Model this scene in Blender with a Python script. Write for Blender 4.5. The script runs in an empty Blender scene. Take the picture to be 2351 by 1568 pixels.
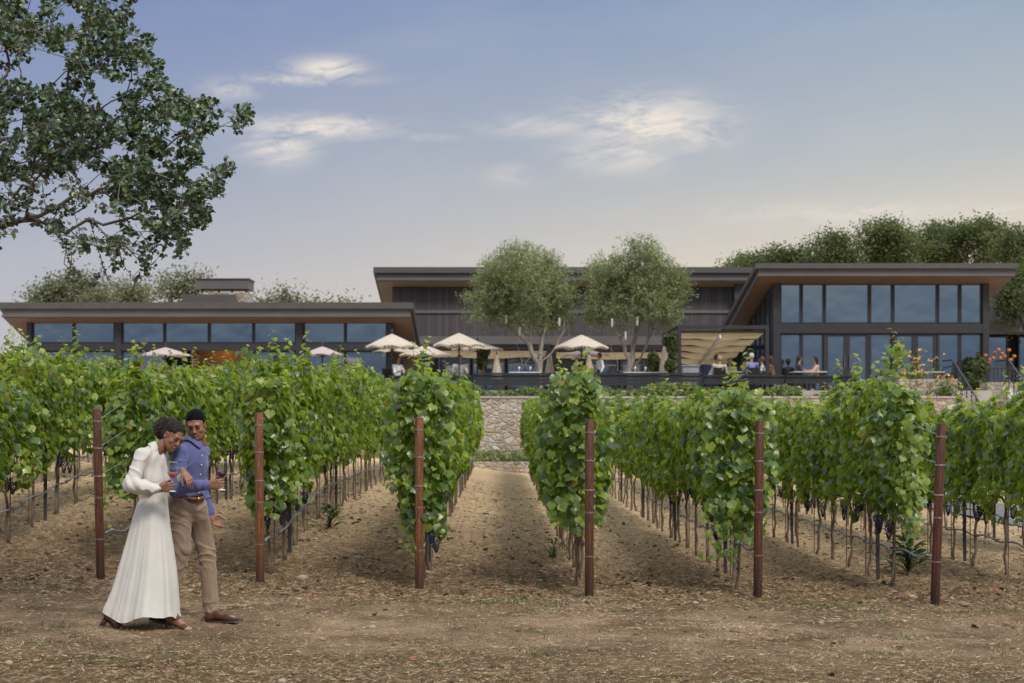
import bpy, math, random
import numpy as np
from mathutils import Vector, Matrix
rng = np.random.default_rng(7)
random.seed(7)
sc = bpy.context.scene
COL = sc.collection
R = math.radians

# ---- camera geometry: 50 mm lens, eye 1.77 m above the vineyard floor, looking along +Y
F, VX, VY, EYE = 3265.0, 1150.0, 965.0, 1.77


def P(px, py, Y):
    return Vector(((px - VX) * Y / F, Y, EYE - (py - VY) * Y / F))


def PXx(px, Y):
    return (px - VX) * Y / F


def PZ(py, Y):
    return EYE - (py - VY) * Y / F


cam = bpy.data.cameras.new("camera")
cam.lens, cam.sensor_width = 50.0, 36.0
cam.shift_x, cam.shift_y = 25.5 / 2351, 181.0 / 2351
cam.clip_end = 3000
cam.dof.use_dof = True
cam.dof.focus_distance = 13.2
cam.dof.aperture_fstop = 3.0
camo = bpy.data.objects.new("camera", cam)
camo.location = (0, 0, EYE)
camo.rotation_euler = (R(90), 0, 0)
COL.objects.link(camo)
sc.camera = camo


# ---- node helpers
class NT:
    def __init__(s, tree):
        s.t = tree
        tree.nodes.clear()

    def n(s, typ, ins=None, **props):
        nd = s.t.nodes.new(typ)
        for k, v in props.items():
            setattr(nd, k, v)
        for k, v in (ins or {}).items():
            s.set(nd.inputs[k], v)
        return nd

    def set(s, sock, v):
        if isinstance(v, bpy.types.NodeSocket):
            s.t.links.new(v, sock)
        elif isinstance(v, bpy.types.Node):
            s.t.links.new(v.outputs[0], sock)
        else:
            if sock.type == 'RGBA' and len(v) == 3:
                v = (*v, 1)
            sock.default_value = v

    def m(s, op, a, b=None, c=None, clamp=False):
        nd = s.t.nodes.new('ShaderNodeMath')
        nd.operation = op
        nd.use_clamp = clamp
        for i, v in enumerate((a, b, c)):
            if v is not None:
                s.set(nd.inputs[i], v)
        return nd.outputs[0]

    def mix(s, f, a, b, blend='MIX'):
        nd = s.t.nodes.new('ShaderNodeMix')
        nd.data_type = 'RGBA'
        nd.blend_type = blend
        s.set(nd.inputs[0], f)
        s.set(nd.inputs[6], a)
        s.set(nd.inputs[7], b)
        return nd.outputs[2]

    def ramp(s, f, stops, interp='LINEAR'):
        nd = s.t.nodes.new('ShaderNodeValToRGB')
        cr = nd.color_ramp
        cr.interpolation = interp
        while len(cr.elements) < len(stops):
            cr.elements.new(0.5)
        for e, (p, c) in zip(cr.elements, stops):
            e.position = p
            e.color = (*c, 1) if not isinstance(c, (int, float)) else (c, c, c, 1)
        s.set(nd.inputs[0], f)
        return nd.outputs[0]

    def noise(s, scale, detail=3, vec=None, rough=0.55, dist=0.0):
        nd = s.n('ShaderNodeTexNoise', {'Scale': scale, 'Detail': detail, 'Roughness': rough, 'Distortion': dist})
        if vec is not None:
            s.set(nd.inputs['Vector'], vec)
        return nd.outputs[0]

    def map(s, vec, scale=(1, 1, 1), loc=(0, 0, 0)):
        return s.n('ShaderNodeMapping', {'Vector': vec, 'Scale': scale, 'Location': loc}).outputs[0]

    def obj(s):
        return s.n('ShaderNodeTexCoord').outputs['Object']

    def bump(s, h, strength=0.3, dist=0.01):
        return s.n('ShaderNodeBump', {'Height': h, 'Strength': strength, 'Distance': dist}).outputs[0]

    def out(s, sh):
        o = s.t.nodes.new('ShaderNodeOutputMaterial')
        s.t.links.new(sh if isinstance(sh, bpy.types.NodeSocket) else sh.outputs[0], o.inputs[0])

    def pbsdf(s, col, rough=0.6, **kw):
        nd = s.n('ShaderNodeBsdfPrincipled')
        s.set(nd.inputs['Base Color'], col)
        s.set(nd.inputs['Roughness'], rough)
        for k, v in kw.items():
            s.set(nd.inputs[k.replace('_', ' ')], v)
        return nd


def newmat(name):
    m = bpy.data.materials.new(name)
    m.use_nodes = True
    return m, NT(m.node_tree)


def lin(r, g, b):
    f = lambda c: c / 12.92 if c <= 0.04045 else ((c + 0.055) / 1.055) ** 2.4
    return (f(r / 255), f(g / 255), f(b / 255))


def simple(name, col, rough=0.6, var=0.15, scale=8, bump=0.0, bscale=60, stretch=(1, 1, 1), **kw):
    """a plain coloured surface with noise in tone and optional bump"""
    m, t = newmat(name)
    v = t.map(t.obj(), stretch)
    n = t.noise(scale, 4, v)
    dark = tuple(c * (1 - var) for c in col)
    lite = tuple(min(1, c * (1 + var)) for c in col)
    b = t.pbsdf(t.ramp(n, [(0.3, dark), (0.7, lite)]), rough, **kw)
    if bump:
        t.set(b.inputs['Normal'], t.bump(t.noise(bscale, 4, v), bump))
    t.out(b)
    return m


def leafmat(name, dark, mid, lite, rough=0.42, trans=0.35, spec=0.5, patch=1.2, old=0):
    """foliage: every leaf (a mesh island) takes its own green; some light passes through"""
    m, t = newmat(name)
    rnd = t.n('ShaderNodeNewGeometry').outputs['Random Per Island']
    pn = t.noise(patch, 2, t.n('ShaderNodeNewGeometry').outputs['Position'])
    f = t.m('ADD', t.m('MULTIPLY', rnd, 0.75), t.m('MULTIPLY', t.m('SUBTRACT', pn, 0.4), 0.9), clamp=True)
    c = t.ramp(f, [(0.05, dark), (0.5, mid), (0.95, lite)])
    if old:
        c = t.mix(t.m('GREATER_THAN', t.m('FRACT', t.m('MULTIPLY', rnd, 37.0)), old), c, (.30, .21, .045))
    b = t.pbsdf(c, rough)
    b.inputs['Specular IOR Level'].default_value = spec
    tc = t.mix(0.6, c, tuple(min(1, x * y) for x, y in zip(lite, (1.2, 1.3, 0.5))))
    tr = t.n('ShaderNodeBsdfTranslucent', {'Color': tc})
    t.out(t.n('ShaderNodeMixShader', {0: trans, 1: b, 2: tr}))
    return m


# ---- objects
def link(name, me, mat=None, parent=None, label=None, cat=None, group=None, kind=None, loc=None):
    o = bpy.data.objects.new(name, me)
    COL.objects.link(o)
    if mat is not None and me is not None and not me.materials:
        me.materials.append(mat)
    if parent is not None:
        o.parent = parent
    if loc is not None:
        o.location = loc
    for k, v in (('label', label), ('category', cat), ('group', group), ('kind', kind)):
        if v:
            o[k] = v
    return o


def empty(name, loc, label, cat, group=None, rotz=0.0):
    o = link(name, None, loc=loc, label=label, cat=cat, group=group)
    o.empty_display_size = 0.1
    o.rotation_euler = (0, 0, rotz)
    return o


def mk(name, V, Fs, smooth=False):
    """mesh from an (n,3) array and a list of (m,k) face arrays"""
    me = bpy.data.meshes.new(name)
    V = np.asarray(V, dtype=np.float32)
    Fs = [np.asarray(f, dtype=np.int32) for f in Fs if len(f)]
    tot = np.concatenate([np.full(len(f), f.shape[1], dtype=np.int32) for f in Fs])
    idx = np.concatenate([f.ravel() for f in Fs])
    me.vertices.add(len(V))
    me.vertices.foreach_set('co', V.ravel())
    me.loops.add(len(idx))
    me.loops.foreach_set('vertex_index', idx)
    me.polygons.add(len(tot))
    st = np.concatenate([[0], np.cumsum(tot)[:-1]]).astype(np.int32)
    me.polygons.foreach_set('loop_start', st)
    me.polygons.foreach_set('loop_total', tot)
    if smooth:
        me.polygons.foreach_set('use_smooth', np.ones(len(tot), dtype=bool))
    me.update(calc_edges=True)
    return me


class MB:
    """collects boxes, tubes, lathes and sheets; build() links them as one mesh object"""

    def __init__(s):
        s.V, s.F = [], []

    def add(s, V, F):
        b = len(s.V)
        s.V.extend([tuple(v) for v in V])
        s.F.extend([tuple(b + i for i in f) for f in F])
        return s

    def box(s, x0, x1, y0, y1, z0, z1):
        V = [(x, y, z) for z in (z0, z1) for y in (y0, y1) for x in (x0, x1)]
        return s.add(V, [(0, 2, 3, 1), (4, 5, 7, 6), (0, 1, 5, 4), (2, 6, 7, 3), (0, 4, 6, 2), (1, 3, 7, 5)])

    def hexa(s, b4, t4):
        return s.add(list(b4) + list(t4), [(0, 3, 2, 1), (4, 5, 6, 7), (0, 1, 5, 4), (1, 2, 6, 5), (2, 3, 7, 6), (3, 0, 4, 7)])

    def bar(s, a, b, w, h):
        a, b = Vector(a), Vector(b)
        d = (b - a).normalized()
        u = d.cross(Vector((0, 0, 1)))
        if u.length < 1e-4:
            u = Vector((1, 0, 0))
        u.normalize()
        v = u.cross(d)
        q = lambda c: [c - u * w / 2 - v * h / 2, c + u * w / 2 - v * h / 2, c + u * w / 2 + v * h / 2, c - u * w / 2 + v * h / 2]
        return s.hexa(q(a), q(b))

    def tube(s, pts, rad, n=8, cap=True):
        pts = [Vector(p) for p in pts]
        m = len(pts)
        rad = [rad] * m if isinstance(rad, (int, float)) else rad
        V, Fc = [], []
        ref = Vector((0.31, 0.95, 0.07))
        for i, p in enumerate(pts):
            d = (pts[min(i + 1, m - 1)] - pts[max(i - 1, 0)])
            d = d.normalized() if d.length > 1e-9 else Vector((0, 0, 1))
            u = d.cross(ref)
            if u.length < 0.15:
                u = d.cross(Vector((1, 0, 0.2)))
            u.normalize()
            v = d.cross(u)
            for k in range(n):
                a = 2 * math.pi * k / n
                V.append(p + (u * math.cos(a) + v * math.sin(a)) * rad[i])
        for i in range(m - 1):
            for k in range(n):
                Fc.append((i * n + k, i * n + (k + 1) % n, (i + 1) * n + (k + 1) % n, (i + 1) * n + k))
        if cap:
            Fc.append(tuple(range(n))[::-1])
            Fc.append(tuple((m - 1) * n + k for k in range(n)))
        return s.add(V, Fc)

    def lathe(s, prof, n=20, o=(0, 0, 0), sx=1.0, sy=1.0):
        V, Fc = [], []
        for r, z in prof:
            for k in range(n):
                a = 2 * math.pi * k / n
                V.append((o[0] + r * sx * math.cos(a), o[1] + r * sy * math.sin(a), o[2] + z))
        for i in range(len(prof) - 1):
            for k in range(n):
                Fc.append((i * n + k, i * n + (k + 1) % n, (i + 1) * n + (k + 1) % n, (i + 1) * n + k))
        return s.add(V, Fc)

    def ico(s, c, r, sub=1, squash=(1, 1, 1)):
        V, Fc = ICO[sub]
        return s.add([(c[0] + v[0] * r * squash[0], c[1] + v[1] * r * squash[1], c[2] + v[2] * r * squash[2]) for v in V], Fc)

    def build(s, name, mat, parent=None, smooth=False, local=None, **kw):
        me = bpy.data.meshes.new(name)
        V = s.V
        if local is not None:
            V = [(v[0] - local[0], v[1] - local[1], v[2] - local[2]) for v in V]
        me.from_pydata([tuple(v) for v in V], [], s.F)
        if smooth:
            me.polygons.foreach_set('use_smooth', np.ones(len(me.polygons), dtype=bool))
        me.update()
        return link(name, me, mat, parent, **kw)


def _ico():
    import bmesh
    out = {}
    for k in (1, 2, 3):
        bm = bmesh.new()
        bmesh.ops.create_icosphere(bm, subdivisions=k, radius=1)
        out[k] = ([tuple(v.co) for v in bm.verts], [tuple(v.index for v in f.verts) for f in bm.faces])
        bm.free()
    return out


ICO = _ico()

# ---- numpy noise
_H = rng.random((64, 256, 256)).astype(np.float32)


def vnoise(x, y, seed=0):
    x, y = np.asarray(x, dtype=np.float64), np.asarray(y, dtype=np.float64)
    xi, yi = np.floor(x).astype(int), np.floor(y).astype(int)
    fx, fy = x - xi, y - yi
    fx, fy = fx * fx * (3 - 2 * fx), fy * fy * (3 - 2 * fy)
    h = _H[seed % 64]
    g = lambda a, b: h[a & 255, b & 255]
    return (g(xi, yi) * (1 - fx) + g(xi + 1, yi) * fx) * (1 - fy) + (g(xi, yi + 1) * (1 - fx) + g(xi + 1, yi + 1) * fx) * fy


def fbm(x, y, seed=0, oct=4):
    a, s, t = 0.5, 0.0, 0.0
    for i in range(oct):
        s = s + a * vnoise(x * 2 ** i, y * 2 ** i, seed + i)
        t += a
        a *= 0.5
    return s / t


def sstep(t):
    t = np.clip(t, 0, 1)
    return t * t * (3 - 2 * t)


def leaf_batch(T, TF, pos, nrm, tip, size):
    """place a leaf template (tip along -y, face along +z) at many points"""
    nrm = nrm / np.linalg.norm(nrm, axis=1, keepdims=True)
    tip = tip - nrm * np.sum(tip * nrm, axis=1, keepdims=True)
    tip = tip / (np.linalg.norm(tip, axis=1, keepdims=True) + 1e-9)
    y = -tip
    x = np.cross(y, nrm)
    M = np.stack([x, y, nrm], axis=2)
    V = np.einsum('nij,kj->nki', M, T) * size[:, None, None] + pos[:, None, :]
    n, k = len(pos), len(T)
    Fc = (TF[None] + (np.arange(n) * k)[:, None, None]).reshape(-1, TF.shape[1])
    return V.reshape(-1, 3), Fc


def outline_leaf(half, fold=0.18, droop=0.25, cy=-0.05):
    """a leaf from its right-hand outline, top to tip; a fan about its middle, folded on the midrib"""
    right = list(half)
    left = [(-x, y) for x, y in right[::-1] if abs(x) > 1e-6]
    pts = [(0.0, cy)] + right + left
    T = np.array([(x, y, fold * abs(x) - droop * (y - cy) ** 2 - 0.25 * x * x) for x, y in pts])
    k = len(pts) - 1
    TF = np.array([(0, 1 + i, 1 + (i + 1) % k) for i in range(k)])[:, ::-1]
    return T, TF


ORD = ['first', 'second', 'third', 'fourth', 'fifth', 'sixth', 'seventh', 'eighth', 'ninth', 'tenth', 'eleventh', 'twelfth',
       'thirteenth', 'fourteenth', 'fifteenth', 'sixteenth', 'seventeenth', 'eighteenth', 'nineteenth', 'twentieth']

# ---- sky and light
SUN_AZ, SUN_EL = R(148), R(50)      # azimuth measured from +Y towards +X: right of and behind the camera
world = bpy.data.worlds.new("World")
sc.world = world
world.use_nodes = True


def build_world():
    t = NT(world.node_tree)
    d = t.n('ShaderNodeTexCoord').outputs['Generated']
    sep = t.n('ShaderNodeSeparateXYZ', {0: d})
    x, y, z = sep.outputs
    zc = t.m('MAXIMUM', z, 0.0)
    left = t.ramp(zc, [(0.0, lin(190, 184, 185)), (0.06, lin(184, 183, 188)), (0.12, lin(166, 172, 188)), (0.2, lin(142, 155, 184)), (0.285, lin(118, 135, 181)),
                       (0.55, lin(195, 205, 228)), (1.0, lin(238, 240, 248))])
    right = t.ramp(zc, [(0.0, lin(254, 226, 186)), (0.05, lin(246, 222, 188)), (0.10, lin(228, 214, 190)), (0.18, lin(184, 189, 190)), (0.285, lin(146, 165, 188)),
                        (0.55, lin(205, 212, 225)), (1.0, lin(238, 240, 248))])
    side = t.m('SMOOTH_MIN', t.m('MULTIPLY_ADD', x, 1.5, 0.52, clamp=True), 1.0, 0.05)
    front = t.mix(side, left, right)
    back = t.ramp(zc, [(0.0, lin(100, 110, 136)), (0.035, lin(100, 116, 144)), (0.07, lin(128, 142, 160)), (0.11, lin(154, 165, 172)), (0.2, lin(168, 178, 180)), (0.5, lin(205, 212, 225)), (1.0, lin(238, 240, 248))])
    bn = t.noise(5, 4, t.map(d, (1, 1, 3.5)), .6)
    back = t.mix(t.m('MULTIPLY_ADD', bn, 2.4, -1.0, clamp=True), back, t.mix(.5, back, lin(158, 170, 172)))
    bf = t.m('MULTIPLY_ADD', y, 1.6, 0.5, clamp=True)
    base = t.mix(bf, back, front)
    # wisps of cloud: streaked noise, gathered in a few places of the sky
    yy = t.m('MAXIMUM', y, 0.05)
    u, v = t.m('DIVIDE', x, yy), t.m('DIVIDE', z, yy)
    uv = t.n('ShaderNodeCombineXYZ', {0: u, 1: v})
    warp = t.noise(9, 3, uv.outputs[0])
    uvw = t.n('ShaderNodeCombineXYZ', {0: t.m('MULTIPLY_ADD', v, -1.1, t.m('MULTIPLY_ADD', warp, 0.06, u)), 1: t.m('MULTIPLY_ADD', warp, 0.05, v)})
    streak = t.noise(17, 8, t.map(uvw.outputs[0], (1, 3.0, 1)), 0.66)
    fine = t.noise(48, 6, t.map(uvw.outputs[0], (1, 3.6, 1)), 0.68)
    blobs = None
    for px, py, wx, wy, k in [(755, 158, 75, 24, 1.15), (690, 182, 150, 14, .7), (530, 205, 60, 22, .55), (720, 292, 150, 24, 1.1), (640, 335, 70, 40, .95), (1490, 285, 150, 56, 1.15),
                              (1240, 290, 130, 22, .6), (1420, 355, 110, 38, .8), (1590, 300, 90, 40, .8), (1570, 240, 60, 30, .6), (1170, 405, 60, 26, .35), (2120, 490, 420, 26, .55), (980, 315, 70, 10, .3)]:
        du = t.m('DIVIDE', t.m('SUBTRACT', u, (px - VX) / F), wx / F)
        dv = t.m('DIVIDE', t.m('SUBTRACT', v, (VY - py) / F), wy / F)
        g = t.m('MULTIPLY', t.m('EXPONENT', t.m('MULTIPLY', t.m('ADD', t.m('MULTIPLY', du, du), t.m('MULTIPLY', dv, dv)), -0.9)), k)
        blobs = g if blobs is None else t.m('MAXIMUM', blobs, g)
    sf = t.m('MULTIPLY_ADD', fine, 0.45, t.m('MULTIPLY', streak, 0.66))
    cl = t.m('MULTIPLY', blobs, t.m('MULTIPLY_ADD', sf, 5.6, -2.42, clamp=True))
    veil = t.m('MULTIPLY', t.m('MULTIPLY_ADD', t.noise(5, 5, t.map(uvw.outputs[0], (1, 2.5, 1))), 2.0, -0.95, clamp=True), 0.16)
    cl = t.m('MULTIPLY', t.m('MAXIMUM', t.m('MULTIPLY', cl, 0.9), veil), t.m('GREATER_THAN', y, 0.05))
    col = t.mix(cl, base, lin(236, 226, 214))
    below = t.m('GREATER_THAN', z, -0.01)
    col = t.mix(below, (0.12, 0.1, 0.08), col)
    sky = t.n('ShaderNodeTexSky', sky_type='NISHITA', sun_disc=False, sun_elevation=SUN_EL, sun_rotation=SUN_AZ, air_density=1.0, dust_density=2.0)
    gain = t.m('MULTIPLY_ADD', t.m('MULTIPLY_ADD', z, 2.2, -0.66, clamp=True), 0.95, SKY_GAIN)
    b1 = t.n('ShaderNodeBackground', {'Color': col, 'Strength': gain})
    b2 = t.n('ShaderNodeBackground', {'Color': sky.outputs[0], 'Strength': 0.05})
    mx = t.n('ShaderNodeMixShader', {0: 0.06, 1: b1.outputs[0], 2: b2.outputs[0]})
    o = t.n('ShaderNodeOutputWorld', {0: mx.outputs[0]})


SKY_GAIN = 1.07
build_world()
sun = bpy.data.lights.new("sun", 'SUN')
sun.energy, sun.angle, sun.color = 2.7, R(13), (1.0, 0.93, 0.84)
suno = bpy.data.objects.new("sun", sun)
sd = Vector((math.sin(SUN_AZ) * math.cos(SUN_EL), math.cos(SUN_AZ) * math.cos(SUN_EL), math.sin(SUN_EL)))
suno.rotation_euler = sd.to_track_quat('Z', 'Y').to_euler()
COL.objects.link(suno)
sc.view_settings.view_transform = 'Standard'
sc.view_settings.look = 'None'
sc.view_settings.exposure = 0.03
sc.view_settings.gamma = 1.0
sc.cycles.max_bounces = 7
sc.cycles.diffuse_bounces = 3
sc.cycles.glossy_bounces = 3
sc.cycles.transmission_bounces = 6
sc.cycles.transparent_max_bounces = 8
sc.cycles.use_denoising = True
sc.cycles.caustics_reflective = False
sc.cycles.caustics_refractive = False
# ================= ground =================
POSTX = {1: -4.36, 2: -2.60, 3: -0.87, 4: 0.915, 5: 2.70, 6: 4.44}
POSTY = {1: 15.49, 2: 15.37, 3: 15.18, 4: 14.73, 5: 14.95, 6: 14.55}


def gz(x, y):
    x, y = np.asarray(x, float), np.asarray(y, float)
    a = 0.40 * sstep((1.2 - x) / 4.2) + 0.04 * np.maximum(0, -x - 3).clip(0, 8)
    s = sstep((y - 15.0) / 6.4)
    far = 0.06 * sstep((y - 30) / 14) * sstep((x + 6) / 4)
    return -0.03 - 0.017 * np.clip(x, -12, 12) + a * s + far


def gz1(x, y):
    return float(gz(x, y))


def ground_detail(x, y):
    rowy = sstep((y - 13.4 - 0.5 * (fbm(x * .7, y * .7, 31) - .5)) / 1.3)
    near = sstep((y - 4) / 3) * (1 - sstep((y - 44) / 5))
    path = 1 - rowy
    clod = (fbm(x * 1.9, y * 1.9, 3, 3) - .5) * .034 + np.maximum(0, fbm(x * 10.3 + .7 * np.sin(y * 3), y * 10.3, 9, 3) - .5) * .15 - .017
    pth = (fbm(x * 1.3, y * 1.3, 17, 3) - .5) * .03 + (fbm(x * 11, y * 11, 23, 3) - .5) * .022
    berm = 0
    return near * (clod * rowy + pth * path)


def ground_z(x, y):
    return gz(x, y) + ground_detail(np.asarray(x, float), np.asarray(y, float))


def build_ground():
    xs = np.concatenate([np.linspace(-400, -30, 14), np.linspace(-26, -9, 60), np.arange(-8.9, 8.9, .046), np.linspace(9, 26, 60), np.linspace(30, 400, 14)])
    ys = np.concatenate([np.linspace(-150, 4, 14), np.linspace(5, 8.4, 18), np.arange(8.5, 20, .045), np.arange(20, 30, .12), np.arange(30, 50, .4), np.linspace(52, 600, 25)])
    X, Y = np.meshgrid(xs, ys)
    Z = ground_z(X, Y)
    nx, ny = len(xs), len(ys)
    V = np.stack([X, Y, Z], axis=2).reshape(-1, 3)
    i = np.arange(ny - 1)[:, None] * nx + np.arange(nx - 1)[None]
    Fq = np.stack([i, i + 1, i + nx + 1, i + nx], axis=2).reshape(-1, 4)
    m, t = newmat('dry_soil_and_straw')
    g = t.obj()
    sep = t.n('ShaderNodeSeparateXYZ', {0: g})
    wob = t.noise(0.8, 3, g)
    rowf = t.m('MULTIPLY_ADD', t.m('ADD', sep.outputs[1], t.m('MULTIPLY', wob, 1.6)), 0.7, -9.7, clamp=True)
    front = t.m('MULTIPLY_ADD', t.m('ADD', sep.outputs[1], t.m('MULTIPLY', wob, 2.2)), -0.6, 7.7, clamp=True)
    big, med, fine = t.noise(1.1, 5, g, .65), t.noise(11, 6, g, .68), t.noise(75, 5, g, .72)
    thread = t.noise(26, 6, t.map(g, (1, 2.2, 1)), .8, 1.5)
    dark, brown, straw, sand = (0.048, 0.029, 0.017), (0.165, 0.102, 0.057), (0.44, 0.315, 0.175), (0.40, 0.285, 0.178)
    mixv = t.m('ADD', t.m('MULTIPLY', med, 0.6), t.m('MULTIPLY', thread, 0.45))
    soil = t.ramp(mixv, [(0.42, dark), (0.515, brown), (0.60, straw), (0.69, tuple(c * 1.25 for c in straw))])
    soil = t.mix(t.m('MULTIPLY_ADD', big, 2.2, -1.05, clamp=True), soil, t.mix(0.5, soil, straw))
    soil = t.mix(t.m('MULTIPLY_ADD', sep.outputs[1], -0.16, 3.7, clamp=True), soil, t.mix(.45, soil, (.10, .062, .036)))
    pth = t.ramp(t.m('ADD', t.m('MULTIPLY', fine, 0.5), t.m('MULTIPLY', big, 0.5)), [(0.40, (0.085, 0.052, 0.028)), (0.48, (0.225, 0.152, 0.090)), (0.58, sand)])
    lawn = t.ramp(mixv, [(0.42, (0.045, 0.029, 0.014)), (0.52, (0.13, 0.083, 0.041)), (0.62, (0.31, 0.215, 0.11))])
    patch = t.noise(.55, 4, t.map(g, (.6, 1.6, 1)), .6)
    pth = t.mix(t.m('MULTIPLY_ADD', patch, 4.0, -1.75, clamp=True), pth, t.mix(.55, pth, (.12, .082, .05)))
    c = t.mix(rowf, pth, soil)
    c = t.mix(t.m('MULTIPLY', front, t.m('MULTIPLY_ADD', big, 2.5, -0.4, clamp=True)), c, lawn)
    speck = t.noise(95, 4, t.map(g, (1, 1.7, 1)), .8)
    c = t.mix(1.0, c, t.ramp(speck, [(.37, .34), (.5, .95), (.61, 1.65)]), 'MULTIPLY')
    # far slope fades to paler dry grass between the rows
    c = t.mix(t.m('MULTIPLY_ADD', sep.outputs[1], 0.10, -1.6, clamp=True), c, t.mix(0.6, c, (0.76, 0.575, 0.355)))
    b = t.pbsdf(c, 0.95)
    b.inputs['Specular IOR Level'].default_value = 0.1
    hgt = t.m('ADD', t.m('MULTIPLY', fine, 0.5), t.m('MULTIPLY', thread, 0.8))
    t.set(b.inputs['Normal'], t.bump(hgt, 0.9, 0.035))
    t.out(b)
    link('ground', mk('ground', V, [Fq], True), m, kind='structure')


build_ground()


def straw_mats():
    m, t = newmat('straw')
    rnd = t.n('ShaderNodeNewGeometry').outputs['Random Per Island']
    c = t.ramp(rnd, [(0.0, (0.05, 0.032, 0.018)), (0.3, (0.16, 0.105, 0.055)), (0.65, (0.38, 0.275, 0.15)), (1.0, (0.60, 0.47, 0.3))])
    t.out(t.pbsdf(c, 0.8))
    return m


def blades(name, pos, ang, tilt, ln, wd, mat, label, bend=0.0):
    """flat or standing blades: two quads each"""
    n = len(pos)
    d = np.stack([np.cos(ang) * np.cos(tilt), np.sin(ang) * np.cos(tilt), np.sin(tilt)], 1)
    s = np.stack([-np.sin(ang), np.cos(ang), np.zeros(n)], 1) * (wd / 2)[:, None]
    s = s + np.array([0, 0, 1.0]) * (wd * 0.25)[:, None] * np.sign(np.cos(ang * 7))[:, None]
    mid = pos + d * (ln * 0.55)[:, None]
    end = pos + d * ln[:, None]
    end[:, 2] -= bend * ln
    mid[:, 2] += bend * ln * .3
    V = np.stack([pos - s, pos + s, mid - s * .8, mid + s * .8, end - s * .15, end + s * .15], 1).reshape(-1, 3)
    k = (np.arange(n) * 6)[:, None]
    Fq = np.concatenate([k + np.array([[0, 1, 3, 2]]), k + np.array([[2, 3, 5, 4]])])
    return link(name, mk(name, V, [Fq]), mat, label=label, kind='stuff', cat=name.replace('_', ' '))


def scatter_xy(n, y0, y1, pw=1.0, dens=None):
    """points on the ground inside the view wedge, thinner with distance"""
    u = rng.random(n)
    y = y0 * (y1 / y0) ** (u ** pw)
    x = (rng.random(n) * 2 - 1) * (y * 0.385 + .4)
    if dens is not None:
        k = rng.random(n) < dens(x, y)
        x, y = x[k], y[k]
    return x, y


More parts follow.
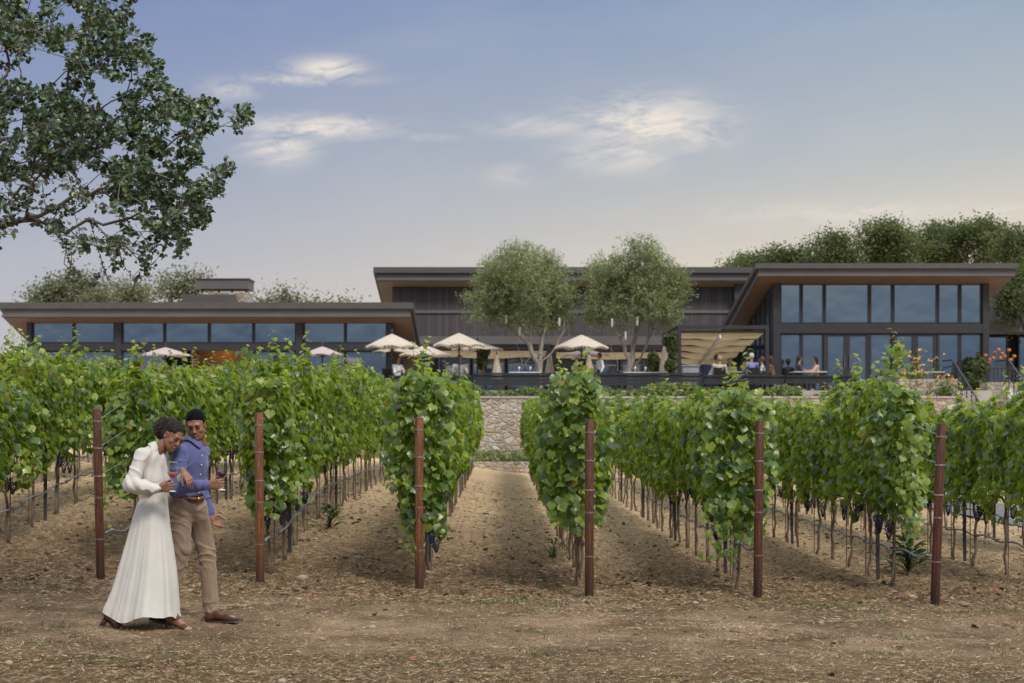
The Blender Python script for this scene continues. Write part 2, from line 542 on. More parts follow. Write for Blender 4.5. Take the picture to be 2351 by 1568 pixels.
def build_litter():
    sm = straw_mats()
    def dens(x, y):
        rows = sstep((y - 13.2) / 1.5)
        pt = fbm(x * .9, y * .9, 41, 3)
        lawn = 1 - sstep((y - 10.6) / 1.2)
        path = .22 + .5 * sstep((pt - .5) * 8)
        return np.clip(rows * (.55 + .35 * sstep((y - 16) / 6) + .8 * sstep((pt - .42) * 5)) + (1 - rows) * (1 - lawn) * path + lawn * (.3 + .9 * pt), 0, 1)
    x, y = scatter_xy(400000, 8.6, 38, .86, dens)
    n = len(x)
    pos = np.stack([x, y, ground_z(x, y) + .004 + rng.random(n) * .012], 1)
    blades('straw', pos, rng.random(n) * 2 * np.pi, rng.normal(.05, .16, n), (rng.gamma(2.0, .0115, n) + .012) * (.6 + y * .035), (.0014 + rng.random(n) ** 2 * .0034) * (.6 + y * .04), sm, 'dry straw lying over the vineyard floor and the path')
    # green weeds, mostly short tufts on the near strip
    gm = leafmat('weed_green', (0.028, 0.05, 0.016), (0.06, 0.095, 0.028), (0.12, 0.16, 0.05), .6, .25)
    ps, an, tl, ln = [], [], [], []
    spots = [(x_, y_, .6 + rng.random()) for x_, y_ in zip(*scatter_xy(100, 8.8, 14.6, 1))]
    spots += [(x_, y_, 1.0 + rng.random() * 1.2) for x_, y_ in zip(*scatter_xy(70, 14, 30, 1))]
    spots += [(rng.normal(.35, .55), rng.normal(14.0, .3), 1.1) for _ in range(26)]
    spots += [(rng.normal(3.2, .5), rng.normal(14.2, .3), 1.2) for _ in range(22)]
    for cx, cy, s in spots:
        k = rng.integers(8, 40)
        r = rng.normal(0, .06 * s, (k, 2)) * np.array([1.6, 1])
        ps.append(np.stack([cx + r[:, 0], cy + r[:, 1], ground_z(cx + r[:, 0], cy + r[:, 1])], 1))
        an.append(rng.random(k) * 2 * np.pi)
        tl.append(np.clip(rng.normal(.5, .4, k), .05, 1.4))
        ln.append((.02 + rng.random(k) ** 1.5 * .055) * s)
    ps = np.concatenate(ps)
    blades('weeds', ps, np.concatenate(an), np.concatenate(tl), np.concatenate(ln), .004 + rng.random(len(ps)) * .005, gm, 'low green weeds dotted over the dry ground', .25)
    # soil clods and pebbles: too many to count
    def dens2(x, y):
        return np.clip(.06 + sstep((y - 13.6) / 1.4) * (.2 + fbm(x * 1.7, y * 1.7, 52, 3)), 0, 1)
    x, y = scatter_xy(22000, 8.8, 34, .85, dens2)
    n = len(x)
    base, bf = np.array(ICO[1][0]), np.array(ICO[1][1])
    sz = np.minimum(.004 + rng.gamma(1.3, .0065, n), .045)
    V = base[None] * (1 + rng.normal(0, .22, (n, len(base), 1)))
    V = V * (sz[:, None, None] * np.array([1.2, 1.0, .62]))
    ca, sa = np.cos(rng.random(n) * 6.3), np.sin(rng.random(n) * 6.3)
    V = V + np.stack([x, y, ground_z(x, y) + sz * .2], 1)[:, None, :]
    Fc = (bf[None] + (np.arange(n) * len(base))[:, None, None]).reshape(-1, 3)
    m, t = newmat('soil_clod')
    rnd = t.n('ShaderNodeNewGeometry').outputs['Random Per Island']
    c = t.ramp(rnd, [(0.0, (0.06, 0.038, 0.024)), (0.55, (0.17, 0.112, 0.068)), (0.86, (0.30, 0.22, 0.145)), (1.0, (0.30, 0.235, 0.17))])
    t.out(t.pbsdf(c, .95))
    link('soil_clods', mk('soil_clods', V.reshape(-1, 3), [Fc]), m, label='crumbled soil clods and pebbles between the vine rows', kind='stuff', cat='soil clods')
    # fallen leaves
    x, y = scatter_xy(2600, 9.5, 26, .9, lambda x, y: np.clip(.03 + sstep((y - 13.5) / 1.5) * np.maximum(0, fbm(x * 1.4, y * 1.4, 60, 3) - .42) * 5, 0, 1))
    n = len(x)
    nr = np.stack([rng.normal(0, .5, n), rng.normal(0, .5, n), np.ones(n)], 1)
    V, Fc = leaf_batch(GRAPE_T, GRAPE_F, np.stack([x, y, ground_z(x, y) + .018], 1), nr, rng.normal(0, 1, (n, 3)), .03 + rng.random(n) * .04)
    m, t = newmat('fallen_leaf')
    rnd = t.n('ShaderNodeNewGeometry').outputs['Random Per Island']
    t.out(t.pbsdf(t.ramp(rnd, [(0, (0.07, 0.035, 0.02)), (.5, (0.16, 0.075, 0.04)), (.75, (0.21, 0.05, 0.04)), (.9, (0.3, 0.22, 0.1)), (1, (.1, .11, .04))]), .85))
    link('fallen_leaves', mk('fallen_leaves', V, [Fc]), m, label='brown and red fallen vine leaves on the soil', kind='stuff', cat='fallen leaves')


GRAPE_T, GRAPE_F = outline_leaf([(0.0, .16), (.10, .42), (.20, .39), (.30, .45), (.37, .33), (.47, .29), (.45, .17), (.59, .10), (.55, -.03), (.58, -.12), (.45, -.16), (.37, -.20), (.41, -.31),
                                 (.32, -.38), (.27, -.36), (.22, -.49), (.11, -.52), (0.0, -.70)], .24, .30)
build_litter()

# countable pale stones on the vineyard floor
stone_m = simple('pale_stone', (.25, .20, .15), .9, .25, 12, .4, 40)
for px, py, Y, s, lab in [(693, 1330, 15.9, .13, 'pale round stone on the soil right of the second rust post'),
                          (1885, 1432, 12.2, .05, 'small pale stone at the path edge between the fourth and fifth rust posts'),
                          (2006, 1308, 17.0, .08, 'pale stone on dark soil left of the sixth rust post'),
                          (820, 1282, 17.4, .09, 'flat beige stone amid the straw between the second and third rust posts'),
                          (1240, 1336, 15.6, .06, 'small pale stone left of the fourth rust post base')]:
    x = PXx(px, Y)
    y = Y
    for _ in range(30):
        z = float(ground_z(x, y))
        yn = (EYE - z) * F / (py - VY)
        y = yn
        x = PXx(px, y)
    b = MB()
    V, Fc = ICO[2]
    b.add([(v[0] * s * .62 * (1 + .15 * math.sin(5 * v[1] + s * 90)), v[1] * s * .5, v[2] * s * .32 * (1 + .2 * math.sin(4 * v[0] + 1))) for v in V], Fc)
    b.build('stone', stone_m, smooth=True, loc=(x, y, float(ground_z(x, y)) + s * .1), label=lab, cat='stone', group='pale stones on the ground')

# leafy weed by the sixth post
gm2 = leafmat('broad_weed_leaf', (0.03, 0.055, 0.02), (0.065, 0.11, 0.035), (0.12, 0.18, 0.06), .5, .3)


def broad_weed(x, y, s, label):
    z = float(gz(x, y))
    LT, LF = outline_leaf([(0.0, .5), (.10, .3), (.16, 0), (.12, -.3), (0, -.6)], .3, .35, 0)
    n = int(60 * s + 24)
    hh = rng.random(n) ** .8
    a = rng.random(n) * 6.283
    r = (.06 + .24 * (1 - hh)) * s * rng.random(n) ** .5
    pos = np.stack([np.cos(a) * r, np.sin(a) * r, .05 + hh * .36 * s], 1)
    tip = np.stack([np.cos(a), np.sin(a), -.25 + hh * .6], 1)
    nr = np.stack([-np.cos(a) * .3, -np.sin(a) * .3, np.ones(n)], 1) + rng.normal(0, .25, (n, 3))
    V, Fc = leaf_batch(LT, LF, pos + tip * .06, nr, tip, (.13 + .08 * rng.random(n)) * s)
    e = empty('leafy_weed', (x, y, z), label, 'weed')
    link('foliage', mk('foliage', V, [Fc]), gm2, e)
    b = MB()
    for i in range(0, n, 2):
        b.tube([(0, 0, 0), tuple(pos[i] * np.array([.5, .5, .6])), tuple(pos[i])], [.006 * s, .004 * s, .002 * s], 5)
    b.build('stem', gm2, e)


broad_weed(PXx(2085, 17.6), 17.6, 1.0, 'dark green leafy weed growing on the soil left of the sixth rust post')
broad_weed(PXx(757, 19.4), 19.4, .75, 'green leafy weed beside the drip hose behind the second rust post')
broad_weed(PXx(1272, 18.6), 18.6, .55, 'small green weed in the central aisle left of the fourth rust post')
# ================= vineyard =================
vine_leaf = leafmat('vine_leaf', (0.022, 0.054, 0.016), (0.106, 0.193, 0.031), (0.40, 0.47, 0.085), .32, .50, .65, 1.9, .988)
young_leaf = leafmat('young_vine_leaf', (0.10, 0.17, 0.03), (0.18, 0.26, 0.045), (0.30, 0.36, 0.07), .45, .42, .4)
bark_m = simple('vine_bark', (.15, .105, .075), .9, .45, 30, .6, 90, (1, 1, .2))
cane_m = simple('cane', (.17, .075, .035), .7, .3, 20)
grape_m = simple('grape_skin', (.018, .02, .045), .38, .5, 40)
stake_m = simple('grow_stake', (.10, .075, .055), .8, .4, 20)
steel_m = simple('dark_steel_post', (.035, .032, .032), .6, .4, 14)
hose_m = simple('drip_hose', (.20, .21, .235), .34, .3, 6)
wire_m = simple('galvanised_wire', (.42, .41, .40), .4, .2, 30, Metallic=.6)

SIMPLE_T, SIMPLE_F = outline_leaf([(0.0, .3), (.34, .36), (.52, .02), (.28, -.36), (0.0, -.64)], .2, .25)


def curtain(n, seed, L=1.06, zlo=.80, zhi=2.12, w=.30, tail=0.0, small=1.0):
    """leaf places for one vine of a trellised hedge along local y: a lumpy, drooping wall of leaves"""
    g = np.random.default_rng(seed)
    y = (g.random(n) - .5) * L
    top = zhi + .34 * (vnoise(y * 4.3 + seed * 3.1, np.zeros(n), 5) - .5) + .10 * (vnoise(y * 11 + seed, np.zeros(n), 6) - .5)
    bot = zlo + .26 * (vnoise(y * 5.5 + seed * 1.7, np.ones(n), 7) - .5) - tail * np.exp(-(y / .16) ** 2)
    pin = (np.abs(y) / (.5 * L)) ** 2
    bot = bot + .17 * pin
    top = top - .13 * pin
    h = g.random(n) ** .92
    z = bot + (top - bot) * h
    side = np.where(g.random(n) < .5, -1., 1.)
    lump = .62 + .62 * vnoise(y * 5 + seed, z * 3.2, 8) * (1 + .25 * np.sin(z * 9 + seed))
    env = (1 - .50 * np.clip((h - .72) / .28, 0, 1) ** 1.6) * (1 - .35 * np.clip((.16 - h) / .16, 0, 1))
    inner = 1 - np.abs(g.normal(0, .26, n))
    x = side * w * env * lump * np.clip(inner, -.6, 1.1) * (1.06 - .42 * pin)
    topf = np.clip((h - .86) / .14, 0, 1)
    nr = np.stack([side * (1 - .6 * topf), g.normal(0, .38, n), .38 + .75 * topf], 1) + g.normal(0, .42, (n, 3))
    tp = np.stack([side * .25 + g.normal(0, .3, n), g.normal(0, .38, n), -1 + 0 * y], 1)
    sz = (.056 + .060 * g.random(n) ** 1.3) * small * (1 - .2 * topf)
    return np.stack([x, y, z], 1), nr, tp, sz


def shoots(g, k, L, zhi, length=.3):
    """bare-ish growing tips that stick up out of the top, each with a few small leaves"""
    tubes, pos, nr, tp, sz = [], [], [], [], []
    for _ in range(k):
        y0, x0 = (g.random() - .5) * L, g.normal(0, .09)
        ln = length * (.5 + g.random())
        lx, ly = g.normal(0, .25), g.normal(0, .25)
        pts = []
        for i in range(5):
            t = i / 4
            pts.append((x0 + lx * t * t * ln, y0 + ly * t * ln, zhi - .25 + (ln + .25) * t))
        tubes.append(pts)
        m = 4 + int(ln * 16)
        for j in range(m):
            t = .35 + .65 * j / (m - 1)
            a = j * 2.4 + g.random()
            p = np.array([x0 + lx * t * t * ln, y0 + ly * t * ln, zhi - .25 + (ln + .25) * t])
            o = np.array([math.cos(a), math.sin(a), .15])
            s = .095 * (1.25 - t) + .03
            pos.append(p + o * s * .35)
            tp.append(o + np.array([0, 0, -.55]))
            nr.append(np.array([o[0] * .5, o[1] * .5, 1.0]) + g.normal(0, .3, 3))
            sz.append(s)
    return tubes, np.array(pos), np.array(nr), np.array(tp), np.array(sz)


def foliage_mesh(name, seed, n, far=False, nshoot=4, slen=.28, extra=None, **kw):
    g = np.random.default_rng(seed + 1000)
    p, nr, tp, sz = curtain(n, seed, small=1.35 if far else 1.0, **kw)
    T, TF = (SIMPLE_T, SIMPLE_F) if far else (GRAPE_T, GRAPE_F)
    if nshoot:
        tubes, p2, n2, t2, s2 = shoots(g, nshoot, kw.get('L', 1.06), kw.get('zhi', 2.12), slen)
        p, nr, tp, sz = np.concatenate([p, p2]), np.concatenate([nr, n2]), np.concatenate([tp, t2]), np.concatenate([sz, s2])
    else:
        tubes = []
    if extra is not None:
        p, nr, tp, sz = [np.concatenate([a, b]) for a, b in zip((p, nr, tp, sz), extra)]
    V, Fc = leaf_batch(T, TF, p, nr, tp, sz)
    return mk(name, V, [Fc]), tubes


def wood_mesh(name, seed, tubes, far=False):
    g = random.Random(seed)
    b = MB()
    pts, rad = [], []
    dx, dy = g.uniform(-.05, .05), g.uniform(-.09, .09)
    for i in range(8):
        t = i / 7
        pts.append((dx * math.sin(t * 3.1) + .012 * math.sin(t * 17 + seed), dy * (1 - t) + .014 * math.cos(t * 13 + seed), -.06 + .94 * t))
        rad.append((.0195 - .005 * t) * (1.0 + .18 * math.sin(t * 23 + seed)))
    b.tube(pts, rad, 5 if far else 8)
    x, y, z = pts[-1]
    for s in (-1, 1):
        b.tube([(x, y, z - .03), (x, y + s * .12, z + .02), (x + .01, y + s * .3, z + .03), (x, y + s * .52, z + .02)], [.018, .016, .013, .009], 5 if far else 6)
    me = bpy.data.meshes.new(name)
    me.from_pydata(b.V, [], b.F)
    me.polygons.foreach_set('use_smooth', np.ones(len(me.polygons), dtype=bool))
    me.materials.append(bark_m)
    c = MB()
    if not far:
        for k in range(7):
            yy = g.uniform(-.45, .45)
            xx = g.choice((-1, 1)) * g.uniform(.05, .24)
            c.tube([(x + .004, y + max(-.46, min(.46, yy)), z + .022), (xx * .8, yy + g.uniform(-.1, .1), 1.2), (xx, yy + g.uniform(-.15, .15), 1.65), (xx * .5, yy, 2.1)], [.006, .005, .004, .003], 5)
    for tpts in ([] if far else tubes):
        yy = max(-.46, min(.46, tpts[0][1]))
        c.tube([(x + .004, y + yy, z + .022), (tpts[0][0] * .6, tpts[0][1], 1.4)] + list(tpts), [.005, .0045, .004, .004, .0035, .003, .002], 5)
    if c.V:
        k = len(b.V)
        nf = len(b.F)
        me = bpy.data.meshes.new(name)
        me.from_pydata(b.V + c.V, [], b.F + [tuple(i + k for i in f) for f in c.F])
        me.polygons.foreach_set('use_smooth', np.ones(len(me.polygons), dtype=bool))
        me.polygons.foreach_set('material_index', np.array([0] * nf + [1] * len(c.F), dtype=np.int32))
        me.materials.append(bark_m)
        me.materials.append(cane_m)
    return me, not far


def cluster_mesh(name, seed, ln=.19):
    g = np.random.default_rng(seed)
    b = MB()
    n = 60
    for i in range(n):
        t = (i + g.random()) / n
        r = .052 * (1 - t) ** .6 * (.55 + .45 * g.random()) + .004
        a = i * 2.399
        b.ico((r * math.cos(a), r * math.sin(a), -.02 - t * ln), .0095 + .002 * g.random(), 1)
    b.tube([(0, 0, .05), (0, 0, -.05)], .003, 5)
    me = bpy.data.meshes.new(name)
    me.from_pydata(b.V, [], b.F)
    me.polygons.foreach_set('use_smooth', np.ones(len(me.polygons), dtype=bool))
    me.materials.append(grape_m)
    return me


def stake_mesh():
    b = MB()
    b.tube([(.03, .03, -.05), (.032, .028, 1.15)], .0065, 6)
    me = bpy.data.meshes.new('training_stake')
    me.from_pydata(b.V, [], b.F)
    me.materials.append(stake_m)
    return me


NEARV, MIDV, FARV = [], [], []
for i in range(9):
    f, tb = foliage_mesh('foliage', 11 + i, 960, nshoot=1 + i % 2, slen=.16 + .05 * (i % 3), tail=.16 * (i % 3 == 1), zhi=2.02 + .07 * (i % 4), zlo=.76 + .05 * (i % 3))
    f.materials.append(vine_leaf)
    NEARV.append((f, *wood_mesh('trunk', 11 + i, tb)))
for i in range(5):
    f, tb = foliage_mesh('foliage', 41 + i, 620, far=True, nshoot=1, slen=.14, zhi=2.02 + .05 * i)
    f.materials.append(vine_leaf)
    FARV.append((f, *wood_mesh('trunk', 41 + i, tb, True)))
CLUSTERS = [cluster_mesh('grape_cluster', 70 + i, .15 + .03 * i) for i in range(3)]
STAKE = stake_mesh()
ROWNAME = {0: 'the vine row left of the first rust post', -1: 'the second vine row left of the couple', -2: 'the third vine row left of the couple',
           1: 'the first rust post', 2: 'the second rust post', 3: 'the third rust post', 4: 'the fourth rust post', 5: 'the fifth rust post',
           6: 'the sixth rust post', 7: 'the row right of the sixth rust post', 8: 'the rightmost vine row'}


def row_x(k):
    return POSTX[k] if k in POSTX else (POSTX[1] + (k - 1) * 1.75 if k < 1 else POSTX[6] + (k - 6) * 1.78)


def vine_label(k, i):
    if k in POSTX:
        return f'{ORD[i]} leafy grapevine back from {ROWNAME[k]}, on its row'
    return f'{ORD[i]} leafy grapevine back along {ROWNAME[k]}'


def place_vine(x, y, meshes, label, group, flip, sz, clusters=(), dz=0.0, extra_parts=()):
    e = empty('grapevine', (x, y, gz1(x, y) + dz), label, 'grapevine', group, math.pi if flip else 0.0)
    e.scale = (1, 1, sz)
    f, w, c = meshes
    link('foliage', f, parent=e)
    link('trunk', w, parent=e)
    if c:
        link('training_stake', STAKE, parent=e)
    for cx, cy, cz, ci in clusters:
        o = link('grape_cluster', CLUSTERS[ci], parent=e)
        o.location = (cx, cy, cz)
        o.rotation_euler = (0, 0, cx * 50)
    for nm, me in extra_parts:
        link(nm, me, parent=e)
    return e


def streamer(seed, x, y, z0, z1, n, spread=.06, small=.085):
    """a hanging side shoot of leaves, from z0 down to z1 (local)"""
    g = np.random.default_rng(seed)
    t = (np.arange(n) + g.random(n)) / n
    pos = np.stack([x + g.normal(0, spread, n), y + g.normal(0, spread, n), z0 + (z1 - z0) * t], 1)
    nr = np.stack([g.normal(0, .5, n), -.9 + 0 * t, .45 + 0 * t], 1) + g.normal(0, .3, (n, 3))
    tp = np.stack([g.normal(0, .45, n), -.2 + 0 * t, -1 + 0 * t], 1)
    return pos, nr, tp, small * (.7 + .6 * g.random(n)) * (1 - .35 * t)


def cat_ex(*a):
    return [np.concatenate([q[i] for q in a]) for i in range(4)]


def endface(seed, y, w, z0, z1, n, taper=.6):
    """the leafy end of a row, seen head on: leaves facing the path"""
    g = np.random.default_rng(seed)
    h = g.random(n) ** .9
    ww = w * np.where(h < .45, taper + (1 - taper) * h / .45, 1 - .45 * np.clip((h - .75) / .25, 0, 1))
    x = (g.random(n) * 2 - 1) * ww
    pos = np.stack([x, y + .18 * np.abs(x) / w + g.normal(0, .05, n), z0 + (z1 - z0) * h], 1)
    nr = np.stack([x / w * .6, -1 + 0 * h, .42 + .3 * h], 1) + g.normal(0, .36, (n, 3))
    tp = np.stack([g.normal(0, .3, n), g.normal(0, .2, n) - .15, -1 + 0 * h], 1)
    return pos, nr, tp, .060 + .056 * g.random(n)


def mk_end(seed, n, extra, young=None, nshoot=5, slen=.3, **kw):
    f, tb = foliage_mesh('foliage', seed, n, nshoot=nshoot, slen=slen, extra=extra, **kw)
    f.materials.append(vine_leaf)
    w, c = wood_mesh('trunk', seed, tb)
    parts = []
    if young is not None:
        V, Fc = leaf_batch(GRAPE_T, GRAPE_F, *young)
        me = mk('young_leaves', V, [Fc])
        me.materials.append(young_leaf)
        parts.append(('young_leaves', me))
    return (f, w, c), parts


# --- the end vine of each row is built for itself (local y from the vine's own base, towards the path is -y)
ENDS = {
    1: dict(off=1.45, mesh=mk_end(101, 1000, cat_ex(endface(1, -.5, .26, .72, 2.0, 130), streamer(5, -.2, -.55, 1.7, .35, 40)), streamer(3, -.05, -.62, 2.0, .75, 40, .07), L=1.0, zhi=2.2), cl=[]),
    2: dict(off=.72, mesh=mk_end(102, 1000, cat_ex(endface(2, -.5, .30, .66, 2.18, 230), streamer(8, -.17, -.48, 2.5, 1.9, 30, .05)), streamer(4, .30, -.30, 1.75, .80, 44, .07), nshoot=4, slen=.36, L=1.0, zhi=2.26, zlo=.8),
            cl=[(.10, -.3, .80, 0), (-.06, -.22, .79, 1), (.2, -.15, .84, 2), (.02, -.36, .76, 2), (.16, -.24, .76, 1), (-.13, -.3, .83, 0)]),
    3: dict(off=.56, mesh=mk_end(103, 1000, cat_ex(endface(6, -.52, .37, .62, 2.24, 400, .45), streamer(9, -.05, -.52, 1.0, .36, 40, .1), streamer(12, -.3, -.45, 1.75, 1.05, 44, .05), streamer(13, .2, -.3, .95, .48, 30)), None, nshoot=3, slen=.26, L=1.1, zhi=2.34, zlo=.72),
            cl=[(.12, -.4, .62, 0), (.17, -.35, .55, 1)]),
    4: dict(off=.80, mesh=mk_end(104, 1000, cat_ex(endface(7, -.5, .42, .66, 2.28, 420), streamer(10, .02, -.62, 1.0, .6, 26, .1)), streamer(15, .05, -.62, 1.75, 1.5, 12, .06), nshoot=4, slen=.25, L=1.05, zhi=2.28, zlo=.78, w=.36), cl=[]),
    5: dict(off=.62, mesh=mk_end(105, 1000, cat_ex(endface(8, -.5, .40, .62, 2.16, 400), streamer(11, -.22, -.55, 1.0, .34, 70, .11)), None, nshoot=2, slen=.34, L=1.05, zhi=2.14, zlo=.76), cl=[(-.2, .1, .7, 0), (-.15, .25, .72, 1)]),
    6: dict(off=1.55, mesh=mk_end(106, 1000, cat_ex(endface(9, -.52, .30, .75, 2.2, 230), streamer(14, -.1, -.3, 2.72, 2.1, 40, .07)), cat_ex(streamer(16, -.02, -.72, 1.95, .62, 62, .06), streamer(17, .06, -.68, 1.3, .62, 30, .06)), nshoot=4, slen=.36, L=1.1, zhi=2.36, zlo=.8),
            cl=[(-.12, -.3, .80, 0), (-.2, -.1, .82, 1), (.02, -.4, .78, 2), (-.16, -.42, .76, 1), (-.22, -.22, .78, 0)]),
}
ROWSPEC = {  # row: (first vine y, last y)
    -2: (26.2, 37), -1: (21.4, 38), 0: (16.6, 40), 1: (0, 43), 2: (0, 44.5), 3: (0, 45.5), 4: (0, 45.5), 5: (0, 45.5), 6: (0, 44), 7: (16.6, 41), 8: (20.6, 40)}
SP = .985
for k, (ya, yb) in ROWSPEC.items():
    x = row_x(k)
    g = random.Random(500 + k)
    i = 0
    y = ya
    if k in ENDS:
        E = ENDS[k]
        y = POSTY[k] + E['off']
        place_vine(x + {4: -.11, 5: -.13}.get(k, 0), y, E['mesh'][0], f'big leafy grapevine at the path end of its row, next to {ROWNAME[k]}', 'grapevines in trellised rows', False, 1.0, E['cl'], 0, E['mesh'][1])
        y += SP
        i = 1
    while y < yb:
        near = y < 27
        ms = g.choice(NEARV) if near else g.choice(FARV)
        cl = []
        if near and y < 24 and g.random() < .8:
            for _ in range(g.randint(2, 4)):
                cl.append((g.choice((-1, 1)) * g.uniform(.05, .2), g.uniform(-.4, .4), g.uniform(.78, .9), g.randint(0, 2)))
        if i < 13:
            lab, grp = vine_label(k, i), 'grapevines in trellised rows'
        else:
            lab = f'distant grapevine far along {"the row behind " if k in POSTX else ""}{ROWNAME[k]}'
            grp = f'distant vines of {"the row behind " if k in POSTX else ""}{ROWNAME[k]}'
        e = place_vine(x + g.uniform(-.03, .03), y + g.uniform(-.08, .08), ms, lab, grp, g.random() < .5, g.uniform(.95, 1.07), cl)
        e.scale = (g.choice((-1, 1)) * g.uniform(.9, 1.12), g.uniform(.98, 1.08), e.scale[2])
        y += SP
        i += 1

# --- line posts: dark steel, one every five vines
lp = MB()
lp.box(-.022, .022, -.003, .003, -.1, 2.0)
lp.box(-.003, .003, .0031, .03, -.1, 2.0)
for q in range(22):
    lp.box(-.028, -.0221, -.004, .006, .2 + q * .08, .23 + q * .08)
lpm = None
for k, (ya, yb) in ROWSPEC.items():
    x = row_x(k)
    y = (POSTY[k] + 2.15) if k in POSTX else ya + .5 + SP * 2
    if k == 6:
        y = POSTY[6] + 2.2
    j = 0
    while y < yb and j < 6:
        lab = f'{ORD[j]} dark steel line post along {"the row behind " if k in POSTX else ""}{ROWNAME[k]}'
        if lpm is None:
            o = lp.build('line_post', steel_m, loc=(x, y, gz1(x, y)), label=lab, cat='line post', group='steel line posts in the vine rows')
            lpm = o.data
        else:
            o = link('line_post', lpm, loc=(x, y, gz1(x, y)), label=lab, cat='line post', group='steel line posts in the vine rows')
        o.rotation_euler = (random.uniform(-.02, .02), random.uniform(-.02, .02), random.uniform(-.2, .2))
        y += SP * 5
        j += 1

# --- end posts: rusted hollow pipes leaning out towards the path
rust_m, t = newmat('rusted_pipe')
oc = t.obj()
rnd = t.n('ShaderNodeObjectInfo').outputs['Random']
sep = t.n('ShaderNodeSeparateXYZ', {0: oc})
n1 = t.noise(5, 5, t.map(oc, (9, 9, .5)), .75)
n2 = t.noise(60, 4, oc, .7)
c = t.ramp(t.m('ADD', t.m('MULTIPLY', n1, .65), t.m('MULTIPLY', n2, .38)), [(.38, (.020, .011, .009)), (.46, (.066, .027, .015)), (.56, (.150, .058, .024)), (.66, (.27, .125, .055))])
warm = t.mix(t.n('ShaderNodeAttribute', attribute_type='OBJECT', attribute_name='warmth').outputs['Fac'], (.62, .48, .55), (1.35, 1.25, 1.0))
c = t.mix(1.0, c, warm, 'MULTIPLY')
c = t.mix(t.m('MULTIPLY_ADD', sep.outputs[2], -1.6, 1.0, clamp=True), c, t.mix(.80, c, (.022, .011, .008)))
b = t.pbsdf(c, .62)
t.set(b.inputs['Normal'], t.bump(n2, .35, .004))
t.out(b)
POSTH = {1: 1.86, 2: 1.86, 3: 1.86, 4: 1.86, 5: 1.86, 6: 1.86}
LEAN = {1: .16, 2: .10, 3: .10, 4: .10, 5: .13, 6: .20}
WARM = {1: .35, 2: 1.0, 3: .95, 4: .2, 5: .15, 6: .1}
PLAB = {1: 'leaning rust brown pipe post left of the couple, leftmost of the end posts',
        2: 'bright orange rust pipe post right of the couple, with grapes behind it',
        3: 'orange rust pipe post overgrown at its top by hanging vine leaves',
        4: 'dark maroon rust pipe post on the right side of the central aisle',
        5: 'dark rust pipe post with vine leaves drooping on its left side, second from the right',
        6: 'tall dark rust pipe post with wires running left, rightmost of the end posts'}
BAND = [.07, .226, .39, .515, .76]
TOPS = {}
POSTPY = {1: 1330, 2: 1343, 3: 1358, 4: 1375, 5: 1371, 6: 1387}
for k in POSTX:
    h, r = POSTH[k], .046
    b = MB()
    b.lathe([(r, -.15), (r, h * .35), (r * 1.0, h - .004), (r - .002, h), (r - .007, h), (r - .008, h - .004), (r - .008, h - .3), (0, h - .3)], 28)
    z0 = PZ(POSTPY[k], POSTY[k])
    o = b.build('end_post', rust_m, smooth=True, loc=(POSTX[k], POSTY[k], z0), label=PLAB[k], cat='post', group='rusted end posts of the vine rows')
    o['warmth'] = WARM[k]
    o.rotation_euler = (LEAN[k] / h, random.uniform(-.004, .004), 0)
    TOPS[k] = z0
    for q in BAND:
        bb = MB()
        zc = h * (1 - q)
        for dz in (-.004, .004):
            ring = [(math.cos(a * .3307) * (r + .0022), math.sin(a * .3307) * (r + .0022), zc + dz + .002 * math.sin(a)) for a in range(20)]
            bb.tube(ring, .0021 if q < .45 else .0012, 5)
        bb.build('wire_band', wire_m, o)

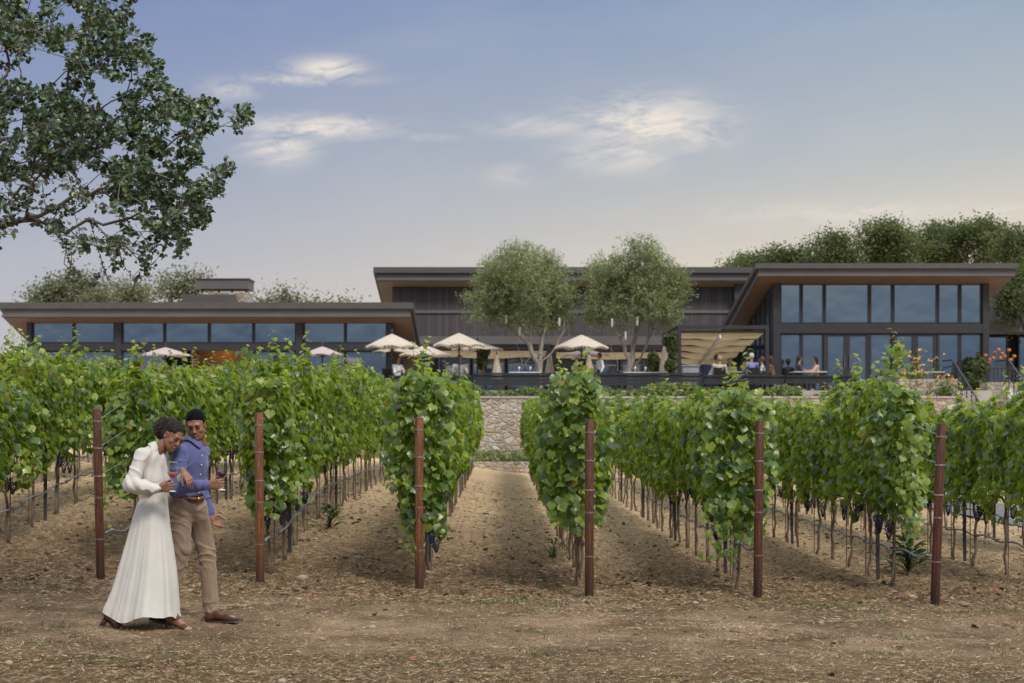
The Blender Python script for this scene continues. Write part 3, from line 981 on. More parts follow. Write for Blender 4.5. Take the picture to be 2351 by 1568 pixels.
# --- trellis wires and drip hoses, one thing each
WN = ['top', 'second', 'third', 'lowest']
for k, (ya, yb) in ROWSPEC.items():
    x = row_x(k)
    heights = [1.98, 1.60, 1.22]
    y0 = POSTY.get(k, None)
    for j, hh in enumerate(heights):
        pts = []
        pair = []
        if y0 is not None:
            zp = TOPS[k] + POSTH[k] * (1 - BAND[j])
            yp = y0 - LEAN[k] * (1 - BAND[j])
            pts.append((x, yp + .045, zp))
            ye = y0 + 2.1
        else:
            ye = ya - 1.5
        yy = ye
        while yy < yb:
            pts.append((x + .01 * math.sin(yy * 2), yy, gz1(x, yy) + hh + .01 * math.sin(yy * 3)))
            yy += 1.5
        b = MB()
        b.tube(pts, .0024, 4)
        if y0 is not None:
            for s, q in ((.05, .09), (-.05, -.05)):
                m = Vector(pts[0]).lerp(Vector(pts[1]), .22)
                b.tube([pts[0], tuple(m), tuple(Vector(pts[1]) + Vector((s * 2.2, 0, q)))], .0024, 4)
            m = Vector(pts[0]).lerp(Vector(pts[1]), .2)
            tw = [tuple(Vector(pts[0]).lerp(m, a / 24) + Vector((.005 * math.cos(a * 1.3), 0, .005 * math.sin(a * 1.3)))) for a in range(25)]
            b.tube(tw, .002, 4)
        b.build('trellis_wire', wire_m, label=f'{WN[j]} thin grey trellis wire tied along {"the row behind " if k in POSTX else ""}{ROWNAME[k]}', cat='wire', group='trellis wires of the vine rows')
    # hose
    b = MB()
    pts = []
    ys = y0 + .03 if y0 is not None else ya - 1.5
    yy = ys
    g = random.Random(900 + k)
    while yy < yb:
        t = min(1, (yy - ys) / 2.2) if y0 is not None else 1
        base = (float(ground_z(x, ys)) + .46 if y0 is not None else 0) * (1 - t) + (gz1(x, yy) + .40) * t
        sag = .022 * math.sin((yy - ys) * 6.3)
        pts.append((x + .035 + .012 * math.sin(yy * 5), yy, base + sag + g.uniform(-.006, .006)))
        yy += .16 if yy < 28 else .5
    b.tube(pts, .0125, 6)
    q = 0
    for p in pts[2::4]:
        if p[1] > 27:
            break
        b.tube([(p[0], p[1] - .02, p[2]), (p[0], p[1] + .02, p[2])], .0195, 6)
        if q % 3 == 1:
            lo = [(p[0] + .02 + .03 * math.sin(a), p[1] + .035 * math.cos(a), p[2] + .01 + .02 * math.sin(a * .5)) for a in np.linspace(0, 6.2, 12)]
            b.tube(lo, .004, 5)
        q += 1
    b.build('drip_hose', hose_m, smooth=True, label=f'black drip irrigation hose strung low along {"the row behind " if k in POSTX else ""}{ROWNAME[k]}', cat='drip hose', group='drip hoses of the vine rows')
# small pink tag on a stake near the fourth post
pt = P(1337, 1193, 16.3)
b = MB()
b.add([(-.035, 0, 0), (.03, .01, -.005), (.036, .004, -.11), (0, -.004, -.13), (-.03, 0, -.1)], [(0, 1, 2, 3, 4)])
b.add([(-.035, .003, 0), (.03, .013, -.005), (.036, .007, -.11), (0, -.001, -.13), (-.03, .003, -.1)], [(4, 3, 2, 1, 0)])
b.build('marker_tag', simple('pink_tag', (.5, .16, .13), .7), loc=tuple(pt), label='small pink tag hanging low behind the fourth rust post', cat='tag')
# ================= winery and terrace =================
def siding_mat(name, col, w=.16):
    m, t = newmat(name)
    o = t.obj()
    wv = t.n('ShaderNodeTexWave', {'Vector': o, 'Scale': 0.314 / w * 1.0, 'Distortion': 0.0}, wave_type='BANDS', bands_direction='X', wave_profile='SAW').outputs[0]
    sx = t.n('ShaderNodeSeparateXYZ', {0: o}).outputs[0]
    board = t.n('ShaderNodeTexWhiteNoise', {'W': t.m('FLOOR', t.m('DIVIDE', sx, w))}, noise_dimensions='1D').outputs[0]
    gap = t.m('LESS_THAN', t.m('FRACT', t.m('DIVIDE', sx, w)), .09)
    grain = t.noise(6, 5, t.map(o, (5, 5, .5)), .65)
    c = t.ramp(t.m('ADD', t.m('MULTIPLY', board, .45), t.m('MULTIPLY', grain, .6)), [(.2, tuple(x * .72 for x in col)), (.8, tuple(x * 1.28 for x in col))])
    c = t.mix(gap, c, tuple(x * .35 for x in col))
    b = t.pbsdf(c, .8)
    t.set(b.inputs['Normal'], t.bump(t.m('SUBTRACT', t.m('MULTIPLY', grain, .2), gap), .5, .02))
    t.out(b)
    return m


siding = siding_mat('dark_wood_siding', (.070, .062, .066))
fascia_m = simple('grey_roof_metal', (.115, .105, .105), .55, .12, 3, .1, 30, (.3, 1, 1))
roof_m = simple('dark_roof_edge', (.075, .068, .068), .6, .12, 3)
soffit_m = simple('brown_wood_soffit', (.19, .110, .060), .65, .28, 5, .15, 20, (.25, 6, 1))
soffit_pale = simple('tan_wood_soffit', (.30, .22, .11), .65, .25, 5, .15, 20, (.25, 6, 1))
frame_m = simple('black_metal_frame', (.026, .025, .030), .5, .2, 6)
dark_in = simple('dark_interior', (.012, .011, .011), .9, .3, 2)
pane_m, t = newmat('tinted_reflective_glass')
oc = t.n('ShaderNodeNewGeometry').outputs['Position']
nrm = t.bump(t.noise(.7, 2, oc), .06, .25)
gl = t.n('ShaderNodeBsdfGlossy', {'Color': (.66, .76, .84), 'Roughness': .05})
t.set(gl.inputs['Normal'], nrm)
df = t.n('ShaderNodeBsdfDiffuse', {'Color': t.ramp(t.noise(.5, 3, oc), [(.35, (.018, .026, .034)), (.7, (.045, .055, .062))])})
t.out(t.n('ShaderNodeMixShader', {0: .52, 1: df.outputs[0], 2: gl.outputs[0]}))


def stone_wall_mat(name, scale=3.0, cols=None):
    m, t = newmat(name)
    o = t.obj()
    w = t.n('ShaderNodeTexNoise', {'Scale': 2.2, 'Detail': 3})
    dv = t.n('ShaderNodeVectorMath', {0: o, 1: t.n('ShaderNodeVectorMath', {0: w.outputs[1], 3: .22}, operation='SCALE').outputs[0]}, operation='ADD').outputs[0]
    vec = t.map(dv, (1, 1, 1.35))
    v1 = t.n('ShaderNodeTexVoronoi', {'Vector': vec, 'Scale': scale, 'Randomness': .9}, feature='F1')
    v2 = t.n('ShaderNodeTexVoronoi', {'Vector': vec, 'Scale': scale, 'Randomness': .9}, feature='DISTANCE_TO_EDGE')
    rs = t.n('ShaderNodeSeparateColor', {0: v1.outputs['Color']}).outputs
    cols = cols or [(0, (.27, .205, .145)), (.25, (.46, .38, .29)), (.5, (.58, .505, .41)), (.68, (.50, .35, .21)), (.82, (.40, .37, .33)), (1, (.66, .61, .53))]
    c = t.ramp(rs[0], cols)
    c = t.mix(t.m('MULTIPLY', t.noise(9, 5, o, .7), .55), c, (.22, .185, .15))
    joint = t.ramp(v2.outputs['Distance'], [(.0, 1.0), (.06, 0.0)])
    c = t.mix(t.m('MULTIPLY', joint, .6), c, (.36, .325, .28))
    b = t.pbsdf(c, .9)
    h = t.m('ADD', t.ramp(v2.outputs['Distance'], [(0, 0.0), (.16, 1.0)]), t.m('MULTIPLY', t.noise(14, 4, o), .35))
    t.set(b.inputs['Normal'], t.bump(h, .7, .05))
    t.out(b)
    return m


stone_m2 = stone_wall_mat('fieldstone', 4.6)
concrete_m = simple('pale_concrete', (.42, .38, .34), .85, .12, 3, .2, 30)


def shed_roof(parent, x0, x1, yf, zt, yr, slope, h1, h2, inset=.12, side=None, sof=None):
    """sloping slab, high at the front: stepped metal fascia, wooden soffit"""
    top = MB()
    zr = zt - slope * (yr - yf)
    q = lambda xa, xb, ya, yb, z: [(xa, ya, z - slope * (ya - yf)), (xb, ya, z - slope * (ya - yf)), (xb, yb, z - slope * (yb - yf)), (xa, yb, z - slope * (yb - yf))]
    top.hexa(q(x0, x1, yf, yr, zt - h1), q(x0, x1, yf, yr, zt))
    r = top.build('roof', roof_m, parent)
    mid = MB()
    mid.hexa(q(x0 + inset, x1 - inset, yf + inset, yr - inset, zt - h1 - h2), q(x0 + inset, x1 - inset, yf + inset, yr - inset, zt - h1 - .003))
    # a drip line proud of the band
    mid.hexa(q(x0 + inset - .03, x1 - inset + .03, yf + inset - .03, yf + inset, zt - h1 - h2), q(x0 + inset - .03, x1 - inset + .03, yf + inset - .03, yf + inset - .002, zt - h1 - h2 + .06))
    mid.build('fascia', fascia_m, r)
    s = MB()
    s.hexa(q(x0 + inset + .05, x1 - inset - .05, yf + inset + .04, yr - inset - .05, zt - h1 - h2 - .03), q(x0 + inset + .05, x1 - inset - .05, yf + inset + .04, yr - inset - .05, zt - h1 - h2 - .003))
    s.build('soffit', sof or soffit_m, r)
    return r


def window(parent, xa, xb, za, zb, Y, fw=.05, depth=.09, name='window', handle=None, mull=()):
    b = MB()
    b.box(xa, xa + fw, Y, Y + depth, za, zb)
    b.box(xb - fw, xb, Y, Y + depth, za, zb)
    b.box(xa + fw, xb - fw, Y, Y + depth, za, za + fw)
    b.box(xa + fw, xb - fw, Y, Y + depth, zb - fw, zb)
    for m_ in mull:
        b.box(m_ - fw / 2, m_ + fw / 2, Y + .01, Y + depth - .01, za + fw, zb - fw)
    w = b.build(name, frame_m, parent)
    p = MB()
    p.box(xa + fw, xb - fw, Y + depth * .5, Y + depth * .5 + .02, za + fw, zb - fw)
    p.build('pane', pane_m, w)
    if handle:
        h = MB()
        h.bar((handle, Y - .05, za + .9), (handle, Y - .05, za + 1.4), .03, .03)
        h.bar((handle, Y, za + .95), (handle, Y - .05, za + .95), .02, .02)
        h.bar((handle, Y, za + 1.35), (handle, Y - .05, za + 1.35), .02, .02)
        h.build('handle', fascia_m, w)
    return w


TZ = 2.85      # terrace floor
# ---------- left pavilion
Yw = 56.7
LP = empty('pavilion', (-11, 57, TZ), 'low left wing of the winery with dark roof and a band of blue reflecting windows', 'building')


def adopt(e):
    for ch in [o for o in COL.objects if o.parent == e]:
        ch.location = Vector(ch.location) - e.location


shed_roof(LP, PXx(-4, 56), PXx(949, 56), 56.0, PZ(694, 56), 63.0, .27, .25, .29)
X = lambda px: PXx(px, Yw)
Zz = lambda py: PZ(py, Yw)
w = MB()
sof_at = lambda y: PZ(694, 56) - .27 * (y - 56) - .57
# frame: columns, head, transom beam
for a, b_ in [(62, 73), (263, 279), (680, 696), (889, 905)]:
    w.box(X(a), X(b_), Yw - .04, Yw + .3, TZ, sof_at(Yw) + .02)
w.box(X(73), X(889), Yw, Yw + .25, Zz(738.5), sof_at(Yw) + .0)
w.box(X(73), X(889), Yw - .02, Yw + .25, Zz(805), Zz(788.5))
w.build('wall_frame', frame_m, LP)
w = MB()
w.hexa([(X(62), Yw + 1.7, TZ), (X(905), Yw + 1.7, TZ), (X(905), 62.4, TZ), (X(62), 62.4, TZ)],
       [(X(62), Yw + 1.7, sof_at(Yw + 1.7) - .02), (X(905), Yw + 1.7, sof_at(Yw + 1.7) - .02), (X(905), 62.4, sof_at(62.4) - .02), (X(62), 62.4, sof_at(62.4) - .02)])
w.build('wall', siding, LP)
for a, b_ in [(73.5, 168), (169, 262.5), (279.5, 376.5), (377.5, 479), (480, 581), (582, 679.5), (696.5, 792), (793, 888.5)]:
    window(LP, X(a), X(b_), Zz(788), Zz(739), Yw + .06, .055)
for a, b_ in [(73.5, 168), (169, 262.5), (279.5, 376.5), (582, 630), (631, 679.5), (696.5, 792), (793, 888.5)]:
    window(LP, X(a), X(b_), TZ + .06, Zz(805.5), Yw + .06, .055)
# open bay with a warm lit alcove inside
al = MB()
al.box(X(440), X(572), Yw + 1.3, Yw + 1.36, TZ + .05, sof_at(Yw + 1.4) - .05)
al.box(X(440) - .05, X(440), Yw + .26, Yw + 1.36, TZ + .05, sof_at(Yw + 1.4) - .05)
al.box(X(572), X(572) + .05, Yw + .26, Yw + 1.36, TZ + .05, sof_at(Yw + 1.4) - .05)
al.box(X(440), X(572), Yw + .26, Yw + 1.29, Zz(797), Zz(796))
al.build('lit_alcove', simple('alcove_wood', (.30, .16, .07), .7, .3, 4), LP)
adopt(LP)

al = bpy.data.lights.new('alcove_lamp', 'POINT')
al.energy, al.color, al.shadow_soft_size = 4.5, (1.0, .50, .16), .12
link('alcove_lamp', al, loc=(X(506), Yw + .85, Zz(803)))
# chimney on the left wing
Yc = 61.0
CH = empty('chimney', (PXx(512, Yc), Yc, PZ(697, Yc)), 'stone chimney with a dark metal cap on the left wing roof', 'chimney')
b = MB()
b.box(PXx(452, Yc), PXx(572, Yc), Yc - .2, Yc + 1.2, PZ(664, Yc), PZ(642, Yc))
b.box(PXx(449, Yc), PXx(575, Yc), Yc - .25, Yc + 1.25, PZ(642, Yc) + .002, PZ(640, Yc))
for px in (462, 500, 530, 563):
    b.box(PXx(px, Yc), PXx(px + 4, Yc), Yc, Yc + .1, PZ(672, Yc), PZ(664, Yc) - .001)
b.build('chimney_cap', fascia_m, CH)
b = MB()
b.box(PXx(455, Yc), PXx(571, Yc), Yc - .1, Yc + 1.1, PZ(725, Yc), PZ(672, Yc) - .001)
b.build('stone_stack', stone_m2, CH)
b = MB()
y0 = Yc - .5
b.hexa([(PXx(412, y0), y0, PZ(697, y0) - .5), (PXx(550, y0), y0, PZ(697, y0) - .5), (PXx(550, y0), y0 + .38, PZ(697, y0) - .5), (PXx(412, y0), y0 + .38, PZ(697, y0) - .5)],
       [(PXx(420, y0), y0, PZ(676, y0)), (PXx(538, y0), y0, PZ(676, y0)), (PXx(538, y0), y0 + .38, PZ(676, y0)), (PXx(420, y0), y0 + .38, PZ(676, y0))])
b.build('flashing', roof_m, CH)
adopt(CH)

# ---------- central block
Yb = 64.0
CB = empty('central_block', (3, 66, TZ), 'tall central block of the winery clad in dark vertical boards behind the olive trees', 'building')
shed_roof(CB, PXx(857, Yb), 15.0, Yb, PZ(613, Yb), 71.5, .24, .26, .30, .14, sof=soffit_pale)
Yw2 = 64.9
sz = lambda y: PZ(613, Yb) - .24 * (y - Yb) - .6
b = MB()
xa, xb = PXx(901, Yw2), 14.2
b.hexa([(xa, Yw2, PZ(792, Yw2)), (xb, Yw2, PZ(792, Yw2)), (xb, 71, PZ(792, Yw2)), (xa, 71, PZ(792, Yw2))],
       [(xa, Yw2, sz(Yw2) + .02), (xb, Yw2, sz(Yw2) + .02), (xb, 71, sz(71) + .02), (xa, 71, sz(71) + .02)])
b.build('wall', siding, CB)
b = MB()
b.box(xa - .02, xb, Yw2 - .06, Yw2 - .003, PZ(719, Yw2), PZ(712, Yw2))
b.box(xa - .02, xb, Yw2 - .10, Yw2 - .003, PZ(792, Yw2), PZ(772, Yw2))
b.build('trim_band', fascia_m, CB)
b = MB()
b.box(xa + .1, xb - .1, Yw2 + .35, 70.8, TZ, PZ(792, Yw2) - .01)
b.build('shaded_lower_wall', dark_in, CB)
b = MB()
b.box(PXx(1687, Yw2 - .4), PXx(1730, Yw2 - .4), Yw2 - .4, Yw2 - .004, PZ(790, Yw2), PZ(648, Yw2))
b.build('wall_projection', siding, CB)
for i, px in enumerate((1005, 1085, 1165, 1345, 1425, 1505, 1585)):
    window(CB, PXx(px, Yw2), PXx(px + 74, Yw2), TZ + .05, PZ(800, Yw2), Yw2 + .2, .06)
adopt(CB)

# ---------- right pavilion
Yf, Yw3 = 54.0, 54.9
RP = empty('pavilion', (15, 56, TZ), 'right wing of the winery with a tall glass front and wide overhanging roof', 'building')
shed_roof(RP, PXx(1735, Yf), PXx(2338, Yf), Yf, PZ(604, Yf), 62.5, .22, .20, .26)
sz3 = lambda y: PZ(604, Yf) - .22 * (y - Yf) - .49
X3 = lambda px: PXx(px, Yw3)
Z3 = lambda py: PZ(py, Yw3)
b = MB()
b.box(X3(1775), X3(1791), Yw3 - .04, Yw3 + .3, TZ, sz3(Yw3) + .02)
b.box(X3(2256), X3(2270), Yw3 - .04, Yw3 + .3, TZ, sz3(Yw3) + .02)
b.box(X3(1791), X3(2256), Yw3, Yw3 + .25, Z3(650), sz3(Yw3))
b.box(X3(1791), X3(2256), Yw3 - .03, Yw3 + .25, Z3(765), Z3(743.5))
b.box(X3(1791), X3(2256), Yw3, Yw3 + .25, TZ, TZ + .05)
for a in (1892.5, 1996, 2049.5, 2152.5):
    b.box(X3(a) - .015, X3(a) + .05, Yw3 + .01, Yw3 + .24, TZ + .05, Z3(765))
b.build('wall_frame', frame_m, RP)
b = MB()
b.hexa([(X3(1775), Yw3 + .3, TZ), (X3(2270), Yw3 + .3, TZ), (X3(2270), 61.8, TZ), (X3(1775), 61.8, TZ)],
       [(X3(1775), Yw3 + .3, sz3(Yw3 + .3) - .02), (X3(2270), Yw3 + .3, sz3(Yw3 + .3) - .02), (X3(2270), 61.8, sz3(61.8) - .02), (X3(1775), 61.8, sz3(61.8) - .02)])
b.build('wall', siding, RP)
tops = [(1791.5, 1840), (1841, 1893), (1894, 1997), (1998, 2050.5), (2051.5, 2153.5), (2154.5, 2204.5), (2205.5, 2255.5)]
for a, c_ in tops:
    window(RP, X3(a), X3(c_), Z3(743), Z3(650.5), Yw3 + .06, .06)
for a, c_ in [(1791.5, 1840), (1841, 1892), (1998, 2049), (2154.5, 2204.5), (2205.5, 2255.5)]:
    window(RP, X3(a), X3(c_), TZ + .055, Z3(765.5), Yw3 + .06, .06)
for a, c_, h in [(1895, 1945, 1939), (1945.5, 1995.5, 1951), (2053, 2101.5, 2096), (2102, 2151, 2107)]:
    window(RP, X3(a), X3(c_), TZ + .055, Z3(765.5), Yw3 + .04, .11, .1, 'door', X3(h))
# side glazing under the left overhang
for i in range(6):
    y0, y1 = 55.35 + i * 1.05, 55.35 + i * 1.05 + .98
    xs = X3(1775) - .08
    b = MB()
    for (ya, yb_, za, zb) in [(y0, y0 + .06, TZ, sz3(y1) - .03), (y1 - .06, y1, TZ, sz3(y1) - .03), (y0 + .06, y1 - .06, TZ, TZ + .06), (y0 + .06, y1 - .06, sz3(y1) - .09, sz3(y1) - .03)]:
        b.box(xs, xs + .07, ya, yb_, za, zb)
    w = b.build('window', frame_m, RP)
    p = MB()
    p.box(xs + .03, xs + .05, y0 + .06, y1 - .06, TZ + .06, sz3(y1) - .09)
    p.build('pane', pane_m, w)
adopt(RP)

# ---------- rear right block
RB = empty('rear_block', (24, 64, TZ), 'dark boarded block behind the right wing, with a deep shaded opening', 'building')
Y4 = 62.0
b = MB()
b.box(20.4, 34, Y4, 70, PZ(742, Y4), PZ(642, Y4))
b.build('wall', siding, RB)
b = MB()
b.box(20.4, 34, Y4 - 1.0, Y4 - .003, PZ(765, Y4), PZ(741, Y4))
b.build('canopy', fascia_m, RB)
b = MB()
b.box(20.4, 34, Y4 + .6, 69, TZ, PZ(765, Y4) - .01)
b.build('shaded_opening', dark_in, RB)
for px in (2322, 2400):
    window(RB, PXx(px - 55, Y4), PXx(px, Y4), TZ + .05, PZ(770, Y4), Y4 + .4, .07)
adopt(RB)

# ---------- terrace, retaining walls, planting
b = MB()
b.box(-30, 34, 51.45, 75, -.5, TZ)
b.build('terrace_floor', concrete_m, kind='structure')
b = MB()
b.box(-30, 16.15, 49.45, 51.44, -.5, 2.36)
b.build('planting_bed', simple('bed_soil', (.12, .085, .055), .95, .3, 6), kind='structure')
RW = MB()
RW.box(-30, 16.15, 49.0, 49.44, -.5, PZ(914, 49))
rw = RW.build('stone_wall', stone_m2, label='long fieldstone retaining wall across the far end of the vine rows, below the terrace', cat='stone wall')
c = MB()
for i in range(46):
    c.box(-30 + i, -30 + i + .985, 48.97, 49.46, PZ(914, 49) + .002, PZ(909.5, 49))
c.build('coping', concrete_m, rw)
LW = MB()
LW.box(-9, 8.5, 46.6, 46.95, -.5, PZ(1061, 46.6))
LW.build('stone_kerb', stone_m2, label='low pale stone edging wall at the end of the central aisle', cat='low wall')
b = MB()
b.box(-9, 8.5, 46.96, 48.99, -.5, PZ(1064, 46.6))
b.build('lower_bed', simple('bed_soil_pale', (.2, .15, .1), .95, .3, 6), kind='structure')

shrub_leaf = leafmat('shrub_leaf', (.05, .08, .03), (.13, .17, .06), (.28, .30, .12), .6, .3, .3, .9)


def scatter_leaves(name, pos, size, mat, parent=None, lean=.6, T=None, TF=None, **kw):
    n = len(pos)
    nr = rng.normal(0, 1, (n, 3)) + np.array([0, -.4, .6])
    tp = rng.normal(0, lean, (n, 3)) + np.array([0, 0, .5])
    V, Fc = leaf_batch(SIMPLE_T if T is None else T, SIMPLE_F if TF is None else TF, pos, nr, tp, size)
    return link(name, mk(name, V, [Fc]), mat, parent, **kw)


n = 26000
x = rng.uniform(-12, 16, n)
y = rng.uniform(49.5, 51.3, n)
top = .2 + .75 * fbm(x * .9, y * .9, 13, 3) ** 1.3
keep = fbm(x * .55, y * .4, 44, 2) > .27
pos = np.stack([x, y, 2.36 + top * rng.random(n)], 1)[keep]
scatter_leaves('low_planting', pos, .07 + .07 * rng.random(len(pos)), shrub_leaf, label='loose green planting along the top of the stone wall below the dark rail', kind='stuff', cat='planting')
n = 5000
x = rng.uniform(-8.8, 8.3, n)
y = rng.uniform(47, 48.8, n)
pos = np.stack([x, y, PZ(1064, 46.6) + (.05 + .5 * fbm(x * .8, y, 18, 3)) * rng.random(n)], 1)[fbm(x * .6, y * .5, 48, 2) > .42]
scatter_leaves('low_planting', pos, .06 + .07 * rng.random(len(pos)), shrub_leaf, label='grassy green planting at the foot of the stone wall', kind='stuff', cat='planting')

# ---------- dark rail along the terrace edge
rail_m = simple('dark_painted_rail', (.030, .030, .036), .45, .2, 5)


def rail(xa, xb, zt, zb, Y, label):
    e = empty('terrace_rail', ((xa + xb) / 2, Y, TZ), label, 'rail', 'dark terrace edge rails')
    b = MB()
    h = zt - zb
    b.box(xa, xb, Y - .10, Y + .12, zt - h * .16, zt)
    b.build('top_rail', rail_m, e)
    for i, (u, v) in enumerate(((.19, .44), (.465, .72), (.745, 1.0))):
        b = MB()
        b.box(xa, xb, Y - .05, Y + .05, zt - h * v, zt - h * u)
        b.build('slat_board', rail_m, e)
    n = max(2, int((xb - xa) / 2.2) + 1)
    for i in range(n):
        x = xa + (xb - xa - .09) * i / (n - 1)
        b = MB()
        b.box(x, x + .09, Y + .055, Y + .13, TZ - .45, zt - h * .17)
        b.build('rail_post', rail_m, e)
    adopt(e)


Yr_ = 51.6
rail(PXx(893, Yr_), PXx(1084, Yr_), PZ(862, Yr_), PZ(887, Yr_), Yr_, 'dark slatted rail left of the central aisle, below the seated man in white')
rail(PXx(1087, Yr_), PXx(1612, Yr_), PZ(856, Yr_), PZ(885, Yr_), Yr_, 'long dark slatted rail in front of the two olive trees')
rail(PXx(1616, Yr_), PXx(1800, Yr_), PZ(861, Yr_), PZ(882, Yr_), Yr_, 'dark slatted rail in front of the busy table under the tan pergola')
rail(PXx(1803, Yr_), PXx(1966, Yr_), PZ(862, Yr_), PZ(880, Yr_), Yr_, 'dark slatted rail in front of the couple dining by the glass front')

# ---------- pergolas with tan fabric
fab_m, t = newmat('tan_canvas')
nz = t.noise(3, 4, t.map(t.obj(), (1, 5, 1)))
cc = t.ramp(nz, [(.3, (.47, .35, .19)), (.7, (.64, .51, .32))])
pb = t.pbsdf(cc, .85)
tr = t.n('ShaderNodeBsdfTranslucent', {'Color': cc})
t.out(t.n('ShaderNodeMixShader', {0: .30, 1: pb.outputs[0], 2: tr.outputs[0]}))


def pergola(xa, xb, ya, yb, zf, zr, label, waves=5, xr=None, posts=True, frame_top=True):
    e = empty('pergola', ((xa + xb) / 2, ya, TZ), label, 'pergola')
    b = MB()
    b.box(xa, xb, ya, ya + .12, zf, zf + .13)
    b.box(xa, xa + .12, ya + .121, yb, zf, zf + .12)
    b.box(xb - .12, xb, ya + .121, yb, zf, zf + .12)
    b.box(xa, xb, yb + .001, yb + .12, zf, zf + .13)
    b.build('frame', frame_m, e)
    for x in (xa, xb - .13):
        for y in (ya, yb - .02):
            b = MB()
            b.box(x, x + .13, y, y + .13, TZ, zf - .002)
            b.build('post', frame_m, e)
    # fabric: swagged waves from front to back
    nu, nv = 16, waves * 10 + 1
    V = []
    xr0, xr1 = xr or (xa + .15, xb - .15)
    for j in range(nv):
        s = j / (nv - 1)
        y = ya + .15 + (yb - ya - .3) * s
        sag = -.11 * abs(math.sin(math.pi * waves * s)) ** .8
        z = zf - .06 + (zr - zf) * s + sag
        for i in range(nu):
            u = i / (nu - 1)
            x0_, x1_ = (xa + .15) * (1 - s) + xr0 * s, (xb - .15) * (1 - s) + xr1 * s
            V.append((x0_ + (x1_ - x0_) * u, y, z - .06 * math.sin(math.pi * u) + .03 * math.sin(u * 11 + j * .7)))
    q = np.array([[j * nu + i, j * nu + i + 1, (j + 1) * nu + i + 1, (j + 1) * nu + i] for j in range(nv - 1) for i in range(nu - 1)])
    link('fabric_canopy', mk('fabric_canopy', V, [q], True), fab_m, e)
    b = MB()
    for w_ in range(waves + 1):
        s = w_ / waves
        y = ya + .15 + (yb - ya - .3) * s
        x0_, x1_ = (xa + .15) * (1 - s) + xr0 * s, (xb - .15) * (1 - s) + xr1 * s
        z = zf - .06 + (zr - zf) * s
        b.box(x0_, x1_, y - .02, y + .02, z - .085, z - .0)
    b.build('shadow_bar', simple('shadow_bar_brown', (.10, .07, .045), .7), e)  # dark bars added to stand in for shadow lines between the swags
    adopt(e)
    return e


pergola(PXx(1556, 52.6), PXx(1766, 52.6), 52.6, 57.6, PZ(755, 52.6), PZ(829, 57.6), 'black framed pergola with swagged tan fabric beside the right wing', 5, (PXx(1560, 57.6), PXx(1664, 57.6)))
pergola(PXx(985, 58.5), PXx(1265, 58.5), 58.5, 61.5, PZ(797, 58.5), PZ(812, 61.5), 'shaded pergola with tan fabric behind the left olive tree', 3)
pergola(PXx(1270, 58.5), PXx(1548, 58.5), 58.5, 61.5, PZ(800, 58.5), PZ(814, 61.5), 'shaded pergola with tan fabric behind the right olive tree', 3)
# string of pale bulbs under the right pergola
b = MB()
A, Bq = P(1653, 766, 52.78), P(1602, 830, 57.0)
pts = []
for i in range(13):
    s = i / 12
    p = A.lerp(Bq, s)
    p.z -= .16 * math.sin(math.pi * s) * .4
    pts.append(tuple(p))
b.tube(pts, .012, 5)
sl = b.build('string_lights', frame_m, label='string of pale bulbs hung under the tan fabric of the right pergola', cat='string lights')
bm_ = simple('pale_bulb', (.75, .72, .68), .4)
for i in range(13):
    b = MB()
    p = pts[i]
    b.lathe([(.02, 0), (.035, -.06), (.055, -.13), (.05, -.19), (.0, -.22)], 8, p)
    b.build('bulb', bm_, sl, True)

# ---------- stairs
ST = empty('staircase', (PXx(2260, 50), 49, 1.0), 'pale concrete staircase with stone cheeks at the right end of the terrace', 'staircase')
xs0, xs1 = PXx(2192, 51.0), PXx(2322, 51.0)
for i in range(13):
    b = MB()
    z1 = TZ - .012 - i * .17
    y1 = 51.44 - i * .34
    b.box(xs0 + .2, xs1 - .2, y1 - .34, y1 - .002, z1 - .9, z1 - .165)
    b.build('step', concrete_m, ST)
for xx in (xs0 - .15, xs1 - .19):
    b = MB()
    b.hexa([(xx, 46.9, -.4), (xx + .34, 46.9, -.4), (xx + .34, 51.43, -.4), (xx, 51.43, -.4)],
           [(xx, 46.9, .62), (xx + .34, 46.9, .62), (xx + .34, 51.43, TZ + .10), (xx, 51.43, TZ + .10)])
    b.build('cheek_wall', concrete_m, ST)
adopt(ST)
for xx, lab in ((xs0 + .02, 'dark metal stair railing on the left side of the concrete staircase'), (xs1, 'dark metal stair railing on the right side of the concrete staircase')):
    e = empty('stair_railing', (xx, 51, TZ), lab, 'railing', 'stair railings')
    b = MB()
    b.bar((xx, 47.2, .75 + .95), (xx, 51.3, TZ + 1.1), .05, .05)
    b.bar((xx, 51.3, TZ + 1.1), (xx, 52.6, TZ + 1.1), .05, .05)
    b.build('handrail', frame_m, e)
    for i in range(9):
        s = i / 8
        b = MB()
        y = 47.25 + 4.0 * s
        b.bar((xx, y, .60 + 2.15 * s), (xx, y, 1.68 + 2.22 * s), .03, .03)
        b.build('baluster', frame_m, e)
    b = MB()
    for q_ in range(1, 7):
        b.bar((xx, 47.2, .75 + .95 * q_ / 7), (xx, 51.3, TZ + 1.1 * q_ / 7), .014, .014)
    b.build('wire_infill', frame_m, e)
    adopt(e)
# terrace-level railing between the stairs and the rear block
e = empty('stair_railing', (PXx(2300, 53), 53, TZ), 'dark upright railing at the head of the stairs below the orange flowers', 'railing', 'stair railings')
b = MB()
b.bar((PXx(2262, 53), 53, TZ + .85), (PXx(2335, 53), 53, TZ + .85), .05, .05)
b.build('handrail', frame_m, e)
for i in range(9):
    b = MB()
    x = PXx(2264, 53) + i * .145
    b.bar((x, 53, TZ), (x, 53, TZ + .83), .028, .028)
    b.build('baluster', frame_m, e)
adopt(e)
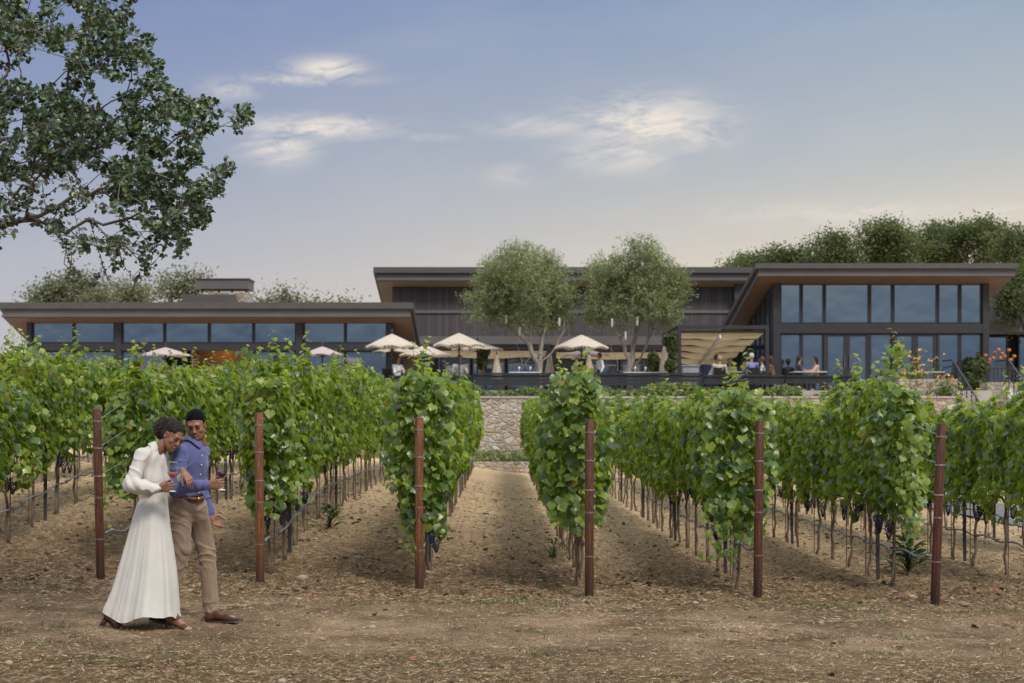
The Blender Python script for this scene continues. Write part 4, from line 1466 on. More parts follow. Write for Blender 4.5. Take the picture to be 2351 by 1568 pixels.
# stone planter by the stairs, its flowers
b = MB()
b.box(PXx(2046, 50.4), PXx(2180, 50.4), 49.5, 51.3, 2.0, PZ(872, 50.4))
b.build('stone_planter', stone_m2, label='pale stone planter block left of the staircase, under yellow flowers', cat='planter')
b = MB()
b.box(PXx(2262, 51.9), PXx(2330, 51.9), 51.6, 52.5, TZ, PZ(878, 51.9))
b.build('boulder_wall', stone_m2, label='low stone block at the head of the staircase', cat='low wall')


def flower_shrub(name, cx, cy, z0, w, h, nl, nf, fcol, label, cat, petal=.07, stalk=True, fmin=.45):
    e = empty(name, (cx, cy, z0), label, cat)
    pos = np.stack([rng.normal(0, w * .33, nl), rng.normal(0, .22, nl), np.abs(rng.normal(0, .28, nl)) * h], 1)
    scatter_leaves('foliage', pos, .05 + .05 * rng.random(nl), shrub_leaf, e)
    st = MB()
    fl = []
    for i in range(nf):
        x, y = rng.normal(0, w * .36), rng.normal(0, .2)
        z = h * (fmin + (1 - fmin) * rng.random())
        st.tube([(x * .4, y * .4, 0), (x * .8, y, z * .6), (x, y, z)], [.008, .006, .004], 4)
        k = 3
        for j in range(k):
            fl.append((x + rng.normal(0, petal * .5), y + rng.normal(0, petal * .5), z + rng.normal(0, petal * .4)))
    st.build('stem', simple(name + '_stem', (.08, .085, .045), .8), e)
    fm = simple(name + '_petal', fcol, .6, .35, 5)
    scatter_leaves('blossom', np.array(fl), np.full(len(fl), petal) * rng.uniform(.7, 1.2, len(fl)), fm, e)


flower_shrub('flowering_shrub', PXx(2105, 49.8), 49.8, PZ(905, 49.8), 1.1, 1.6, 700, 42, (.62, .36, .07), 'airy yellow flowering shrub in front of the glass doors left of the staircase', 'shrub', .075)
flower_shrub('flowering_shrub', PXx(2160, 50.1), 49.6, PZ(905, 49.8), .55, .7, 700, 26, (.62, .30, .06), 'low shrub with orange yellow blooms beside the stone planter', 'shrub', .06)
OF = empty('orange_flowers', (PXx(2300, 54), 54, TZ), 'tall bunch of round orange flowers at the head of the stairs', 'flowers')
st = MB()
for i, (px, py) in enumerate([(2262, 816), (2272, 826), (2280, 822), (2270, 833), (2284, 810), (2292, 803), (2300, 812), (2296, 822), (2316, 804), (2328, 818), (2320, 826), (2306, 818)]):
    p = P(px, py, 54 + .15 * math.sin(i * 2.3))
    st.tube([(OF.location.x + (p.x - OF.location.x) * .4, 54, TZ), tuple(p)], .012, 5)
    f = MB()
    f.ico((0, 0, 0), .075, 2, (1, 1, .9))
    o = f.build('flower_head', None, OF, False, loc=tuple(p - OF.location))
    for v in o.data.vertices:
        v.co *= 1 + .16 * math.sin(v.co.x * 90 + v.co.z * 70)
    o.data.materials.append(bpy.data.materials.get('orange_petal') or simple('orange_petal', (.44, .15, .03), .7, .3, 20))
st.build('stem', simple('flower_stalk', (.07, .08, .04), .8), OF, local=OF.location)

# ---------- gravel lane on the right
lane_m = simple('grey_lane', (.15, .148, .155), 1.0, .15, 3, .4, 90)
lane_m.node_tree.nodes['Principled BSDF'].inputs['Specular IOR Level'].default_value = 0.0
V, q = [], []
ys = np.linspace(12, 46, 70)
for y in ys:
    for xx in (9.5, 10.0, 10.6, 11.2, 11.8):
        V.append((xx, y, float(gz(xx, y)) + .03))
for j in range(len(ys) - 1):
    for i in range(4):
        q.append((j * 5 + i, j * 5 + i + 1, j * 5 + 6 + i, j * 5 + 5 + i))
link('lane', mk('lane', V, [np.array(q)], True), lane_m, kind='structure')

# ---------- umbrellas
umb_m, t = newmat('cream_canvas')
pb = t.pbsdf(t.ramp(t.noise(4, 3, t.obj()), [(.3, (.72, .635, .53)), (.7, (.80, .725, .62))]), .85)
tr = t.n('ShaderNodeBsdfTranslucent', {'Color': (.62, .47, .33)})
t.out(t.n('ShaderNodeMixShader', {0: .45, 1: pb.outputs[0], 2: tr.outputs[0]}))
pink_m, t = newmat('faded_pink_canvas')
pb = t.pbsdf((.52, .43, .41), .85)
tr = t.n('ShaderNodeBsdfTranslucent', {'Color': (.5, .36, .3)})
t.out(t.n('ShaderNodeMixShader', {0: .3, 1: pb.outputs[0], 2: tr.outputs[0]}))
pole_m = simple('dark_pole', (.05, .042, .04), .5)


def umbrella(px, py_top, py_edge, wpx, Y, label, mat=None, group='market umbrellas on the terrace', rot=.393):
    c = P(px, py_top, Y)
    r = wpx * Y / F / 2
    h = (py_edge - py_top) * Y / F
    e = empty('umbrella', (c.x, Y, TZ), label, 'umbrella', group)
    zt = c.z - TZ
    n = 8
    V, q = [(0, 0, zt)], []
    m = 6
    for j in range(1, m + 1):
        s = j / m
        for i in range(n * 4):
            a = rot + 2 * math.pi * i / (n * 4)
            k = (i % 4) / 4
            scal = 1 - .075 * math.sin(math.pi * k) * s       # straight edges between ribs
            rr = r * s * scal
            V.append((rr * math.cos(a), rr * math.sin(a), zt - h * (.80 * s + .20 * s * s) + .16 * h * math.sin(math.pi * k) * s ** 3))
    # a short valance
    for i in range(n * 4):
        x, y, z = V[1 + (m - 1) * n * 4 + i]
        V.append((x * 1.003, y * 1.003, z - .02))
    N = n * 4
    tri = np.array([(0, 1 + i, 1 + (i + 1) % N) for i in range(N)])
    for j in range(m):
        for i in range(N):
            q.append((1 + j * N + i, 1 + (j + 1) * N + i, 1 + (j + 1) * N + (i + 1) % N, 1 + j * N + (i + 1) % N))
    link('canopy', mk('canopy', V, [tri, np.array(q)]), mat or umb_m, e)
    b = MB()
    b.tube([(0, 0, 0), (0, 0, zt + .10)], .03, 10)
    b.lathe([(.0, zt + .16), (.03, zt + .13), (.035, zt + .1), (.02, zt + .05)], 10)
    b.build('pole', pole_m, e)
    b = MB()
    for i in range(n):
        a = rot + 2 * math.pi * i / n
        b.bar((0, 0, zt - .04), (r * .98 * math.cos(a), r * .98 * math.sin(a), zt - h * .99), .02, .02)
        b.bar((0, 0, zt - h * 1.25), (r * .55 * math.cos(a), r * .55 * math.sin(a), zt - h * .56), .016, .016)
    b.build('rib', pole_m, e)
    b = MB()
    b.lathe([(0, 0), (.3, 0), (.3, .05), (.06, .09), (.05, .3), (0, .3)], 16)
    b.build('base', pole_m, e)
    return e


umbrella(900, 766, 799, 128, 53.0, 'cream umbrella leftmost of the high cream ones, by the end of the left wing')
umbrella(1054, 764, 796, 127, 53.0, 'cream umbrella standing just left in front of the left olive tree')
umbrella(1335, 768, 801, 131, 52.9, 'large cream umbrella standing between the two olive trees')
umbrella(906, 791, 810, 110, 57.0, 'lower cream umbrella partly hidden behind the leftmost cream one', rot=.45)
umbrella(976, 792, 818, 126, 55.6, 'low cream umbrella between the leftmost cream umbrella and its right neighbour', rot=.4)
umbrella(1096, 784, 804, 126, 55.0, 'low cream umbrella peeking out behind the one before the left olive', rot=.35)
umbrella(1345, 801, 817, 116, 57.6, 'small cream umbrella under and behind the one between the olives', rot=.3)
umbrella(380, 797, 818, 126, 52.6, 'faded pink umbrella in front of the left wing windows, left of the warm lit opening', pink_m)
umbrella(740, 795, 816, 100, 52.6, 'faded pink umbrella in front of the left wing windows, right of the warm lit opening', pink_m)
umbrella(30, 805, 824, 120, 52.6, 'faded pink umbrella at the far left end of the left wing', pink_m)
closed_m = simple('folded_canvas', (.42, .35, .27), .9, .3, 6)


def closed_umbrella(px, py0, py1, Y, label):
    c = P(px, py1, Y)
    e = empty('folded_umbrella', (c.x, Y, TZ), label, 'umbrella', 'folded umbrellas')
    zt = PZ(py0, Y) - TZ
    V, q = [], []
    N = 24
    for j in range(9):
        s = j / 8
        for i in range(N):
            a = 2 * math.pi * i / N
            r = (.05 + .17 * s ** .8) * (1 + .2 * math.cos(8 * a) * s)
            V.append((r * math.cos(a), r * math.sin(a), zt - s * (zt - .45)))
    for j in range(8):
        for i in range(N):
            q.append((j * N + i, (j + 1) * N + i, (j + 1) * N + (i + 1) % N, j * N + (i + 1) % N))
    link('folded_canopy', mk('folded_canopy', V, [np.array(q)], True), closed_m, e)
    b = MB()
    b.tube([(0, 0, 0), (0, 0, zt + .12)], .025, 8)
    b.build('pole', pole_m, e)


closed_umbrella(1140, 815, 857, 54.5, 'folded tan umbrella left of the left olive trunks')
closed_umbrella(1352, 815, 857, 54.8, 'folded tan umbrella right of the left olive trunks')
closed_umbrella(1525, 795, 857, 54.0, 'tall folded tan umbrella left of the tan pergola')
closed_umbrella(1262, 812, 850, 57.0, 'folded umbrella in shade behind the olive trunks')
# ================= trees =================
def grow(points, root, seeds=None, bias=.25):
    """connect scattered points into one branching tree: each joins the grown node that keeps its way to the root short"""
    pts = np.asarray(points, float)
    nodes = [np.asarray(root, float)]
    par = [-1]
    depth = [0.0]
    for chain in (seeds or []):          # given limbs, each a list of points; its first point hangs on the nearest node
        prev = int(np.argmin([np.linalg.norm(np.array(chain[0]) - p) for p in nodes]))
        for c in chain:
            nodes.append(np.asarray(c, float))
            par.append(prev)
            depth.append(depth[prev] + np.linalg.norm(nodes[-1] - nodes[prev]))
            prev = len(nodes) - 1
    n0, n = len(nodes), len(pts)
    A = np.array(nodes)
    dist = np.linalg.norm(pts[:, None] - A[None], axis=2) + bias * np.array(depth)[None]
    best, arg = dist.min(1), dist.argmin(1)
    done = np.zeros(n, bool)
    N = list(A)
    dep = list(depth)
    P_ = list(par)
    for _ in range(n):
        b = np.where(done, 1e9, best)
        i = int(b.argmin())
        done[i] = True
        k = len(N)
        N.append(pts[i])
        P_.append(int(arg[i]))
        dep.append(dep[arg[i]] + np.linalg.norm(pts[i] - N[arg[i]]))
        d = np.linalg.norm(pts - pts[i], axis=1) + bias * dep[k]
        u = d < best
        best = np.where(u, d, best)
        arg = np.where(u, k, arg)
    return np.array(N), P_, n0


def branch_mesh(b, N, par, rtip, rmax, power=2.3, sides=6, wig=.12, g=None):
    n = len(N)
    w = np.zeros(n)
    order = sorted(range(n), key=lambda i: -i)
    ch = np.zeros(n, int)
    for i in range(n):
        if par[i] >= 0:
            ch[par[i]] += 1
    leafw = rtip ** power
    # children always come after their parents
    for i in reversed(range(n)):
        if ch[i] == 0:
            w[i] += leafw
        if par[i] >= 0:
            w[par[i]] += w[i]
    r = np.minimum(w ** (1 / power), rmax)
    g = g or random
    for i in range(n):
        p = par[i]
        if p < 0:
            continue
        a, c = Vector(N[p]), Vector(N[i])
        L = (c - a).length
        mid = a.lerp(c, .5) + Vector((g.gauss(0, 1), g.gauss(0, 1), g.gauss(0, 1))) * L * wig
        ra = min(r[p], r[i] * 1.25)
        sd = sides if r[i] > rtip * 3 else 4
        b.tube([a, mid, c], [ra, (ra + r[i]) / 2, r[i] * .98], sd, cap=False)
    return r


def in_poly(x, y, poly):
    x, y = np.asarray(x), np.asarray(y)
    c = np.zeros(x.shape, bool)
    j = len(poly) - 1
    for i in range(len(poly)):
        xi, yi = poly[i]
        xj, yj = poly[j]
        c ^= ((yi > y) != (yj > y)) & (x < (xj - xi) * (y - yi) / (yj - yi + 1e-12) + xi)
        j = i
    return c


# ---------- the oak whose boughs hang in from the left
oak_leaf, t = newmat('oak_leaf')
geo = t.n('ShaderNodeNewGeometry')
rnd = geo.outputs['Random Per Island']
c = t.ramp(rnd, [(0, (.024, .050, .026)), (.5, (.054, .098, .042)), (.85, (.092, .14, .044)), (1, (.15, .16, .06))])
pb = t.pbsdf(c, .34)
pb.inputs['Specular IOR Level'].default_value = .6
tr = t.n('ShaderNodeBsdfTranslucent', {'Color': (.06, .10, .02)})
t.out(t.n('ShaderNodeMixShader', {0: .22, 1: pb.outputs[0], 2: tr.outputs[0]}))
oak_bark = simple('lichen_bark', (.16, .14, .12), .95, .45, 25, .6, 60)
lichen_m = simple('grey_lichen', (.24, .25, .205), .95, .25, 30)
OAK_T, OAK_F = outline_leaf([(0.0, .50), (.07, .40), (.08, .30), (.22, .30), (.27, .20), (.18, .12), (.34, .08), (.40, -.04), (.26, -.10), (.38, -.18), (.38, -.32), (.24, -.36), (.20, -.48), (0, -.54)], .3, .35, 0)

UP = [(-60, -60), (312, -60), (316, -8), (300, 18), (312, 40), (285, 60), (335, 62), (352, 84), (340, 108), (368, 122), (375, 160), (345, 170), (330, 145), (300, 165), (268, 182), (235, 172), (180, 178), (140, 150), (98, 168), (60, 140), (30, 160), (-60, 170)]
LO = [(-60, 165), (20, 190), (70, 182), (100, 205), (135, 190), (190, 188), (245, 225), (258, 240), (235, 275), (262, 262), (268, 218), (300, 205), (325, 180), (350, 160), (352, 130), (372, 140), (368, 180), (396, 195), (420, 212), (440, 200), (470, 224), (500, 222), (540, 228), (578, 258), (580, 290), (556, 285), (553, 322), (530, 300), (505, 312), (520, 345), (536, 360), (530, 395), (515, 385), (512, 420), (535, 440), (520, 458), (490, 440), (470, 455), (492, 500), (480, 525), (450, 515), (438, 540), (425, 560), (425, 592), (412, 595), (395, 560), (375, 575), (378, 610), (345, 640), (330, 620), (300, 655), (262, 655), (240, 640), (205, 650), (160, 655), (165, 620), (195, 615), (165, 575), (150, 560), (138, 540), (95, 520), (60, 505), (35, 520), (40, 590), (20, 615), (-20, 610), (-60, 560)]
DZ = [(i, j) for i in range(1) for j in range(1)]


def oak():
    g = np.random.default_rng(21)
    n = 5600
    x, y = g.uniform(-60, 590, n), g.uniform(-60, 660, n)
    k = in_poly(x, y, UP) | in_poly(x, y, LO)
    # sparser inside, in the low lichen-grown part and in some gaps
    gap = fbm(x / 44, y / 44, 71, 3)
    d = np.clip(.62 + 6.0 * (gap - .49), .02, 1) * np.where((x < 255) & (y > 395) & (y < 540), .55, 1) * np.where((x < 400) & (y > 540), .5, 1)
    d = np.where((x < 60) & (y > 110) & (y < 420), d * .65, d)
    k &= g.random(n) < d * .52
    x, y = x[k], y[k]
    dep = 11.9 + g.normal(0, .75, len(x)) + .5 * (fbm(x / 90, y / 90, 75, 2) - .5)
    pts = np.stack([(x - VX) * dep / F, dep, EYE - (y - VY) * dep / F], 1)
    # the rest of the crown, out of the picture to the left and above
    m = 420
    q = np.stack([g.uniform(-12.5, -4.5, m), g.uniform(8.5, 15.8, m), g.uniform(3.6, 9.2, m)], 1)
    cen = np.array([-8.6, 12, 5.6])
    q = q[(np.sum(((q - cen) / np.array([4.4, 4.0, 3.6])) ** 2, 1) < 1)]
    pxq = VX + q[:, 0] / q[:, 1] * F
    pyq = VY - (q[:, 2] - EYE) / q[:, 1] * F
    q = q[(pxq < -70) | (pyq < -80)]
    root = (-8.9, 12.2, gz1(-8.9, 12.2) - .2)
    L = lambda *a: [tuple(P(px, py, Y)) for px, py, Y in a]
    trunk = [(-8.8, 12.2, .8), (-8.6, 12.1, 1.7), (-8.2, 12.0, 2.5)]
    seeds = [trunk,
             [(-7.6, 12, 2.9), (-6.4, 12, 3.2), (-5.2, 12, 3.3)] + L((-80, 500, 12), (43, 508, 11.9), (119, 518, 11.9), (205, 502, 11.8), (300, 500, 11.7), (360, 480, 11.7), (420, 490, 11.6)),
             L((60, 500, 11.9), (140, 470, 11.8), (210, 446, 11.8), (286, 410, 11.8), (333, 381, 11.8), (372, 352, 11.8), (395, 326, 11.8), (429, 308, 11.8), (480, 280, 11.8), (540, 262, 11.8)),
             L((125, 520, 11.9), (150, 560, 11.9), (162, 610, 11.9), (172, 645, 11.9)),
             L((208, 505, 11.8), (222, 560, 11.8), (235, 610, 11.8), (250, 645, 11.8)),
             L((225, 520, 11.8), (270, 565, 11.7), (285, 610, 11.7), (310, 640, 11.7)),
             [(-8.0, 12.0, 3.6), (-7.0, 12, 4.6), (-6.0, 12, 5.0)] + L((-100, 150, 12), (0, 120, 12), (70, 100, 12), (150, 82, 12), (240, 70, 11.9), (320, 85, 11.9)),
             L((-60, 350, 12.1), (10, 320, 12), (90, 300, 12), (170, 270, 12), (230, 250, 12)),
             L((286, 410, 11.8), (360, 400, 11.7), (430, 415, 11.7), (500, 440, 11.7)),
             [(-9.2, 12.4, 3.6), (-9.8, 12.6, 5.2), (-10.4, 12.8, 6.6)], [(-8.6, 11.4, 4.0), (-8.2, 10.2, 5.6), (-8.0, 9.4, 6.8)]]
    N, par, n0 = grow(np.concatenate([pts, q]), root, seeds, .22)
    b = MB()
    r = branch_mesh(b, N, par, 0.0030, .26, 2.55, 7, .13, random.Random(3))
    e = empty('oak_tree', root, 'dark green oak with lichen grown boughs hanging in over the left side', 'tree')
    b.build('trunk', oak_bark, e, True, local=root)
    # rosettes of lobed leaves at every twig end and along the twigs
    tips = N[n0:]
    pr = N[[par[i] for i in range(n0, len(N))]]
    out = tips - pr
    out /= np.linalg.norm(out, axis=1, keepdims=True) + 1e-9
    pos, nr, tp, sz = [], [], [], []
    pxs = VX + tips[:, 0] / tips[:, 1] * F
    pys = VY - (tips[:, 2] - EYE) / tips[:, 1] * F
    onscr = (pxs > -90) & (pys > -90)
    for i in range(len(tips)):
        m = (15 if pys[i] < 545 else 8) if onscr[i] else 9
        if onscr[i] and pxs[i] < 255 and 400 < pys[i] < 545:
            m = 4 if g.random() < .6 else 9
        for j in range(m):
            back = g.random() ** 1.5 * .10
            o = g.normal(0, 1, 3)
            o /= np.linalg.norm(o)
            d = out[i] * .55 + o * .9
            d /= np.linalg.norm(d)
            p = tips[i] - out[i] * back + d * .020
            pos.append(p + d * .02)
            tp.append(d)
            nr.append(np.array([g.normal(0, .6), g.normal(-.25, .6), g.normal(.55, .5)]))
            sz.append((.036 + .024 * g.random()) * (1.0 if onscr[i] else 1.8))
    V, Fc = leaf_batch(OAK_T, OAK_F, np.array(pos), np.array(nr), np.array(tp), np.array(sz))
    link('crown', mk('crown', V - np.array(root), [Fc]), oak_leaf, e)
    # lichen tufts on the lower boughs
    lp_, ls = [], []
    for i in range(1, len(N)):
        p = N[i]
        px, py = VX + p[0] / p[1] * F, VY - (p[2] - EYE) / p[1] * F
        if -60 < px < 420 and 300 < py < 660 and g.random() < .9 * np.clip((py - 280) / 150, .1, 1) * (1.3 if px < 260 else .6):
            a, c = N[par[i]], p
            for _ in range(int(5 + 12 * g.random())):
                lp_.append(a + (c - a) * g.random() + g.normal(0, .012, 3))
                ls.append(.014 + .022 * g.random())
    lp_ = np.array(lp_)
    V, Fc = leaf_batch(SIMPLE_T, SIMPLE_F, lp_, g.normal(0, 1, lp_.shape), g.normal(0, 1, lp_.shape) + np.array([0, 0, -.6]), np.array(ls))
    link('lichen', mk('lichen', V - np.array(root), [Fc]), lichen_m, e)


oak()

# ---------- olive trees on the terrace
olive_leaf = leafmat('olive_leaf', (.065, .085, .040), (.185, .22, .105), (.40, .43, .25), .5, .34, .5, .75)
olive_bark = simple('olive_bark', (.30, .265, .225), .9, .3, 12, .4, 30, (1, 1, .3))
OLV_T = np.array([(0, .5, 0), (.16, .1, 0), (.12, -.25, 0), (0, -.5, -.05), (-.12, -.25, 0), (-.16, .1, 0)], float)
OLV_F = np.array([(0, 1, 2), (0, 2, 3), (0, 3, 4), (0, 4, 5)])[:, ::-1]


def lobed_points(g, lobes, n, Y, dY):
    """points through a crown given as lobes (px, py, rx, ry, weight), denser towards each lobe's skin"""
    w = np.array([l[2] * l[3] * (l[4] if len(l) > 4 else 1) for l in lobes], float)
    idx = g.choice(len(lobes), n, p=w / w.sum())
    d = g.normal(0, 1, (n, 3))
    d /= np.linalg.norm(d, axis=1, keepdims=True)
    r = g.random(n) ** .36
    L = np.array([l[:4] for l in lobes], float)[idx]
    off = np.array([g.normal(0, dY * .35) for _ in lobes])[idx]
    px, py = L[:, 0] + d[:, 0] * r * L[:, 2], L[:, 1] + d[:, 2] * r * L[:, 3]
    yy = Y + off + d[:, 1] * r * np.minimum(L[:, 2] * Y / F, dY)
    return np.stack([(px - VX) * Y / F, yy, EYE - (py - VY) * Y / F], 1)


def olive(seed, lobes, base, limbs, Y, label, nn=700, leaves=72, ls=.105):
    g = np.random.default_rng(seed)
    pts = lobed_points(g, lobes, nn, Y, 1.6)
    root = (PXx(base, Y), Y, TZ - .05)
    seeds = [[tuple(P(px, py, Y + dy)) for px, py, dy in ch] for ch in limbs]
    N, par, n0 = grow(pts, root, seeds, .3)
    b = MB()
    branch_mesh(b, N, par, .011, .15, 2.25, 7, .08, random.Random(seed))
    e = empty('olive_tree', root, label, 'tree', 'olive trees on the terrace')
    b.build('trunk', olive_bark, e, True, local=root)
    tips = N[n0:]
    out = tips - N[[par[i] for i in range(n0, len(N))]]
    out /= np.linalg.norm(out, axis=1, keepdims=True) + 1e-9
    m = leaves
    rep = np.repeat(np.arange(len(tips)), m)
    n = len(rep)
    sd = out[:, None, :] * .7 + g.normal(0, .55, (len(tips), 4, 3)) + np.array([0, 0, .35])
    sd /= np.linalg.norm(sd, axis=2, keepdims=True)
    sp = sd[rep, g.integers(0, 4, n)]
    pos = tips[rep] + sp * (g.random((n, 1)) ** .8 * .62 - .08) + g.normal(0, .055, (n, 3))
    tp = sp + g.normal(0, .45, (n, 3))
    nr = g.normal(0, .8, (n, 3)) + np.array([0, -.1, .7])
    V, Fc = leaf_batch(OLV_T, OLV_F, pos, nr, tp, ls * g.uniform(.6, 1.25, n))
    # feathery sprays at the outline
    link('crown', mk('crown', V - np.array(root), [Fc]), olive_leaf, e)
    return e


OL1 = [(1195, 640, 70, 62), (1150, 670, 62, 60), (1255, 650, 62, 55), (1120, 705, 52, 50), (1205, 720, 80, 50), (1280, 695, 36, 48), (1265, 722, 50, 34), 
       (1170, 598, 18, 24, .8), (1225, 600, 18, 24, .8), (1125, 622, 26, 26), (1262, 612, 24, 24)]
OL2 = [(1462, 625, 52, 56), (1480, 585, 30, 26), (1410, 650, 58, 52), (1382, 690, 40, 50), (1450, 690, 70, 50), (1520, 670, 46, 48), (1545, 660, 30, 46), (1500, 720, 56, 40), (1372, 728, 26, 26), (1420, 728, 50, 28, .7), (1540, 715, 32, 38, .8),
       (1450, 570, 14, 14, .8), (1515, 612, 26, 30), (1375, 635, 26, 26)]
LM1 = [[(1238, 845, 0), (1240, 815, 0), (1245, 770, .1), (1250, 725, .2), (1255, 690, .2)], [(1236, 845, 0), (1222, 815, -.2), (1205, 780, -.2), (1180, 745, -.3), (1150, 712, -.3)],
       [(1244, 845, 0), (1265, 812, .2), (1285, 775, .2), (1295, 740, .3)], [(1200, 848, -.3), (1195, 815, -.4), (1185, 780, -.4), (1176, 745, -.4)], [(1222, 815, -.2), (1218, 770, -.3), (1212, 730, -.2), (1205, 690, -.1)]]
LM2 = [[(1442, 845, 0), (1436, 810, 0), (1425, 775, -.2), (1410, 745, -.2), (1395, 715, -.2)], [(1446, 845, 0), (1452, 805, .1), (1462, 765, .2), (1468, 720, .2), (1468, 680, .2)],
       [(1450, 848, .2), (1475, 812, .3), (1488, 780, .3), (1492, 745, .3)], [(1418, 850, -.4), (1410, 815, -.4), (1405, 780, -.4)], [(1452, 805, .1), (1445, 770, -.2), (1438, 735, -.2)]]
olive(31, OL1, 1238, LM1, 55.0, 'grey green multi trunk olive tree on the terrace, wider one standing on the left', 600)
olive(32, OL2, 1444, LM2, 55.0, 'multi trunk olive tree on the terrace, taller one nearer the tan pergola', 600)

# lanterns hanging in the olives
lan_m = simple('white_paper_lantern', (.46, .45, .43), .6)
for px, py, lab in [(1162, 733, 'white cylinder lantern hanging low on the left side of the left olive crown'), (1284, 739, 'white cylinder lantern hanging on the right side of the left olive crown'),
                    (1405, 741, 'white lantern hanging at the left limbs of the right olive tree'), (1436, 771, 'white cylinder lantern hanging lowest in front of the right olive trunks'),
                    (1508, 717, 'white cylinder lantern hanging high at the right side of the right olive'), (1193, 760, 'slim white lantern hanging between the left olive limbs'), (1463, 738, 'slim pale lantern hanging amid the right olive limbs')]:
    p = P(px, py, 53.9)
    e = empty('lantern', tuple(p), lab, 'lantern', 'lanterns in the olive trees')
    b = MB()
    b.lathe([(0, -.17), (.036, -.17), (.04, -.13), (.04, .13), (.033, .16), (0, .16)], 14)
    b.build('shade', lan_m, e, True)
    b = MB()
    b.tube([(0, 0, .16), (0, 0, .5)], .008, 5)
    b.build('cord', pole_m, e)

# ---------- background trees
bg_leaf = leafmat('far_tree_leaf', (.024, .038, .015), (.070, .096, .034), (.165, .185, .07), .6, .32, .3, .35)
bg_leaf2 = leafmat('far_grey_tree_leaf', (.06, .07, .045), (.13, .145, .085), (.22, .23, .14), .6, .25, .3, .5)
bg_bark = simple('dark_bark', (.07, .055, .045), .95, .3, 8)


DIA_T = np.array([(0, .5, 0), (.38, 0, .06), (0, -.55, 0), (-.38, 0, .06)], float)
DIA_F = np.array([(2, 1, 0), (3, 2, 0)])


def far_tree(seed, lobes, base, Y, label, nn=380, leaves=95, ls=.15, mat=None, group='trees behind the winery', zb=1.0, spread=.40, tip=.02):
    g = np.random.default_rng(seed)
    pts = lobed_points(g, [(a, b, c * .9, d * .9) for a, b, c, d in lobes], int(nn * .27), Y, 3.5)
    jj = [lobes[i] for i in g.integers(0, len(lobes), int(nn * .10))]
    an = g.uniform(0, 2 * np.pi, len(jj))
    ex = np.array([P(q[0] + q[2] * 1.12 * math.cos(a), q[1] - q[3] * 1.12 * abs(math.sin(a)), Y + g.normal(0, 1.2)) for q, a in zip(jj, an)])
    pts = np.concatenate([pts, ex])
    root = (PXx(base, Y), Y, zb)
    N, par, n0 = grow(pts, root, [[(root[0], Y, zb + (np.mean(pts[:, 2]) - zb) * .45)]], .3)
    b = MB()
    branch_mesh(b, N, par, tip, .4, 2.2, 6, .09, random.Random(seed))
    e = empty('tree', root, label, 'tree', group)
    b.build('trunk', bg_bark, e, True, local=root)
    tips = N[n0:]
    rep = np.repeat(np.arange(len(tips)), leaves)
    n = len(rep)
    pos = tips[rep] + g.normal(0, spread, (n, 3)) * np.array([1, 1, .75])
    nr = g.normal(0, .7, (n, 3)) + np.array([0, -.2, .7])
    V, Fc = leaf_batch(DIA_T, DIA_F, pos, nr, g.normal(0, 1, (n, 3)), ls * g.uniform(.6, 1.3, n))
    link('crown', mk('crown', V - np.array(root), [Fc]), mat or bg_leaf, e)


far_tree(50, [(1725, 620, 46, 16), (1760, 608, 40, 23), (1800, 598, 34, 23), (1690, 626, 26, 7), (1770, 635, 60, 23)], 1760, 86, 'low dark tree at the left end of the grove behind the right wing', 330)
far_tree(51, [(1905, 585, 42, 36), (1880, 620, 40, 28), (1850, 610, 34, 30), (1925, 620, 34, 27)], 1895, 84, 'rounded dark tree crown second in the grove behind the right wing', 340)
far_tree(52, [(2030, 560, 48, 34), (2000, 585, 40, 30), (2060, 580, 46, 36), (1985, 620, 46, 25), (2050, 620, 50, 27), (2015, 540, 26, 16)], 2030, 86, 'tall dark oak crown in the middle of the grove behind the right wing', 460)
far_tree(53, [(2130, 570, 40, 36), (2110, 605, 46, 30), (2150, 550, 26, 19), (2095, 565, 26, 23)], 2125, 90, 'narrow tree crown right of the tallest oak behind the right wing', 330)
far_tree(54, [(2215, 555, 48, 30), (2250, 540, 46, 23), (2190, 590, 46, 34), (2260, 585, 52, 39), (2300, 565, 32, 27), (2230, 620, 60, 25)], 2230, 86, 'broad tree crown at the right end of the grove behind the right wing', 520)
far_tree(55, [(2318, 580, 26, 36), (2335, 610, 30, 36), (2360, 580, 30, 45)], 2345, 80, 'dark tree crown at the right edge, just above the roof corner', 260)
far_tree(56, [(2365, 710, 30, 36), (2372, 670, 30, 36), (2385, 640, 40, 36)], 2390, 58, 'leafy tree leaning in at the right edge below the roof corner', 220, ls=.13, zb=TZ)
far_tree(57, [(140, 676, 42, 28), (175, 658, 34, 17), (120, 698, 30, 17), (185, 693, 40, 17)], 150, 78, 'rounded grey green tree behind the left wing, leftmost of the three', 210, mat=bg_leaf2)
far_tree(58, [(262, 676, 34, 20), (305, 680, 36, 18), (250, 690, 30, 12)], 275, 78, 'broad grey green tree behind the left wing, middle of the three', 170, mat=bg_leaf2)
far_tree(59, [(410, 663, 42, 25), (445, 640, 34, 17), (385, 678, 30, 18), (460, 668, 30, 20), (370, 643, 14, 8)], 420, 74, 'loose airy tree behind the left wing beside the chimney', 190, 30, .16, bg_leaf2)
far_tree(60, [(625, 676, 34, 18), (665, 682, 30, 15), (600, 693, 20, 10), (640, 698, 40, 8)], 640, 74, 'thin sparse tree behind the left wing right of the chimney', 150, 16, .14, bg_leaf2, tip=.03)
far_tree(61, [(745, 702, 26, 5), (795, 700, 10, 4), (720, 705, 20, 4)], 760, 80, 'small treetop just above the left wing roof near the central block', 90, 26, .16, bg_leaf2)

